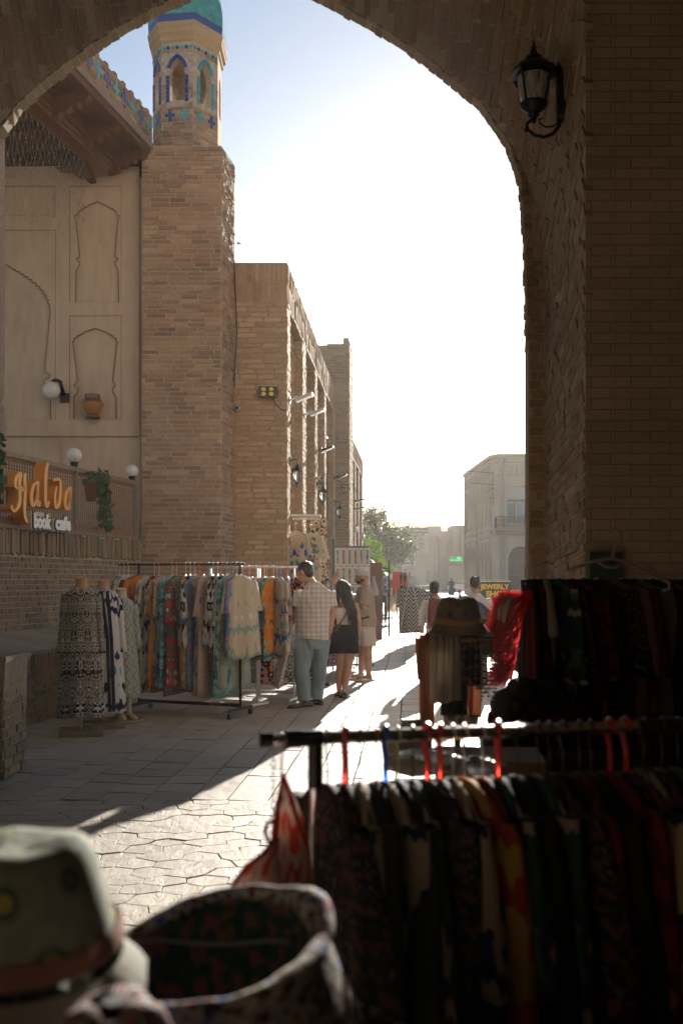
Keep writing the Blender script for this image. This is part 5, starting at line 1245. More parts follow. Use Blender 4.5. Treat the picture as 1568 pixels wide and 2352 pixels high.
B0 = A1; B1 = V(14.1, 88.0, 0); U2 = (B1 - B0).normalized(); N2 = V(U2.y, -U2.x, 0); CS = Fr(B0, U2, N2 if N2.y < 0 else -N2); L2 = (B1 - B0).length
mb.quad(CS(0, 0), CS(L2, 0), CS(L2, HB), CS(0, HB))
FS = Fr(B1, V(1, -.01, 0), V(0, -1, 0)); WFw = 11.0
cu = 1.5 + .2; arch_wall(mb, FS, 0, 3.6, 0, 5.6, cu, 1.08, .6, 3.3, 4.55, .4, c=0, back=False); arch_wall(mb, FS, 0, 3.6, 5.6, HB, cu, 1.25, 6.6, 8.7, 9.9, .4, c=0, back=False); mb.quad(FS(3.6, 0), FS(WFw, 0), FS(WFw, HB), FS(3.6, HB))
mb.quad(FS(0, HB), FS(WFw, HB), V(FS(WFw, 0).x, 106, HB), V(13.1, 105, HB)); mb.quad(FS(WFw, 0), V(FS(WFw, 0).x, 106, 0), V(FS(WFw, 0).x, 106, HB), FS(WFw, HB))
mb.quad(A0, V(24, 106, 0), V(24, 106, HB), A0 + Z * HB)
mb.build('wall', M['far_brick'], rb, fix=False)
for fr, cu_, hw, zb, zs, za, c in wins:
    mb = MB(); cv = archcurve(cu_, hw, zs, za, c, 4)
    for (a, x), (b, y) in zip(cv, cv[1:]): mb.quad(fr(a, zb, .3), fr(b, zb, .3), fr(b, y, .3), fr(a, x, .3))
    w_ = mb.build('window', M['win_dark'], rb, fix=False)
    mb = MB(); mb.tube([fr(a, z, -.03) for a, z in archcurve(cu_, hw + .12, zs, za + .25, c, 5)], .08, 5); mb.build('hood_mould', M['far_trim'], rb)
    mb = MB(); p = fr(cu_ - hw - .12, zs - .05, -.06); mb.box(p, (.3, .3, .25)); p = fr(cu_ + hw + .12, zs - .05, -.06); mb.box(p, (.3, .3, .25)); mb.build('impost', M['far_trim'], rb)
for zc, h, o_ in ((5.55, .3, .22), (6.15, .25, .18), (.35, .7, .12), (HB - .15, .3, .35), (HB - .75, .15, .15), (HB - 1.9, .15, .14)):
    mb = MB(); n_ = [LS(0, 0, -o_), CS(0, 0, -o_), CS(L2, 0, -o_), FS(WFw, 0, -o_), FS(WFw, 0, .1), CS(L2, 0, .1), CS(0, 0, .1), LS(0, 0, .1)]
    mb.add([p + Z * (zc - h / 2) for p in n_] + [p + Z * (zc + h / 2) for p in n_], [(i, (i + 1) % 8, 8 + (i + 1) % 8, 8 + i) for i in range(8)] + [(0, 1, 6, 7), (1, 2, 5, 6), (2, 3, 4, 5), (8, 9, 14, 15), (9, 10, 13, 14), (10, 11, 12, 13)])
    mb.build('cornice', M['far_trim'], rb)
for fr, u in ((LS, 0), (LS, sum(segs[:5])), (LS, LL - .1), (CS, L2), (FS, .35), (FS, 3.3)):
    mb = MB(); mb.tube([fr(u, 0, -.05), fr(u, HB - .3, -.05)], .16, 6); mb.build('pilaster', M['far_trim'], rb)
for k in range(9): mb = MB(); p = FS(.35 + k * .52, HB - 1.45, -.07); mb.box(p, (.16, .2, .8)); mb.build('corbel', M['far_trim'], rb)
for k in range(26): mb = MB(); p = LS(.3 + k * .6, HB - 1.35, -.06); mb.box(p, (.2, .16, .75)); mb.build('corbel', M['far_trim'], rb)
door = MB(); cv = archcurve(1.7, 1.08, 3.3, 4.55, 0, 8)
for (a, x), (b, y) in zip(cv, cv[1:]): door.quad(FS(a, .6, .33), FS(b, .6, .33), FS(b, y, .33), FS(a, x, .33))
door = door.build('door', M['door_brown'], rb, fix=False)
for u in (.66, 1.68, 2.7): mb = MB(); mb.box(FS(u, 1.95, .28), (.09, .08, 2.7)); mb.build('door_stile', M['frame_brown'], door)
for z_ in (.7, 2.0, 3.3): mb = MB(); mb.box(FS(1.7, z_, .28), (2.1, .08, .1)); mb.build('door_rail', M['frame_brown'], door)
uw = MB(); cv = archcurve(1.7, 1.25, 8.7, 9.9, 0, 8)
for (a, x), (b, y) in zip(cv, cv[1:]): uw.quad(FS(a, 6.6, .33), FS(b, 6.6, .33), FS(b, y, .33), FS(a, x, .33))
uw = uw.build('window', M['curtain'], rb, fix=False)
for u in (.5, 1.2, 2.2, 2.9): mb = MB(); mb.box(FS(u, 7.6, .27), (.14, .1, 2.1)); mb.build('frame_bar', M['frame_brown'], uw)
for z_ in (6.75, 8.6): mb = MB(); mb.box(FS(1.7, z_, .26), (2.5, .1, .2)); mb.build('frame_bar', M['frame_brown'], uw)
for u in (.85, 1.7, 2.55): mb = MB(); mb.box(FS(u, 7.6, .30), (.5, .05, 1.5)); mb.build('pane', mat('blue_grey_pane', col=(.2, .22, .24), rough=.2) if u == .85 else bpy.data.materials['blue_grey_pane'], uw)
mb = MB(); mb.box(FS(1.9, 5.95, -.7), (5.2, 1.4, .3)); mb.box(FS(1.9, 5.7, -.55), (4.9, 1.0, .25)); bal = mb.build('balcony', M['far_clay'], rb)
mb = MB()
for k in range(44): mb.tube([FS(-.6 + k * .115, 6.1, -1.35), FS(-.6 + k * .115, 7.05, -1.35)], .014, 4)
for k in range(12): mb.tube([FS(-.6, 6.1, -1.35 + k * .115), FS(-.6, 7.05, -1.35 + k * .115)], .014, 4)
for k in range(11):
    for z_ in (6.35, 6.8): mb.tube([FS(-.45 + k * .46 + .12 * math.cos(a), z_ + .12 * math.sin(a), -1.36) for a in [i * .9 for i in range(8)]], .016, 4)
mb.bar(FS(-.65, 7.08, -1.35), FS(4.5, 7.08, -1.35), .06, .05); mb.bar(FS(-.6, 7.08, -1.35), FS(-.6, 7.08, -.1), .06, .05); mb.build('iron_balustrade', M['black_metal'], bal)
mb = MB(); p = CS(.3, 8.2, -.05)
mb.tube([p, p + V(-.1, -.1, 1.6), p + V(0, 0, 3.1)], .03, 5); mb.tube([p + V(0, 0, 1.9), p + V(-2.2, -.3, 2.0)], .025, 5); mb.tube([p + V(0, 0, 2.9), p + V(-2.6, -.3, 3.1)], .025, 5)
mb.tube([p + V(-.1 - .35 * math.cos(a), 0, 1.1 + .45 * math.sin(a)) for a in [i * .5 for i in range(12)]], .03, 5); mb.build('iron_scroll', M['black_metal'], rb)
mb = MB(); mb.tube([LS(0, HB + .2, -.2), LS(LL * .5, HB + .1, -.3), CS(L2, HB + .9, -.2)], .03, 4); mb.build('roof_cable', M['black'], rb)

pg = thing('gallery_building', 'dusty brown gallery building with a tall pointed portal niche at the end of the street', 'building', V(12, 150, 0))
d = 150; Wl = Fr(V(0, d, 0), V(1, 0, 0), V(0, -1, 0)); mb = MB()
zb = fz(1270, d); mb.quad(Wl(-4, 0), Wl(fx(983, d), 0), Wl(fx(983, d), zb), Wl(-4, zb))
Up = Fr(V(0, d + 2, 0), V(1, 0, 0), V(0, -1, 0)); dd = d + 2
arch_wall(mb, Up, -3, fx(983, dd), 3, fz(1211, dd), fx(946, dd), 10 * dd / F, fz(1272, dd), fz(1252, dd), fz(1243, dd), .5, c=0, mback=1); mb.quad(Wl(-4, zb), Wl(fx(983, d), zb), Wl(fx(983, d), zb, 2), Wl(-4, zb, 2))
arch_wall(mb, Wl, fx(983, d), fx(1014, d), 0, fz(1208, d), fx(1001, d), 7.5 * d / F, 0, fz(1258, d), fz(1229, d), .8, c=1.6, mback=0)
mb.quad(V(fx(1014, d), d, 0), V(fx(1014, d), d + 8, 0), V(fx(1014, d), d + 8, fz(1208, d)), V(fx(1014, d), d, fz(1208, d))); mb.quad(V(-3, dd, fz(1211, dd)), V(fx(1014, d), dd, fz(1211, dd)), V(fx(1014, d), d + 9, fz(1211, dd)), V(-3, d + 9, fz(1211, dd)))
mb.build('wall', [M['far_clay'], M['win_dark']], pg, fix=False)
mb = MB(); mb.tube([Up(a, z_, -.05) for a, z_ in archcurve(fx(946, dd), 11.5 * dd / F, fz(1253, dd), fz(1241, dd), 0, 6)], .16, 5); mb.box(Up(fx(934.5, dd), fz(1262, dd), -.03), (.3, .2, 1.3)); mb.box(Up(fx(957.5, dd), fz(1262, dd), -.03), (.3, .2, 1.3)); mb.build('window_surround', M['far_trim'], pg)
mb = MB(); r = random.Random(4)
for k in range(70): mb.box(V(fx(922, d) + k * .085, d + 1.5, fz(1209, d) + r.uniform(0, .14)), (.16, .5, .12))
mb.build('roof_tiles', M['far_trim'], pg, kind='stuff'); mb = MB(); mb.box(V(fx(941, d), d + 3, fz(1205, d)), (.2, .2, .9)); mb.build('chimney', M['far_clay'], pg)
for x0, x1, y0, y1, m_ in ((972, 983, 1227, 1270, 'far_trim'),): mb = MB(); mb.box(Up((fx(x0, dd) + fx(x1, dd)) / 2, (fz(y0, dd) + fz(y1, dd)) / 2, -.08), (fx(x1, dd) - fx(x0, dd), .16, fz(y0, dd) - fz(y1, dd))); mb.build('pilaster', M[m_], pg)
sgm = mat('dark_sign', col=(.06, .05, .05), rough=.5); pale = mat('faded_letter', col=(.35, .32, .28), rough=.6)
s1 = thing('gallery_sign', 'long dark board reading PHOTO GALLERY under the far roof', 'sign', V(fx(962, d), d, fz(1225, d))); mb = MB(); mb.box(Up((fx(941, dd) + fx(983, dd)) / 2, fz(1218.5, dd), -.15), (fx(983, dd) - fx(941, dd), .1, .85)); mb.build('board', sgm, s1); put_text('lettering', 'PHOTO GALLERY', Up, fx(943, dd), fz(1221.3, dd), .40, pale, s1, .01, .006, -.23)
s2 = thing('gallery_poster', 'framed black poster reading PHOTO GALLERY with a pale picture, on the far wall', 'poster', V(fx(933, d), d, fz(1298, d)))
cxp, czp = (fx(914.7, d) + fx(951.7, d)) / 2, (fz(1269, d) + fz(1298, d)) / 2; wp, hp = fx(951.7, d) - fx(914.7, d), fz(1269, d) - fz(1298, d)
mb = MB(); mb.box(Wl(cxp, czp, -.06), (wp, .08, hp)); mb.build('frame', M['white_metal'], s2); mb = MB(); mb.box(Wl(cxp, czp, -.11), (wp - .14, .04, hp - .14)); mb.build('panel', sgm, s2)
pic = mat('monochrome_picture', lambda t, p: t.links.new(ramp(t, tex(t, 'Noise', 2.2, wpos(t), 3).outputs[0], [(.4, (.05, .05, .05)), (.55, (.5, .48, .45))]), p.inputs['Base Color']), rough=.5)
mb = MB(); mb.box(Wl(cxp, czp - .05, -.135), (wp * .5, .02, hp * .52)); mb.build('picture', pic, s2)
put_text('lettering', 'PHOTO', Wl, cxp - wp * .42, czp + hp * .33, .17, M['white'], s2, .01, .004, -.14); put_text('lettering', 'GALLERY', Wl, cxp + wp * .12, czp + hp * .33, .17, M['white'], s2, .01, .004, -.14)
mb = MB(); mb.box(Wl(fx(982, d), fz(1324, d), -.1), (.55, .1, 1.9)); o = mb.build('notice_board', mat('blue_grey_board', col=(.12, .15, .17), rough=.4)); tag(o, 'tall narrow blue-grey notice board on the far brown wall', 'notice board')
p2 = thing('far_building', 'pale flat-roofed building between the gallery and the corner house', 'building', V(17.5, 158, 0)); d2 = 158; mb = MB()
mb.box((( fx(1013, d2) + fx(1036, d2)) / 2, d2 + 3, fz(1219, d2) / 2), (fx(1036, d2) - fx(1013, d2), 6, fz(1219, d2))); mb.box(((fx(1035, d2) + fx(1085, d2)) / 2, d2 + 2.8, fz(1207, d2) / 2), (fx(1085, d2) - fx(1035, d2), 6, fz(1207, d2))); mb.build('wall', M['far_clay'], p2)
for x0, x1, y0, y1 in ((1016, 1018, 1240, 1275), (1020, 1022, 1240, 1275), (1040, 1052, 1215, 1270), (1058, 1064, 1225, 1275)): mb = MB(); mb.box(((fx(x0, d2) + fx(x1, d2)) / 2, d2 - .2, (fz(y0, d2) + fz(y1, d2)) / 2), (fx(x1, d2) - fx(x0, d2), .3, fz(y0, d2) - fz(y1, d2))); mb.build('window_panel', M['far_trim'], p2)
d3 = 149; fg = thing('metal_gate', 'pale corrugated metal gate below the green sign', 'gate', V(fx(1050, d3), d3, 0))
zt = fz(1299, d3); x0, x1 = fx(1029, d3), fx(1073, d3); n = 34
gm = mat('cream_sheet', col=(.42, .37, .29), rough=.5)
for k in range(n): mb = MB(); mb.box((x0 + (k + .5) * (x1 - x0) / n, d3 + .05 * (k % 2), zt / 2), ((x1 - x0) / n - .012, .05, zt)); mb.build('sheet_rib', gm, fg)
ls = thing('led_sign', 'green lit LED sign reading MAI RESTAURANT24 above the metal gate', 'sign', V(fx(1044, d3), d3 - 1, fz(1289, d3))); mb = MB(); L0, L1 = fx(1030, d3), fx(1058.5, d3); mb.box(((L0 + L1) / 2, d3 - 1, fz(1284, d3)), (L1 - L0, .15, fz(1279, d3) - fz(1289.5, d3))); mb.build('panel', mat('led_panel', col=(.01, .05, .02), rough=.4, em=(.01, .16, .05), ems=.35), ls)
ledm = mat('led_green', col=(.02, .5, .15), em=(.03, 1, .3), ems=.6); fr = Fr(V(0, d3 - 1.1, 0), V(1, 0, 0), V(0, -1, 0)); put_text('lettering', 'MAI', fr, L0 + 1.15, fz(1284, d3), .38, ledm, ls, .01, .006, 0); put_text('lettering', 'RESTAURANT24', fr, L0 + .08, fz(1288.6, d3), .25, ledm, ls, .01, .004, 0)
# parked car
M['car'] = mat('silver_blue_paint', col=(.35, .40, .44), rough=.3, metal=.2, coat=.6)
def car(label, x, y):
    t = thing('parked_car', label, 'car', V(x, y, 0)); W_ = 1.7
    side = [(-2.1, .35), (-2.12, .75), (-2.05, .95), (-1.5, 1.0), (-1.05, 1.40), (.35, 1.43), (1.0, 1.02), (1.95, .88), (2.1, .6), (2.08, .3)]
    part(t, 'body', M['car'], lambda q: q.loft([[V(x + a * k, y + b, z_) for a, z_ in side] for b, k in ((-.85, .96), (-.78, 1), (.78, 1), (.85, .96))], True, True), smooth=True, sharp=25)
    part(t, 'side_window', M['win_dark'], lambda q: q.prism([(-1.3, 1.03), (-.95, 1.34), (.28, 1.36), (.8, 1.03)], V(x, y - .855, 0), V(1, 0, 0), Z, V(0, -1, 0), .01)); part(t, 'rear_window', M['win_dark'], lambda q: q.quad(V(x - 1.47, y - .65, 1.04), V(x - 1.47, y + .65, 1.04), V(x - 1.12, y + .6, 1.36), V(x - 1.12, y - .6, 1.36)))
    for a in (-1.35, 1.3):
        for b in (-.8, .8): part(t, 'wheel', M['black'], lambda q: q.tube([V(x + a, y + b - .1, .31), V(x + a, y + b + .1, .31)], .31, 16))
    for b in (-.6, .6): part(t, 'tail_light', mat('tail_light', col=(.4, .03, .02)), lambda q: q.box(V(x - 2.1, y + b, .75), (.05, .3, .15)))
car('silver-blue car parked by the corner house at the far end of the street', fx(1063, 128), 128)
# trees
def tree(name, label, base, H, blobs, n, size, m, seed, trunk=.22, group=None):
    r = random.Random(seed); t = thing(name, label, 'tree', V(*base), group)
    mb = MB(); b = V(*base)
    mb.tube([b, b + V(.1, 0, H * .25), b + V(-.1, .1, H * .5)], [trunk, trunk * .8, trunk * .5], 8)
    for c, rad in blobs: c = b + V(*c); mb.tube([b + V(0, 0, H * .3), b.lerp(c, .6) + Z * H * .12, c], [trunk * .45, trunk * .28, .03], 6)
    mb.build('trunk', M['bark'], t); mb = MB(); tot_ = sum(q[1][0] * q[1][2] for q in blobs)
    for c, rad in blobs:
        c = b + V(*c); cl = []
        for i in range(int(26 * 1)):
            u = V(r.gauss(0, 1), r.gauss(0, 1), r.gauss(0, 1)).normalized() * r.uniform(.35, 1.0) ** .6; cl.append((c + V(u.x * rad[0], u.y * rad[1], u.z * rad[2]), r.uniform(.13, .34) * rad[0]))
        for i in range(int(n * rad[0] * rad[2] / tot_)):
            p, q = cl[r.randrange(len(cl))]; leaf(mb, p + V(r.gauss(0, q), r.gauss(0, q), r.gauss(0, q * .8)), size * r.uniform(.6, 1.3), r)
    mb.build('crown', m, t, fix=False); return t
tree('broadleaf_tree', 'large dark green tree in the middle distance beside the far arcade', (fx(868, 92), 92, 0), 8, [((0, 0, 5.2), (2.6, 2.2, 2.0)), ((.9, 0, 4.2), (1.9, 2, 1.3)), ((-1.2, 0, 6.2), (1.6, 1.6, 1.6)), ((-.3, 0, 7.6), (1.0, 1.1, .9)), ((1.6, 0, 3.9), (1.2, 1.4, .9)), ((-1.8, 0, 4.2), (1.6, 1.4, 1.4))], 16000, .13, M['leaf'], 5)
tree('young_tree', 'bright sunlit young tree in front of the large dark one, above the stalls', (fx(846, 46), 46, 0), 3.6, [((0, 0, 3.0), (.55, .7, .7)), ((.45, 0, 2.2), (.5, .6, .45)), ((.85, 0, 1.9), (.35, .5, .3)), ((-.3, 0, 2.2), (.5, .6, .6))], 3200, .055, M['leaf_lt'], 9, .07)
tree('clipped_bush', 'round clipped dark bush against the far brown wall', (fx(931, 135), 135, 0), 1.6, [((0, 0, 1.3), (1.3, 1.2, 1.4))], 2600, .12, M['leaf'], 15, .08)
# wires with bare bulbs crossing above the street
for (xa, ya, za, xb, yb, zb_, lab) in ((.9, 38, 5.2, 9, 88, 9.5, 'thin overhead wire with bare bulbs crossing the sky above the street'),):
    mb = MB(); a, b = V(xa, ya, za), V(xb, yb, zb_); pts = [a.lerp(b, k / 16) - Z * (1.2 * math.sin(math.pi * k / 16)) for k in range(17)]; mb.tube(pts, .006, 4); wt = mb.build('overhead_wire', M['black']); tag(wt, lab, 'wire')
for k, (x, y, dpt) in enumerate(((874, 1218, 40), (834, 1235, 38), (818, 1217, 33))):
    c = at(x, y, dpt); t = thing('bare_bulb', ('white bulb lamp hanging in front of the dark tree crown', 'white bulb lamp hanging low by the far arcade and young tree', 'white bulb lamp on the wall of the far arcade')[k], 'bulb', c, 'white bulb lamps')
    part(t, 'glass', M['globe'], lambda q: q.lathe([(.03, c.z + .10), (.075, c.z + .02), (.08, c.z - .05), (.05, c.z - .09), (.01, c.z - .1)], (c.x, c.y, 0), 12), smooth=True); part(t, 'cap', M['black'], lambda q: q.lathe([(.03, c.z + .10), (.03, c.z + .17), (.008, c.z + .2)], (c.x, c.y, 0), 8))
# ================================================================== PEOPLE
def ell(mb, c, rad, M3, seg=16, rings=10, m=0):
    q = MB(); q.sphere((0, 0, 0), rad, seg, rings); mb.add([Vector(c) + M3 @ Vector(p) for p in q.v], q.f, m=m)
def remesh(mb, name, m, parent, voxel=.009, smooth=3, fold=0, fs=9.0, seed=0, pat=None):
    me = mb.mesh(name, m); fixn(me); o = bpy.data.objects.new(name, me); COL.objects.link(o)
    a = o.modifiers.new('r', 'REMESH'); a.mode = 'VOXEL'; a.voxel_size = voxel; a.use_smooth_shade = True
    b = o.modifiers.new('s', 'SMOOTH'); b.iterations = smooth; b.factor = .5
    dg = bpy.context.evaluated_depsgraph_get(); n = bpy.data.meshes.new_from_object(o.evaluated_get(dg)); bpy.data.objects.remove(o)
    n.name = name; n.materials.clear(); n.materials.append(m)
    if fold:
        co = np.empty(len(n.vertices) * 3); n.vertices.foreach_get('co', co); co = co.reshape(-1, 3)
        nn = np.array([v.normal[:] for v in n.vertices])
        d = np.array([noise.noise(Vector((p[0] * fs + seed, p[1] * fs, p[2] * fs * .55))) + .6 * noise.noise(Vector((p[0] * fs * 2.3, p[1] * fs * 2.3 + seed, p[2] * fs * 1.1 + p[0] * fs * 2))) for p in co])
        co += nn * (d * fold)[:, None]; n.vertices.foreach_set('co', co.ravel()); n.update()
    n.polygons.foreach_set('use_smooth', [True] * len(n.polygons))
    o = bpy.data.objects.new(name, n); return link(o, parent)
def frame(yaw, pitch=0, roll=0):          # columns: right, forward, up; yaw 0 looks along +Y, positive turns left
    return Matrix.Rotation(yaw, 3, 'Z') @ Matrix.Rotation(pitch, 3, 'X') @ Matrix.Rotation(roll, 3, 'Y')
def head_mb(mb, c, Mh, s=1.0):
    f = lambda x, y, z: c + Mh @ (Vector((x, y, z)) * s)
    ell(mb, f(0, -.008, .022), (.075 * s, .094 * s, .098 * s), Mh); ell(mb, f(0, .03, -.045), (.056 * s, .062 * s, .066 * s), Mh); ell(mb, f(0, .045, -.085), (.03 * s, .03 * s, .022 * s), Mh)
    mb.tube([f(0, .078, .035), f(0, .098, .005), f(0, .108, -.018), f(0, .088, -.03)], [.010 * s, .012 * s, .016 * s, .012 * s], 8)
    mb.tube([f(-.022, .078, -.058), f(0, .092, -.056), f(.022, .078, -.058)], .010 * s, 8)
    mb.tube([f(-.05, .068, .045), f(0, .085, .048), f(.05, .068, .045)], .011 * s, 8)
    for k in (-1, 1): ell(mb, f(k * .076, -.005, -.005), (.012 * s, .02 * s, .032 * s), Mh, 10, 6)
def hand(mb, wr, d, side, back, s=1.0, curl=.5):
    """wr wrist, d direction of the fingers, side = towards the thumb, back = back of the hand"""
    d = d.normalized(); side = (side - d * side.dot(d)).normalized(); pal = -(d.cross(side)) if d.cross(side).dot(back) > 0 else d.cross(side)
    mb.tube([wr, wr + d * .03 * s, wr + d * .085 * s], [(.027 * s, .02 * s), (.036 * s, .017 * s), (.038 * s, .014 * s)], 10, side=side)
    for i, L in enumerate((.066, .075, .07, .054)):
        o = wr + d * .08 * s + side * (.028 - .0185 * i) * s; a = o + (d + pal * curl * .4).normalized() * L * .45 * s; b = a + (d + pal * curl * 1.1).normalized() * L * .32 * s; e = b + (d * .5 + pal * curl * 1.7).normalized() * L * .28 * s
        mb.tube([o - d * .02 * s, o, a, b, e], [.0085 * s, .0088 * s, .008 * s, .0075 * s, .006 * s], 7)
    o = wr + d * .025 * s + side * .026 * s; a = o + (d * .6 + side * .8).normalized() * .035 * s; b = a + (d * .9 + side * .4 + pal * .3).normalized() * .03 * s
    mb.tube([o - side * .01, o, a, b], [.013 * s, .012 * s, .010 * s, .008 * s], 7)
def limb(mb, pts, rs, seg=14, side=None): mb.tube(pts, rs, seg, side=side)
def foot(mb, an, d, s=1.0, w=1.0, up=0):
    d = V(d[0], d[1], 0).normalized(); q = V(-d.y, d.x, 0); h = an.z
    mb.tube([V(an.x, an.y, h + .03) - d * .0, V(an.x, an.y, h * .45) - d * .03 * s, V(an.x, an.y, up + .03) + d * .04 * s, V(an.x, an.y, up + .027) + d * .11 * s, V(an.x, an.y, up + .022) + d * .165 * s, V(an.x, an.y, up + .018) + d * .185 * s],
            [(.036 * w, .036 * w), (.036 * w, .04), (.038 * w, .03), (.045 * w, .024), (.038 * w, .018), (.022 * w, .012)], 12, side=q)
def sole_shoe(mb, an, d, s=1.0, w=1.0, up=0):
    d = V(d[0], d[1], 0).normalized(); q = V(-d.y, d.x, 0); B = V(an.x, an.y, up)
    rg = []
    for t_, ww, hh in ((-.085, .026, .05), (-.07, .036, .075), (-.03, .040, .085), (.02, .040, .075), (.08, .046, .055), (.14, .047, .045), (.19, .036, .036), (.215, .015, .025)):
        rg.append([B + d * t_ * s + q * (ww * w * math.cos(a)) + Z * (.002 + max(0, hh * (.5 + .5 * math.sin(a)))) for a in [2 * math.pi * k / 14 for k in range(14)]])
    mb.loft(rg, True, True)
plaid = cloth('plaid_shirt', 'plaid', [(.42, .37, .41), (.52, .48, .49), (.62, .6, .57), (.70, .69, .67)], 1.75, .22, 'Object')
denim = mat('faded_denim', lambda t, p: (t.links.new(ramp(t, tex(t, 'Noise', 5, coord(t), 5).outputs[0], [(.3, (.11, .16, .2)), (.7, (.2, .27, .31))]), p.inputs['Base Color']), bump(t, p, tex(t, 'Noise', 120, coord(t), 3).outputs[0], .3, .004)), rough=.9)
beige = plainc('beige_cotton', (.42, .33, .25)); wht = plainc('white_cotton', (.66, .64, .62), .3); blackc = plainc('black_cloth', (.012, .012, .014), .02); stone_ = plainc('stone_cotton', (.62, .57, .5), .25); pinkw = plainc('pale_knit', (.68, .62, .58), .25)
# --- man in the plaid shirt
J = lambda px, py, dy=0, d=12.1: at(px, py, d + dy)
man = thing('person', 'stocky man in a plaid short-sleeved shirt and faded jeans, turned from us towards the racks', 'person', V(-.40, 12.1, 0))
Mh = frame(R(62), R(-14)); hc = J(700, 1314, -.02); nb = J(717, 1343, 0)
shL, shR = J(689, 1356), J(757, 1357, .05); elL, elR = J(684, 1408, .04), J(760, 1410, .05); wrL, wrR = J(655, 1446, .06), J(757, 1447, .0)
hipL, hipR = J(699, 1474, -.03), J(735, 1474, .03); knL, knR = J(692, 1545, -.06), J(733, 1545, .08); anL, anR = J(701, 1606, -.05, 12.05), J(725, 1603, .13, 12.1)
anL.z, anR.z = .10, .10
b = MB(); X1 = V(math.cos(R(12)), math.sin(R(12)), 0)
head_mb(b, hc, Mh, 1.08); b.tube([nb - Z * .06, nb, hc - Z * .03], [.07, .066, .062], 12)
b.tube([J(716, 1478), J(716, 1450), J(719, 1410), J(722, 1375), J(722, 1355), J(719, 1343)], [(.16, .13), (.17, .14), (.17, .14), (.19, .13), (.16, .10), (.07, .07)], 20, side=X1)
limb(b, [shL, shL.lerp(elL, .5), elL, elL.lerp(wrL, .4), wrL], [.062, .057, .049, .047, .032]); limb(b, [shR, shR.lerp(elR, .5), elR, elR.lerp(wrR, .4), wrR], [.062, .057, .049, .046, .032])
hand(b, wrL, V(-.25, .15, -1), V(.6, -.8, 0), V(-1, 0, 0), 1.05, .6); hand(b, wrR, V(-.1, .1, -1), V(-.3, 1, 0), V(1, 0, 0), 1.05, .5)
for h, k, a in ((hipL, knL, anL), (hipR, knR, anR)): limb(b, [h, h.lerp(k, .5), k, k.lerp(a, .35), a], [.095, .085, .06, .058, .04])
foot(b, anL, (-.75, -.5), up=.01); foot(b, anR, (-.55, .35), up=.01)
remesh(b, 'body', M['skin'], man, .0085, 2)
for k, e in enumerate((1, -1)): part(man, 'eye', M['black'], lambda q: ell(q, hc + Mh @ V(.03 * e, .088, .024), (.008, .006, .006), Mh))
h = MB(); ell(h, hc + Mh @ V(0, -.018, .036), (.086, .104, .098), Mh); ell(h, hc + Mh @ V(0, -.055, -.015), (.074, .055, .07), Mh); remesh(h, 'hair', M['hair'], man, .008, 2, .004, 40)
s = MB(); s.tube([J(714, 1467), J(716, 1440), J(719, 1405), J(723, 1375), J(722, 1358), J(719, 1347), J(717, 1341)], [(.215, .175), (.21, .178), (.205, .175), (.215, .155), (.185, .13), (.105, .095), (.08, .078)], 24, side=X1)
for sh, el in ((shL, elL), (shR, elR)): q = sh.lerp(el, .68); s.tube([sh + Z * .0, sh.lerp(el, .3), q], [.078, .082, .092], 16)
remesh(s, 'shirt', plaid, man, .010, 4, .014, 7, 3)
s = MB(); s.tube([nb + Z * .0 - V(0, 0, .01), nb + Z * .028], [.088, .078], 16, side=X1); remesh(s, 'collar', plaid, man, .008, 1)
s = MB(); s.tube([J(715, 1452), J(715, 1475), J(716, 1490)], [(.19, .155), (.195, .16), (.16, .14)], 20, side=X1)
for h_, k, a, w_ in ((hipL, knL, anL, 1), (hipR, knR, anR, 1)):
    a2 = V(a.x, a.y, .085); s.tube([h_ + Z * .03, h_.lerp(k, .5), k, k.lerp(a2, .5), a2], [.122, .112, .094, .086, .088], 16)
remesh(s, 'jeans', denim, man, .010, 3, .016, 6, 8)
for a, d_ in ((anL, (-.75, -.5)), (anR, (-.55, .35))): s = MB(); sole_shoe(s, a, d_, 1.15, 1.15); s.build('shoe', M['sole'], man, smooth=True)
# --- woman with long hair
J = lambda px, py, dy=0, d=13.0: at(px, py, d + dy)
wom = thing('person', 'woman with long dark hair, pale sleeveless top and short black skirt, seen from behind', 'person', V(.06, 13, 0))
Mh = frame(R(38), R(-32)); hc = J(785, 1354, .03); nb = J(793, 1378, 0); X1 = V(1, .12, 0).normalized()
shL, shR = J(771, 1388, .02), J(814, 1387, -.02); elL, elR = J(762, 1424, .14), J(823, 1426, -.03); wrL, wrR = J(757, 1452, .30), J(823, 1466, -.0)
b = MB(); head_mb(b, hc, Mh, .95); b.tube([nb - Z * .04, nb, hc - Z * .02], [.05, .045, .045], 12)
b.tube([J(795, 1478), J(795, 1458), J(795, 1436), J(794, 1410), J(793, 1394), J(793, 1381)], [(.15, .11), (.155, .115), (.115, .085), (.13, .09), (.13, .075), (.05, .05)], 20, side=X1)
limb(b, [shL, shL.lerp(elL, .5), elL, wrL], [.044, .04, .034, .023]); limb(b, [shR, shR.lerp(elR, .5), elR, elR.lerp(wrR, .4), wrR], [.046, .042, .036, .033, .023])
hand(b, wrR, V(-.05, .05, -1), V(-.2, 1, 0), V(1, 0, 0), .92, .5); hand(b, wrL, V(-.2, .7, -.5), V(.5, 0, 1), V(-1, 0, 0), .9, .7)
lg = []
for h_, k, a in ((J(783, 1478), J(781, 1532, .02), J(778, 1590, .02)), (J(804, 1478), J(799, 1532, -.02), J(790, 1592, -.06))):
    a.z = .085; limb(b, [h_, h_.lerp(k, .5), k, k.lerp(a, .3), k.lerp(a, .65), a], [.092, .078, .052, .056, .044, .029]); lg.append(a)
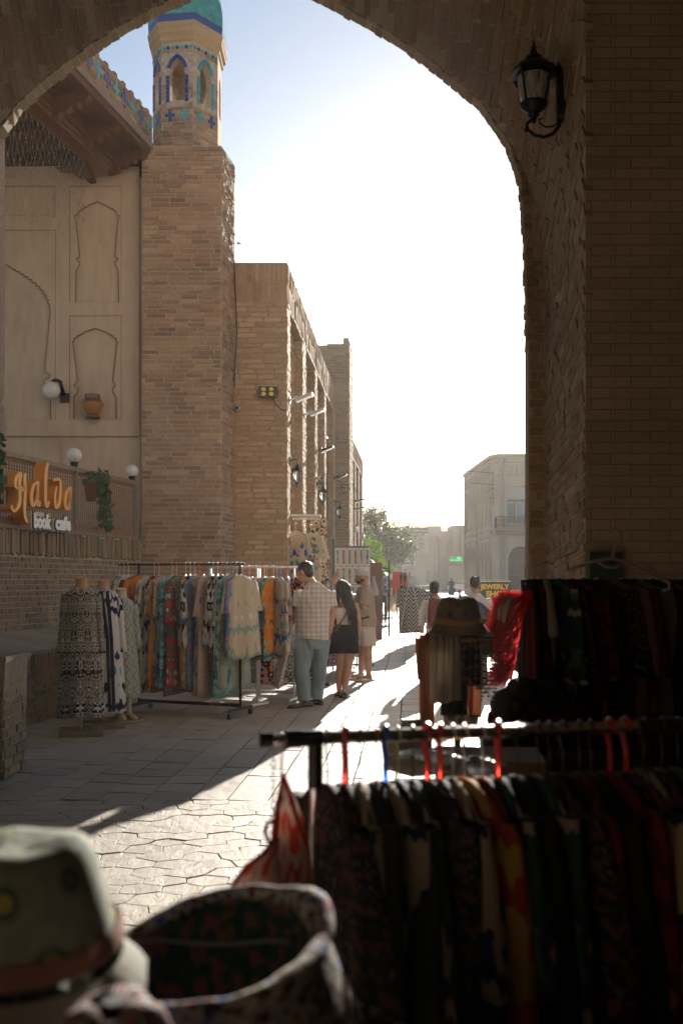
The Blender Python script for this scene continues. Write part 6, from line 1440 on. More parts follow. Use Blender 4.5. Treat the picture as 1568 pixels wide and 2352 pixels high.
foot(b, lg[0], (-.2, 1), .92, .85, .012); foot(b, lg[1], (-.1, 1), .92, .85, .012)
remesh(b, 'body', M['skin'], wom, .0085, 2)
s = MB(); s.tube([J(795, 1440), J(795, 1425), J(794, 1408), J(794, 1396)], [(.125, .095), (.13, .10), (.142, .10), (.132, .086)], 20, side=X1); s.tube([J(783, 1398, -.03), J(787, 1384, .0)], [.02, .015], 8); s.tube([J(806, 1398, -.03), J(800, 1384, .0)], [.02, .015], 8)
remesh(s, 'top', pinkw, wom, .009, 2, .005, 12)
s = MB(); rg = []
for t_, wd, dp in ((0, .122, .10), (.12, .165, .135), (.45, .185, .165), (1, .205, .19)):
    c = J(795, 1434).lerp(J(789, 1499), t_); rg.append([c + X1 * (wd * math.cos(a)) + V(0, 1, 0) * (dp * math.sin(a) * (1 + .05 * t_ * math.sin(6 * a))) + Z * .008 * math.sin(3 * a) * t_ for a in [2 * math.pi * k / 36 for k in range(36)]])
s.loft(rg, True, True); s.build('skirt', blackc, wom, smooth=True)
h = MB(); ell(h, hc + Mh @ V(0, -.022, .02), (.085, .10, .105), Mh)
h.tube([hc + Mh @ V(0, -.06, -.0), J(797, 1368, -.09), J(806, 1390, -.13), J(811, 1412, -.13), J(812, 1430, -.12), J(812, 1442, -.11)], [(.082, .05), (.075, .048), (.062, .04), (.048, .03), (.03, .018), (.01, .006)], 18, side=V(1, 0, 0))
h.tube([hc + Mh @ V(-.06, .02, 0), J(777, 1370, -.03), J(778, 1385, -.06), J(781, 1396, -.08)], [(.03, .03), (.035, .03), (.02, .015), (.006, .005)], 12)
remesh(h, 'hair', M['hair'], wom, .009, 2, .010, 24)
r = random.Random(3); h = MB()
for i in range(90):
    u = r.uniform(-1, 1); p0 = hc + Mh @ V(.07 * u, -.07, .05); e = J(808 + 10 * u + r.gauss(3, 3), r.uniform(1418, 1452), r.uniform(-.17, -.1))
    m1 = J(798 + 14 * u, 1380 + r.uniform(-5, 5), -.14 + .03 * abs(u)); m2 = J(809 + 10 * u + r.gauss(0, 2), 1405, -.16); h.tube([p0, m1, m2, e], [.004, .005, .004, .001], 4)
h.build('hair_strands', M['hair'], wom, smooth=True, kind='stuff')
s = MB(); s.tube([J(806, 1386, -.10), J(797, 1405, -.135), J(785, 1425, -.14), J(770, 1450, -.10), J(763, 1462, -.05)], [(.022, .004)] * 5, 8, side=V(.6, 0, .8)); s.build('bag_strap', plainc('olive_strap', (.14, .11, .07), 0), wom)
for a, d_ in ((lg[0], (-.2, 1)), (lg[1], (-.1, 1))): s = MB(); sole_shoe(s, a, d_, .98, .9); s.build('shoe', M['sole'], wom, smooth=True)
s = MB(); s.tube([wrR + V(.027 * math.cos(a), .027 * math.sin(a), .01) for a in [i * .6 for i in range(11)]], .004, 5, close=True); s.build('bracelet', M['black'], wom)
# --- man in the cap, in profile
J = lambda px, py, dy=0, d=15.3: at(px, py, d + dy)
cap = thing('person', 'bearded man in a pale cap, beige tee and shorts with crossed arms, facing left', 'person', V(.37, 15.3, 0))
Mh = frame(R(84), R(-4)); hc = J(831, 1326, 0); nb = J(839, 1345, 0); Yv = V(0, 1, 0)
b = MB(); head_mb(b, hc, Mh, 1.05); b.tube([nb - Z * .05, nb, hc - Z * .03 + V(.03, 0, 0)], [.065, .06, .058], 12)
b.tube([J(840, 1450), J(840, 1430), J(838, 1400), J(837, 1372), J(838, 1355), J(839, 1346)], [(.15, .13), (.155, .135), (.15, .135), (.175, .13), (.15, .10), (.06, .06)], 18, side=Yv)
sn, sf = J(841, 1357, -.18), J(837, 1357, .2); en, ef = J(836, 1397, -.24), J(826, 1396, .2); wn, wf = J(815, 1386, -.08), J(816, 1392, -.02)
for s1_, e1, w1 in ((sn, en, wn), (sf, ef, wf)): limb(b, [s1_, s1_.lerp(e1, .5), e1, e1.lerp(w1, .5), w1], [.058, .052, .045, .04, .03])
hand(b, wn, V(-.3, 1, .2), V(0, 0, 1), V(-1, 0, 0), 1, .5); hand(b, wf, V(-.2, -1, .1), V(0, 0, 1), V(-1, 0, 0), 1, .5)
lg = []
for h_, k, a in ((J(843, 1455, -.09), J(845, 1495, -.1), J(846, 1549, -.12)), (J(838, 1455, .09), J(834, 1495, .08), J(828, 1545, .12))):
    a.z = .09; limb(b, [h_, h_.lerp(k, .5), k, k.lerp(a, .28), k.lerp(a, .65), a], [.10, .088, .062, .066, .05, .036]); lg.append(a); foot(b, a, (-1, -.15), 1.05, 1.05, .025)
remesh(b, 'body', M['skin'], cap, .009, 2)
s = MB(); ell(s, hc + Mh @ V(0, .035, -.062), (.06, .062, .052), Mh); ell(s, hc + Mh @ V(0, -.01, -.03), (.079, .05, .05), Mh); remesh(s, 'beard', M['hair'], cap, .008, 1, .003, 50)
part(cap, 'eye', M['black'], lambda q: ell(q, hc + Mh @ V(-.032, .088, .028), (.008, .006, .006), Mh))
s = MB(); ell(s, hc + Mh @ V(0, -.012, .062), (.093, .112, .085), Mh); remesh(s, 'cap_crown', stone_, cap, .008, 1)
s = MB(); rg = []
for t_ in range(6): a = t_ / 5; rg.append([hc + Mh @ V(x * (1 - .25 * a * a), .07 + .11 * a - .02 * (x / .08) ** 2, .055 - .02 * a - 1.2 * x * x + dz) for x, dz in [(-.075, 0), (-.04, 0), (0, 0), (.04, 0), (.075, 0), (.04, .008), (0, .008), (-.04, .008)]])
s.loft(rg, True, True); s.build('cap_peak', stone_, cap, smooth=True)
s = MB(); s.tube([J(840, 1438), J(840, 1420), J(837, 1400), J(836, 1375), J(838, 1357), J(839, 1347)], [(.19, .165), (.185, .16), (.19, .17), (.205, .155), (.18, .125), (.085, .08)], 22, side=Yv)
for s1_, e1 in ((sn, en), (sf, ef)): s.tube([s1_, s1_.lerp(e1, .4), s1_.lerp(e1, .85)], [.08, .085, .09], 14)
remesh(s, 'tee_shirt', beige, cap, .010, 3, .012, 7, 5)
s = MB(); s.tube([J(840, 1430), J(840, 1452)], [(.175, .15), (.18, .155)], 18, side=Yv)
for (h_, k) in ((J(844, 1448, -.09), J(846, 1484, -.1)), (J(837, 1448, .09), J(833, 1484, .08))): s.tube([h_, h_.lerp(k, .5), k], [.118, .115, .112], 16)
remesh(s, 'shorts', stone_, cap, .010, 2, .010, 8, 9)
s = MB(); s.tube([J(824, 1419, -.06), J(830, 1421, -.17), J(845, 1417, -.19), J(856, 1414, -.1)], [(.018, .006)] * 4, 6, side=Z); s.build('bag_belt', M['black'], cap)
for a in lg:
    s = MB(); q = V(a.x, a.y, 0); rg = []
    for t_, ww in ((.09, .03), (.06, .045), (-.02, .045), (-.1, .052), (-.19, .045), (-.225, .02)): rg.append([q + V(t_, sgn_ * ww + .0, z_) for sgn_, z_ in ((-1, 0), (1, 0), (1, .022), (-1, .022))])
    s.loft(rg, True, True); s.build('slide_sole', stone_, cap)
    s = MB(); s.tube([q + V(-.11, .052 * math.cos(t_), .02 + .045 * math.sin(t_)) for t_ in [math.pi * k / 8 for k in range(9)]], [(.006, .035)] * 9, 6, side=Z); s.build('slide_strap', stone_, cap)
# --- two schoolboys
def boy(label, d, hx, hy, sl, sr, arms, hip, seed, bag):
    J = lambda px, py, dy=0: at(px, py, d + dy); t = thing('person', label, 'person', V(at(hx, hy, d).x, d, 0), 'schoolboys walking away'); Mh = frame(R(-4 if bag == 'pack' else 3), R(-8)); hc = J(hx, hy); mx = (sl[0] + sr[0]) / 2
    b = MB(); head_mb(b, hc, Mh, .98); nb = J(mx, sl[1] - 7); b.tube([nb - Z * .04, nb, hc - Z * .04], [.055, .05, .05], 12); k_ = F / d
    hp = J(hip[0], hip[1]); b.tube([hp - Z * .05, hp + Z * .05, hp.lerp(nb, .5), nb - Z * .10, nb], [(.13, .1), (.13, .1), (.13, .095), (.15, .09), (.05, .05)], 18)
    S_ = [J(*sl), J(*sr)]; A = []
    for s1_, (e1, w1) in zip(S_, arms): e1, w1 = J(*e1), J(*w1); limb(b, [s1_, s1_.lerp(e1, .5), e1, w1], [.045, .04, .034, .025]); hand(b, w1, V(0, .15, -1), V(0, 1, 0), V(1 if s1_ is S_[1] else -1, 0, 0), .9, .5); A.append((s1_, e1, w1))
    F_ = []
    for sg in (-1, 1):
        k = V(hp.x + sg * .085, d + .06 * sg, .47); a = V(hp.x + sg * .085, d + .16 * sg, .085); limb(b, [hp + V(sg * .08, 0, -.04), k, a], [.085, .055, .036]); foot(b, a, (0, 1), .92, 1, .015); F_.append((k, a))
    remesh(b, 'body', M['skin'], t, .011, 2)
    h = MB(); ell(h, hc + Mh @ V(0, -.02, .045), (.082, .098, .088), Mh); ell(h, hc + Mh @ V(0, -.052, -.0), (.07, .05, .062), Mh); remesh(h, 'hair', M['hair'], t, .008, 1, .005, 45)
    r = random.Random(seed); h = MB()
    for i in range(120):
        v = V(r.gauss(0, 1), r.gauss(0, .8) - .2, abs(r.gauss(0, 1)) + .5).normalized(); p = hc + Mh @ V(v.x * .08, v.y * .096 - .02, v.z * .088 + .045); h.tube([p, p + v * .012 + V(r.gauss(0, .006), 0, .01)], [.003, .0006], 3)
    h.build('hair_tips', M['hair'], t, kind='stuff')
    s = MB(); s.tube([hp - Z * .06, hp + Z * .05, hp.lerp(nb, .5), nb - Z * .11, nb - Z * .05, nb + Z * .005], [(.16, .13), (.155, .13), (.16, .125), (.178, .12), (.13, .1), (.066, .062)], 20)
    for s1_, e1, w1 in A: s.tube([s1_, s1_.lerp(e1, .5), e1, w1 + (e1 - w1) * .08], [.062, .058, .052, .044], 14)
    remesh(s, 'shirt', wht, t, .010, 3, .010, 9, seed); s = MB(); s.tube([nb - Z * .005, nb + Z * .028], [.068, .06], 14); remesh(s, 'collar', wht, t, .007, 1)
    s = MB(); s.tube([hp + Z * .04, hp - Z * .07], [(.145, .12), (.15, .125)], 18)
    for sg, (k, a) in zip((-1, 1), F_): s.tube([hp + V(sg * .08, 0, -.05), k, V(a.x, a.y, .07)], [.10, .078, .07], 14)
    remesh(s, 'trousers', blackc, t, .012, 2)
    for k, a in F_: s = MB(); sole_shoe(s, a, (0, 1)); s.build('shoe', M['sole'], t, smooth=True)
    return t, J
t, J = boy('shorter schoolboy in a white shirt carrying a maroon backpack, left of the other', 16.0, 997, 1355, (979, 1380), (1026, 1380), [((968, 1412), (966, 1440)), ((1032, 1412), (1030, 1438))], (1000, 1448), 4, 'pack')
mar = plainc('maroon_nylon', (.13, .025, .02), .05, .6)
s = MB(); rg = []
for y, w_, dp in ((1374, .09, .05), (1380, .135, .08), (1400, .15, .12), (1425, .155, .14), (1442, .145, .12), (1447, .11, .08)):
    c = J(1003, y, -.20); rg.append([c + V(w_ * math.copysign(abs(math.cos(a)) ** .6, math.cos(a)), dp * math.copysign(abs(math.sin(a)) ** .6, math.sin(a)), 0) for a in [2 * math.pi * k / 20 for k in range(20)]])
s.loft(rg, True, True); bp = thing('backpack', 'maroon backpack worn by the shorter schoolboy', 'backpack', J(1003, 1447, -.2)); s.build('pack_body', mar, bp, smooth=True)
s = MB(); rg = []
for y, w_, dp in ((1404, .08, .02), (1410, .11, .045), (1432, .115, .05), (1440, .09, .03)): c = J(1003, y, -.32); rg.append([c + V(w_ * math.cos(a), dp * math.sin(a), 0) for a in [2 * math.pi * k / 16 for k in range(16)]])
s.loft(rg, True, True); s.build('front_pocket', mar, bp, smooth=True)
for sg in (-1, 1): s = MB(); s.tube([J(1003 + sg * 9, 1380, -.16), J(1003 + sg * 12, 1373, -.06), J(1003 + sg * 16, 1379, .12)], [(.028, .006)] * 3, 8, side=V(1, 0, 0)); s.build('shoulder_strap', mar, bp)
s = MB(); s.tube([J(999, 1376, -.22), J(1001, 1369, -.24), J(1006, 1369, -.24), J(1008, 1376, -.22)], .008, 6); s.build('grab_loop', M['black'], bp)
t, J = boy('taller schoolboy in a white shirt with a dark sling bag, beside the jewellery sign', 15.5, 1090, 1344, (1070, 1374), (1119, 1374), [((1062, 1408), (1060, 1436)), ((1130, 1404), (1130, 1432))], (1095, 1446), 8, 'sling')
bg_ = thing('sling_bag', 'dark blue-black sling bag across the back of the taller schoolboy', 'bag', J(1112, 1440, -.2)); dk = plainc('dark_nylon', (.02, .024, .035), .02, .5)
s = MB(); s.tube([J(1084, 1382, -.13), J(1096, 1395, -.19), J(1108, 1412, -.22), J(1118, 1432, -.20), J(1121, 1441, -.18)], [(.05, .03), (.10, .06), (.135, .085), (.125, .08), (.07, .04)], 16, side=V(.8, 0, .5)); s.build('bag_body', dk, bg_, smooth=True)
s = MB(); s.tube([J(1092, 1392, -.17), J(1082, 1377, -.10), J(1077, 1369, .0), J(1080, 1378, .12)], [(.03, .007)] * 4, 8, side=V(1, 0, .3)); s.build('strap', dk, bg_)
# --- far figures
def far_person(label, px, d, H, robe, name='person', seed=1, cat='person'):
    x = (px - 784) / F * d; t = thing(name, label, cat, V(x, d, 0)); k = H / 1.7; o = V(x, d, 0); b = MB(); Mh = frame(0, 0); hc = o + Z * (1.6 * k)
    head_mb(b, hc, Mh, k); b.tube([o + Z * .8 * k, o + Z * 1.2 * k, o + Z * 1.42 * k, o + Z * 1.5 * k], [(.14 * k, .1 * k), (.14 * k, .1 * k), (.14 * k, .08 * k), (.05 * k, .05 * k)], 12)
    for sg in (-1, 1):
        limb(b, [o + V(sg * .17, 0, 1.4) * k, o + V(sg * .26, .02, 1.12) * k, o + V(sg * .16, .14, .98) * k], [.05 * k, .04 * k, .03 * k]); hand(b, o + V(sg * .16, .14, .98) * k, V(-sg, .3, 0), Z, V(0, 1, 0), k, .5)
        limb(b, [o + V(sg * .09, 0, .8) * k, o + V(sg * .1, 0, .45) * k, o + V(sg * .11, 0, .08) * k], [.08 * k, .05 * k, .035 * k]); foot(b, o + V(sg * .11, 0, .08) * k, (0, 1), k, 1, .01)
    remesh(b, 'body', M['skin'], t, .02 * k + .004, 1)
    s = MB(); s.tube([o + Z * .26 * k, o + Z * .6 * k, o + Z * 1.0 * k, o + Z * 1.25 * k, o + Z * 1.42 * k, o + Z * 1.49 * k], [(.30 * k, .2 * k), (.25 * k, .18 * k), (.18 * k, .14 * k), (.19 * k, .14 * k), (.17 * k, .11 * k), (.07 * k, .07 * k)], 16)
    for sg in (-1, 1): s.tube([o + V(sg * .16, 0, 1.4) * k, o + V(sg * .26, .02, 1.12) * k], [.07 * k, .065 * k], 10)
    remesh(s, 'robe', robe, t, .025 * k, 1, .012, 6, seed)
    s = MB(); ell(s, hc + Z * .03 * k, (.088 * k, .105 * k, .10 * k), Mh); remesh(s, 'headscarf', M['hair'], t, .02 * k, 1)
far_person('distant woman in a grey-green patterned robe standing in the bright square', 1036, 85, 1.72, C['turq_ikat'], seed=2)
far_person('small distant child standing right of the woman in the robe', 1055, 82, .85, C['brown_ikat'], seed=5)

# ================================================================== STALLS DOWN THE STREET
pb = thing('picture_display', 'tall grey display board of framed white-mounted miniatures behind the man in the cap', 'display board', V(.1, 22.5, 0))
bdm = mat('grey_panel', col=(.13, .145, .15), rough=.7); fm = mat('white_mount', col=(.6, .6, .58), rough=.5)
picm = [mat('miniature_' + str(i) if False else 'miniature', lambda t, p, a=a: t.links.new(ramp(t, tex(t, 'Noise', 14, wpos(t), 4).outputs[0], [(.3, tuple(k * .35 for k in a)), (.5, a), (.7, (.42, .38, .3))]), p.inputs['Base Color']), rough=.3) for i, a in enumerate(((.2, .22, .18), (.25, .2, .16), (.12, .16, .2), (.3, .12, .08)))]
BW = Fr(at(768, 1333, 22.2) - Z * 1.53, V(.995, .10, 0), V(.10, -.995, 0)); bw = .80
mb = MB(); rect(BW, 0, bw, .25, 2.30, 0, .05); mb.build('panel', bdm, pb); mb = MB(); rect(BW, -.05, 0, 0, 2.45, -.02, .04); mb.build('frame_post', mat('teal_frame', col=(.05, .10, .12), rough=.5), pb)
r = random.Random(31); zc = 2.27
for row, (h, n) in enumerate(((.40, 6), (.40, 6), (.22, 5), (.22, 5), (.20, 6), (.20, 6))):
    zc -= h + .015
    for k in range(n):
        w_ = bw / n; u0 = k * w_ + .008; mb = MB(); rect(BW, u0, u0 + w_ - .014, zc, zc + h, -.025, -.003); f_ = mb.build('frame', fm, pb)
        mb = MB(); rect(BW, u0 + .028, u0 + w_ - .042, zc + .04, zc + h - .04, -.030, -.024); mb.build('picture', picm[r.randrange(4)], f_)
mb = MB(); rect(Fr(at(846, 1333, 26) - Z * 1.53, V(1, .1, 0), V(.1, -1, 0)), 0, .36, 0, 1.99, 0, .05); o = mb.build('brown_panel', mat('rust_panel', col=(.2, .075, .045), rough=.7)); tag(o, 'rust-brown upright panel beside the picture board, with a pale vase before it', 'panel')
vm = mat('pale_vase', col=(.45, .38, .3), rough=.3, trans=.3); c = at(857, 1345, 25.6); mb = MB(); mb.lathe([(.13, c.z - .25), (.14, c.z - .18), (.09, c.z - .0), (.045, c.z + .15), (.05, c.z + .25)], (c.x, c.y, 0), 16); o = mb.build('vase', vm, smooth=True); tag(o, 'tall pale vase in front of the rust-brown panel', 'vase')
# market canopy of grey cloth with its poles
cn = thing('market_canopy', 'ragged grey cloth canopy on dark poles above the crowded stalls', 'canopy', V(1.1, 29, 0)); mb = MB(); rg = []; uv = []
for i in range(7):
    rg.append([at(841 + 4.2 * k, 1278 + 3.6 * k + 1.5 * math.sin(k * 2 + i), 27 + i * .7) + Z * (.05 * math.sin(i * 2 + k)) for k in range(13)]); uv.append([(k * .1, i * .3) for k in range(13)])
mb.loft(rg, False, False, uvs=uv); o = mb.build('cloth', plainc('grey_tarp', (.35, .33, .3), .3), cn, smooth=True, fix=False)
for px_ in (850, 893):
    for dd_ in (27.2, 31): mb = MB(); p = at(px_, 1300, dd_); mb.tube([V(p.x, p.y, 0), V(p.x, p.y, p.z + .15)], .025, 6); mb.build('pole', M['black_metal'], cn)
mb = MB(); mb.bar(at(877, 1305, 27.2), at(893, 1305, 27.2), .04, .04); mb.bar(at(877, 1312, 27.2), at(893, 1312, 27.2), .04, .04); mb.build('cross_bar', M['black_metal'], cn)
goods = [plainc('goods_%s' % n if False else 'goods', c, .05) for n, c in enumerate(((.35, .12, .07), (.12, .1, .1), (.4, .33, .25), (.1, .13, .22), (.3, .2, .14), (.5, .45, .38)))]
def table(label, px0, px1, d0, z, dep=1.3, m=None, gl=None, n=24, seed=1, cover=None, gs=.08):
    x0, x1 = (px0 - 784) / F * d0, (px1 - 784) / F * d0; t = thing('stall_table', label, 'table', V(x0, d0, 0), 'market tables along the street'); m = m or M['black']
    part(t, 'top', m, lambda q: q.box(((x0 + x1) / 2, d0 + dep / 2, z - .025), (x1 - x0, dep, .05)))
    for x in (x0 + .04, x1 - .04):
        for y in (d0 + .04, d0 + dep - .04): part(t, 'leg', m, lambda q: q.lathe([(.035, 0), (.02, .1), (.045, .3), (.025, .45), (.045, .6), (.035, z - .05)], (x, y, 0), 8))
    if cover: part(t, 'cloth_cover', cover, lambda q: q.add([V(x0 - .01, d0 - .012, z), V(x1 + .01, d0 - .012, z), V(x1 + .01, d0 - .012, .2), V(x0 - .01, d0 - .012, .2)], [(0, 1, 2, 3)], [[(x0, z), (x1, z), (x1, .2), (x0, .2)]]), fix=False)
    else: part(t, 'apron', m, lambda q: q.box(((x0 + x1) / 2, d0 + dep / 2, z - .14), (x1 - x0 - .04, dep - .04, .18)))
    r = random.Random(seed)
    seen = set()
    for i in range(n):
        c = V(r.uniform(x0 + .05, x1 - .05), d0 + r.uniform(.05, dep - .1), z); kd = r.randrange(3); s_ = gs * r.uniform(.7, 1.4); mb = MB()
        if kd == 0: mb.box(c + Z * s_ * .4, (s_ * 1.6, s_ * 1.2, s_ * .8), Matrix.Rotation(r.uniform(0, 3), 3, 'Z'))
        elif kd == 1: mb.lathe([(s_ * .5, z), (s_ * .8, z + s_ * .4), (s_ * .4, z + s_ * .9), (s_ * .5, z + s_)], (c.x, c.y, 0), 10)
        else: mb.sphere(c + Z * s_ * .35, (s_ * .9, s_ * .7, s_ * .4), 10, 6)
        o = mb.build(('box', 'bowl', 'folded_cloth')[kd], goods[r.randrange(len(goods))], smooth=kd > 0); gi = goods.index(o.data.materials[0]); lk = (gi, kd, min(int((c.x - x0) / (x1 - x0) * 3), 2), c.y > d0 + dep / 2)
        if lk in seen: bpy.data.objects.remove(o); continue
        seen.add(lk); tag(o, f'{("rust", "charcoal", "sand", "blue", "brown", "cream")[gi]} {("box", "bowl", "folded cloth")[kd]} at the {("left", "middle", "right")[min(int((c.x - x0) / (x1 - x0) * 3), 2)]} {("front", "back")[c.y > d0 + dep / 2]} of the {gl} table', ('box', 'bowl', 'cloth')[kd], f'small {("boxes", "bowls", "cloths")[kd]} on the {gl} table')
table('dark carved table of small wares just beyond the man in the cap', 838, 864, 26, 1.0, 3, gl='nearer dark', n=26, seed=2)
table('second dark carved table of small wares, farther down the street', 866, 888, 33, 1.02, 3, gl='farther dark', n=26, seed=3)
table('low table under a cream cloth printed with rings, behind the dark tables', 886, 914, 42, .82, 2, cover=C['cream_rings'], gl='ring-clothed', n=22, seed=4, gs=.16)
def drape(label, px0, px1, py0, py1, d, fabric, group='cloths hung on the far stalls', name='hanging_cloth', wav=.03, taper=0, seed=1, cat='cloth'):
    mb = MB(); r = random.Random(seed); n, mrow = 13, 9; f_ = []; uv = []; ph = r.uniform(0, 6); k_ = d / F
    for side in (0, 1):
        pass
    front = []; 
    for i in range(mrow):
        s_ = i / (mrow - 1); row = []; uu = []
        for k in range(n):
            q = k / (n - 1); x = px0 + (px1 - px0) * q; x = x + (x - (px0 + px1) / 2) * taper * s_; y = py0 + (py1 - py0) * s_ + 1.2 * math.sin(q * 9 + ph) * s_
            row.append(at(x, y, d) + V(0, wav * math.sin(q * 16 + ph + s_) * (.3 + s_), 0)); uu.append(((x - px0) * k_, -(y - py0) * k_))
        front.append(row); uv.append(uu)
    mb.loft(front, False, False, uvs=uv); o = mb.build(name, fabric, smooth=True, fix=False); so2 = o.modifiers.new('thick', 'SOLIDIFY'); so2.thickness = .012; tag(o, label, cat, group); return o
drape('red zigzag cloth hung on the far scarf stand', 901, 924, 1313, 1366, 38, C['red_zigzag'], seed=1); drape('dark green and black cloth at the right of the far scarf stand', 918, 934, 1318, 1365, 37.6, C['dark_floral'], seed=2); drape('small red zigzag cloth left of the far scarf stand', 892, 902, 1330, 1348, 37, C['red_zigzag'], seed=3)
drape('blue and white patterned cloth left of the red zigzag one', 883, 893, 1326, 1352, 36, C['navy_white'], seed=4); drape('grey speckled cloth at the left end of the far stalls', 872, 884, 1328, 1358, 36, C['bw_small'], seed=5); drape('dark wine cloth rolled on the right edge of the far scarf stand', 933, 938, 1326, 1352, 37, C['wine_ikat'], seed=6)
st = thing('scarf_stand', 'thin metal stand holding red zigzag cloths at the far stalls', 'stand', V(fx(900, 38), 38, 0)); part(st, 'frame', M['grey_metal'], lambda q: (q.bar(at(900, 1312, 38), at(936, 1312, 38), .03, .03), q.bar(V(fx(900, 38), 38, 0), at(900, 1312, 38), .03, .03), q.bar(V(fx(936, 38), 38, 0), at(936, 1312, 38), .03, .03)))
table('long low table of piled cloths beyond the ring-clothed one', 872, 906, 47, .95, 2, gl='cloth-piled', n=30, seed=8, gs=.2)
# robe on an A-frame
af = thing('a_frame_stand', 'thin metal A-frame stand carrying a black and cream zigzag robe', 'stand', V(1.35, 22, 0))
k_ = 22 / F; top = at(942, 1344, 22)
for (a, b_) in (((937, 1346, 21.9), (911, 1494, 21.9)), ((948, 1346, 21.9), (980, 1494, 21.9)), ((938, 1348, 22.3), (925, 1487, 22.6)), ((947, 1348, 22.3), (992, 1487, 22.6))):
    p, q_ = at(*a), at(*b_); q_.z = max(q_.z, 0); q_.z = 0; part(af, 'leg', M['grey_metal'], lambda q: q.tube([p, q_], .011, 6))
part(af, 'brace', M['black_metal'], lambda q: (q.tube([at(916, 1467, 21.9), at(974, 1467, 21.9)], .009, 6), q.tube([at(929, 1457, 22.5), at(984, 1457, 22.5)], .009, 6))); part(af, 'rail', M['grey_metal'], lambda q: q.tube([at(935, 1346, 21.9), at(950, 1346, 22.3)], .012, 6))
rb_ = hang(at(945, 1341, 22.1), R(90), C['zigzag_bw'], 'wide black and cream zigzag robe spread on the A-frame stand', None, 811, 'red', name='hanging_robe', cat='robe', H=1.08, hw=.30, T=.07, flare=.92, sleeve=.42, nk=.06, folds=7)
for i, (x, f) in enumerate(((962, 'bw_small'), (972, 'bw_ikat'), (983, 'bw_damask'))): hang(at(x, 1346, 24.5 + i * .6), .9, C[f], ('black speckled robe right behind the zigzag one', 'black and white ikat robe on the stand behind the zigzag one', 'damask robe nearest the maroon backpack, behind the zigzag one')[i], 'robes behind the A-frame', 820 + i, 'dark', name='hanging_robe', cat='robe', H=.9, hw=.24, T=.06, flare=1.1, sleeve=.3)
r2 = thing('clothes_rack', 'far metal rack behind the zigzag robe', 'clothes rack', V(2, 25, 0), 'clothes racks'); part(r2, 'rail', M['grey_metal'], lambda q: q.tube([at(955, 1346, 24.5), at(992, 1344, 26)], .012, 6)); part(r2, 'post', M['grey_metal'], lambda q: (q.tube([at(955, 1346, 24.5), V(at(955, 1346, 24.5).x, 24.5, 0)], .012, 6))); part(r2, 'post', M['grey_metal'], lambda q: (q.tube([at(992, 1344, 26), V(at(992, 1344, 26).x, 26, 0)], .012, 6)))
# things hung behind the woman, along the arcade
for i, (x, y, d_, f, dsc, H_) in enumerate(((736, 1312, 19.5, 'brown_ikat', 'striped brown scarf bunch on the rail behind the woman', .55), (744, 1312, 19.7, 'bw_ikat', 'black and white scarf bunch on the rail behind the woman', .6), (718, 1314, 19.0, 'aqua', 'plain aqua scarf behind the man in plaid', .45), (727, 1350, 18.2, 'wine_ikat', 'wine scarf between the man in plaid and the woman', 1.0), (738, 1360, 18.2, 'square_print', 'printed scarf between the man in plaid and the woman', .95))):
    hang(at(x, y, d_), .8, C[f], dsc, 'scarves along the arcade', 840 + i, 'dark', name='hanging_scarf', cat='scarf', H=H_, hw=.12, T=.05, flare=1.3, sleeve=0, nk=.05)
r3 = thing('clothes_rack', 'thin metal rack of scarves by the arcade behind the woman', 'clothes rack', V(-.6, 19.2, 0), 'clothes racks'); part(r3, 'rail', M['grey_metal'], lambda q: q.tube([at(714, 1311, 19.2), at(756, 1310, 20)], .011, 6)); part(r3, 'post', M['grey_metal'], lambda q: q.tube([at(756, 1310, 20), V(at(756, 1310, 20).x, 20, 0)], .011, 6)); part(r3, 'post', M['grey_metal'], lambda q: q.tube([at(714, 1311, 19.2), V(at(714, 1311, 19.2).x, 19.2, 0)], .011, 6))
for i in range(7): hang(V(-.42 + .11 * i, 14.6 + .5 * i, 1.28), 1.1 + rr.uniform(-.3, .3), C[('wine_ikat', 'purple_ikat', 'dark_floral', 'bw_ikat', 'tan_print', 'sage', 'bw_small')[i]], ('wine', 'plum', 'black floral', 'bold black and white', 'tan', 'sage', 'fine black')[i] + ' ikat cloth on the low rail receding behind the people', 'cloths on the receding low rail', 860 + i, 'white', name='hanging_skirt', cat='skirt', H=1.05, hw=.2, T=.06, flare=1.2, sleeve=0)
r4 = thing('clothes_rack', 'low black rail receding along the arcade behind the people', 'clothes rack', V(-.42, 14.6, 0), 'clothes racks'); part(r4, 'rail', M['black_metal'], lambda q: q.tube([V(-.48, 14.3, 1.28), V(.29, 17.8, 1.28)], .012, 8))
for p in (V(-.46, 14.4, 0), V(.27, 17.7, 0)): part(r4, 'post', M['black_metal'], lambda q: q.tube([p, p + Z * 1.28], .012, 8)); part(r4, 'foot', M['black_metal'], lambda q: q.bar(p + V(-.3, .05, .03), p + V(.3, -.05, .03), .03, .03))
mq = thing('dress_form', 'tan mannequin neck piece tilted above the scarves behind the woman', 'mannequin', at(770, 1332, 17)); c = at(771, 1326, 17); Mq = Matrix.Rotation(R(35), 3, 'Y'); part(mq, 'neck', mn1, lambda q: q.loft([[c + Mq @ V(rr__ * math.cos(a), rr__ * math.sin(a), z_) for a in [2 * math.pi * k / 14 for k in range(14)]] for rr__, z_ in ((.075, -.09), (.05, -.04), (.055, .03), (.065, .07))], True, True), smooth=True, sharp=40); part(mq, 'pole', M['grey_metal'], lambda q: q.tube([V(c.x - .05, 17, 0), c - Z * .07 - V(.05, 0, 0)], .015, 6))
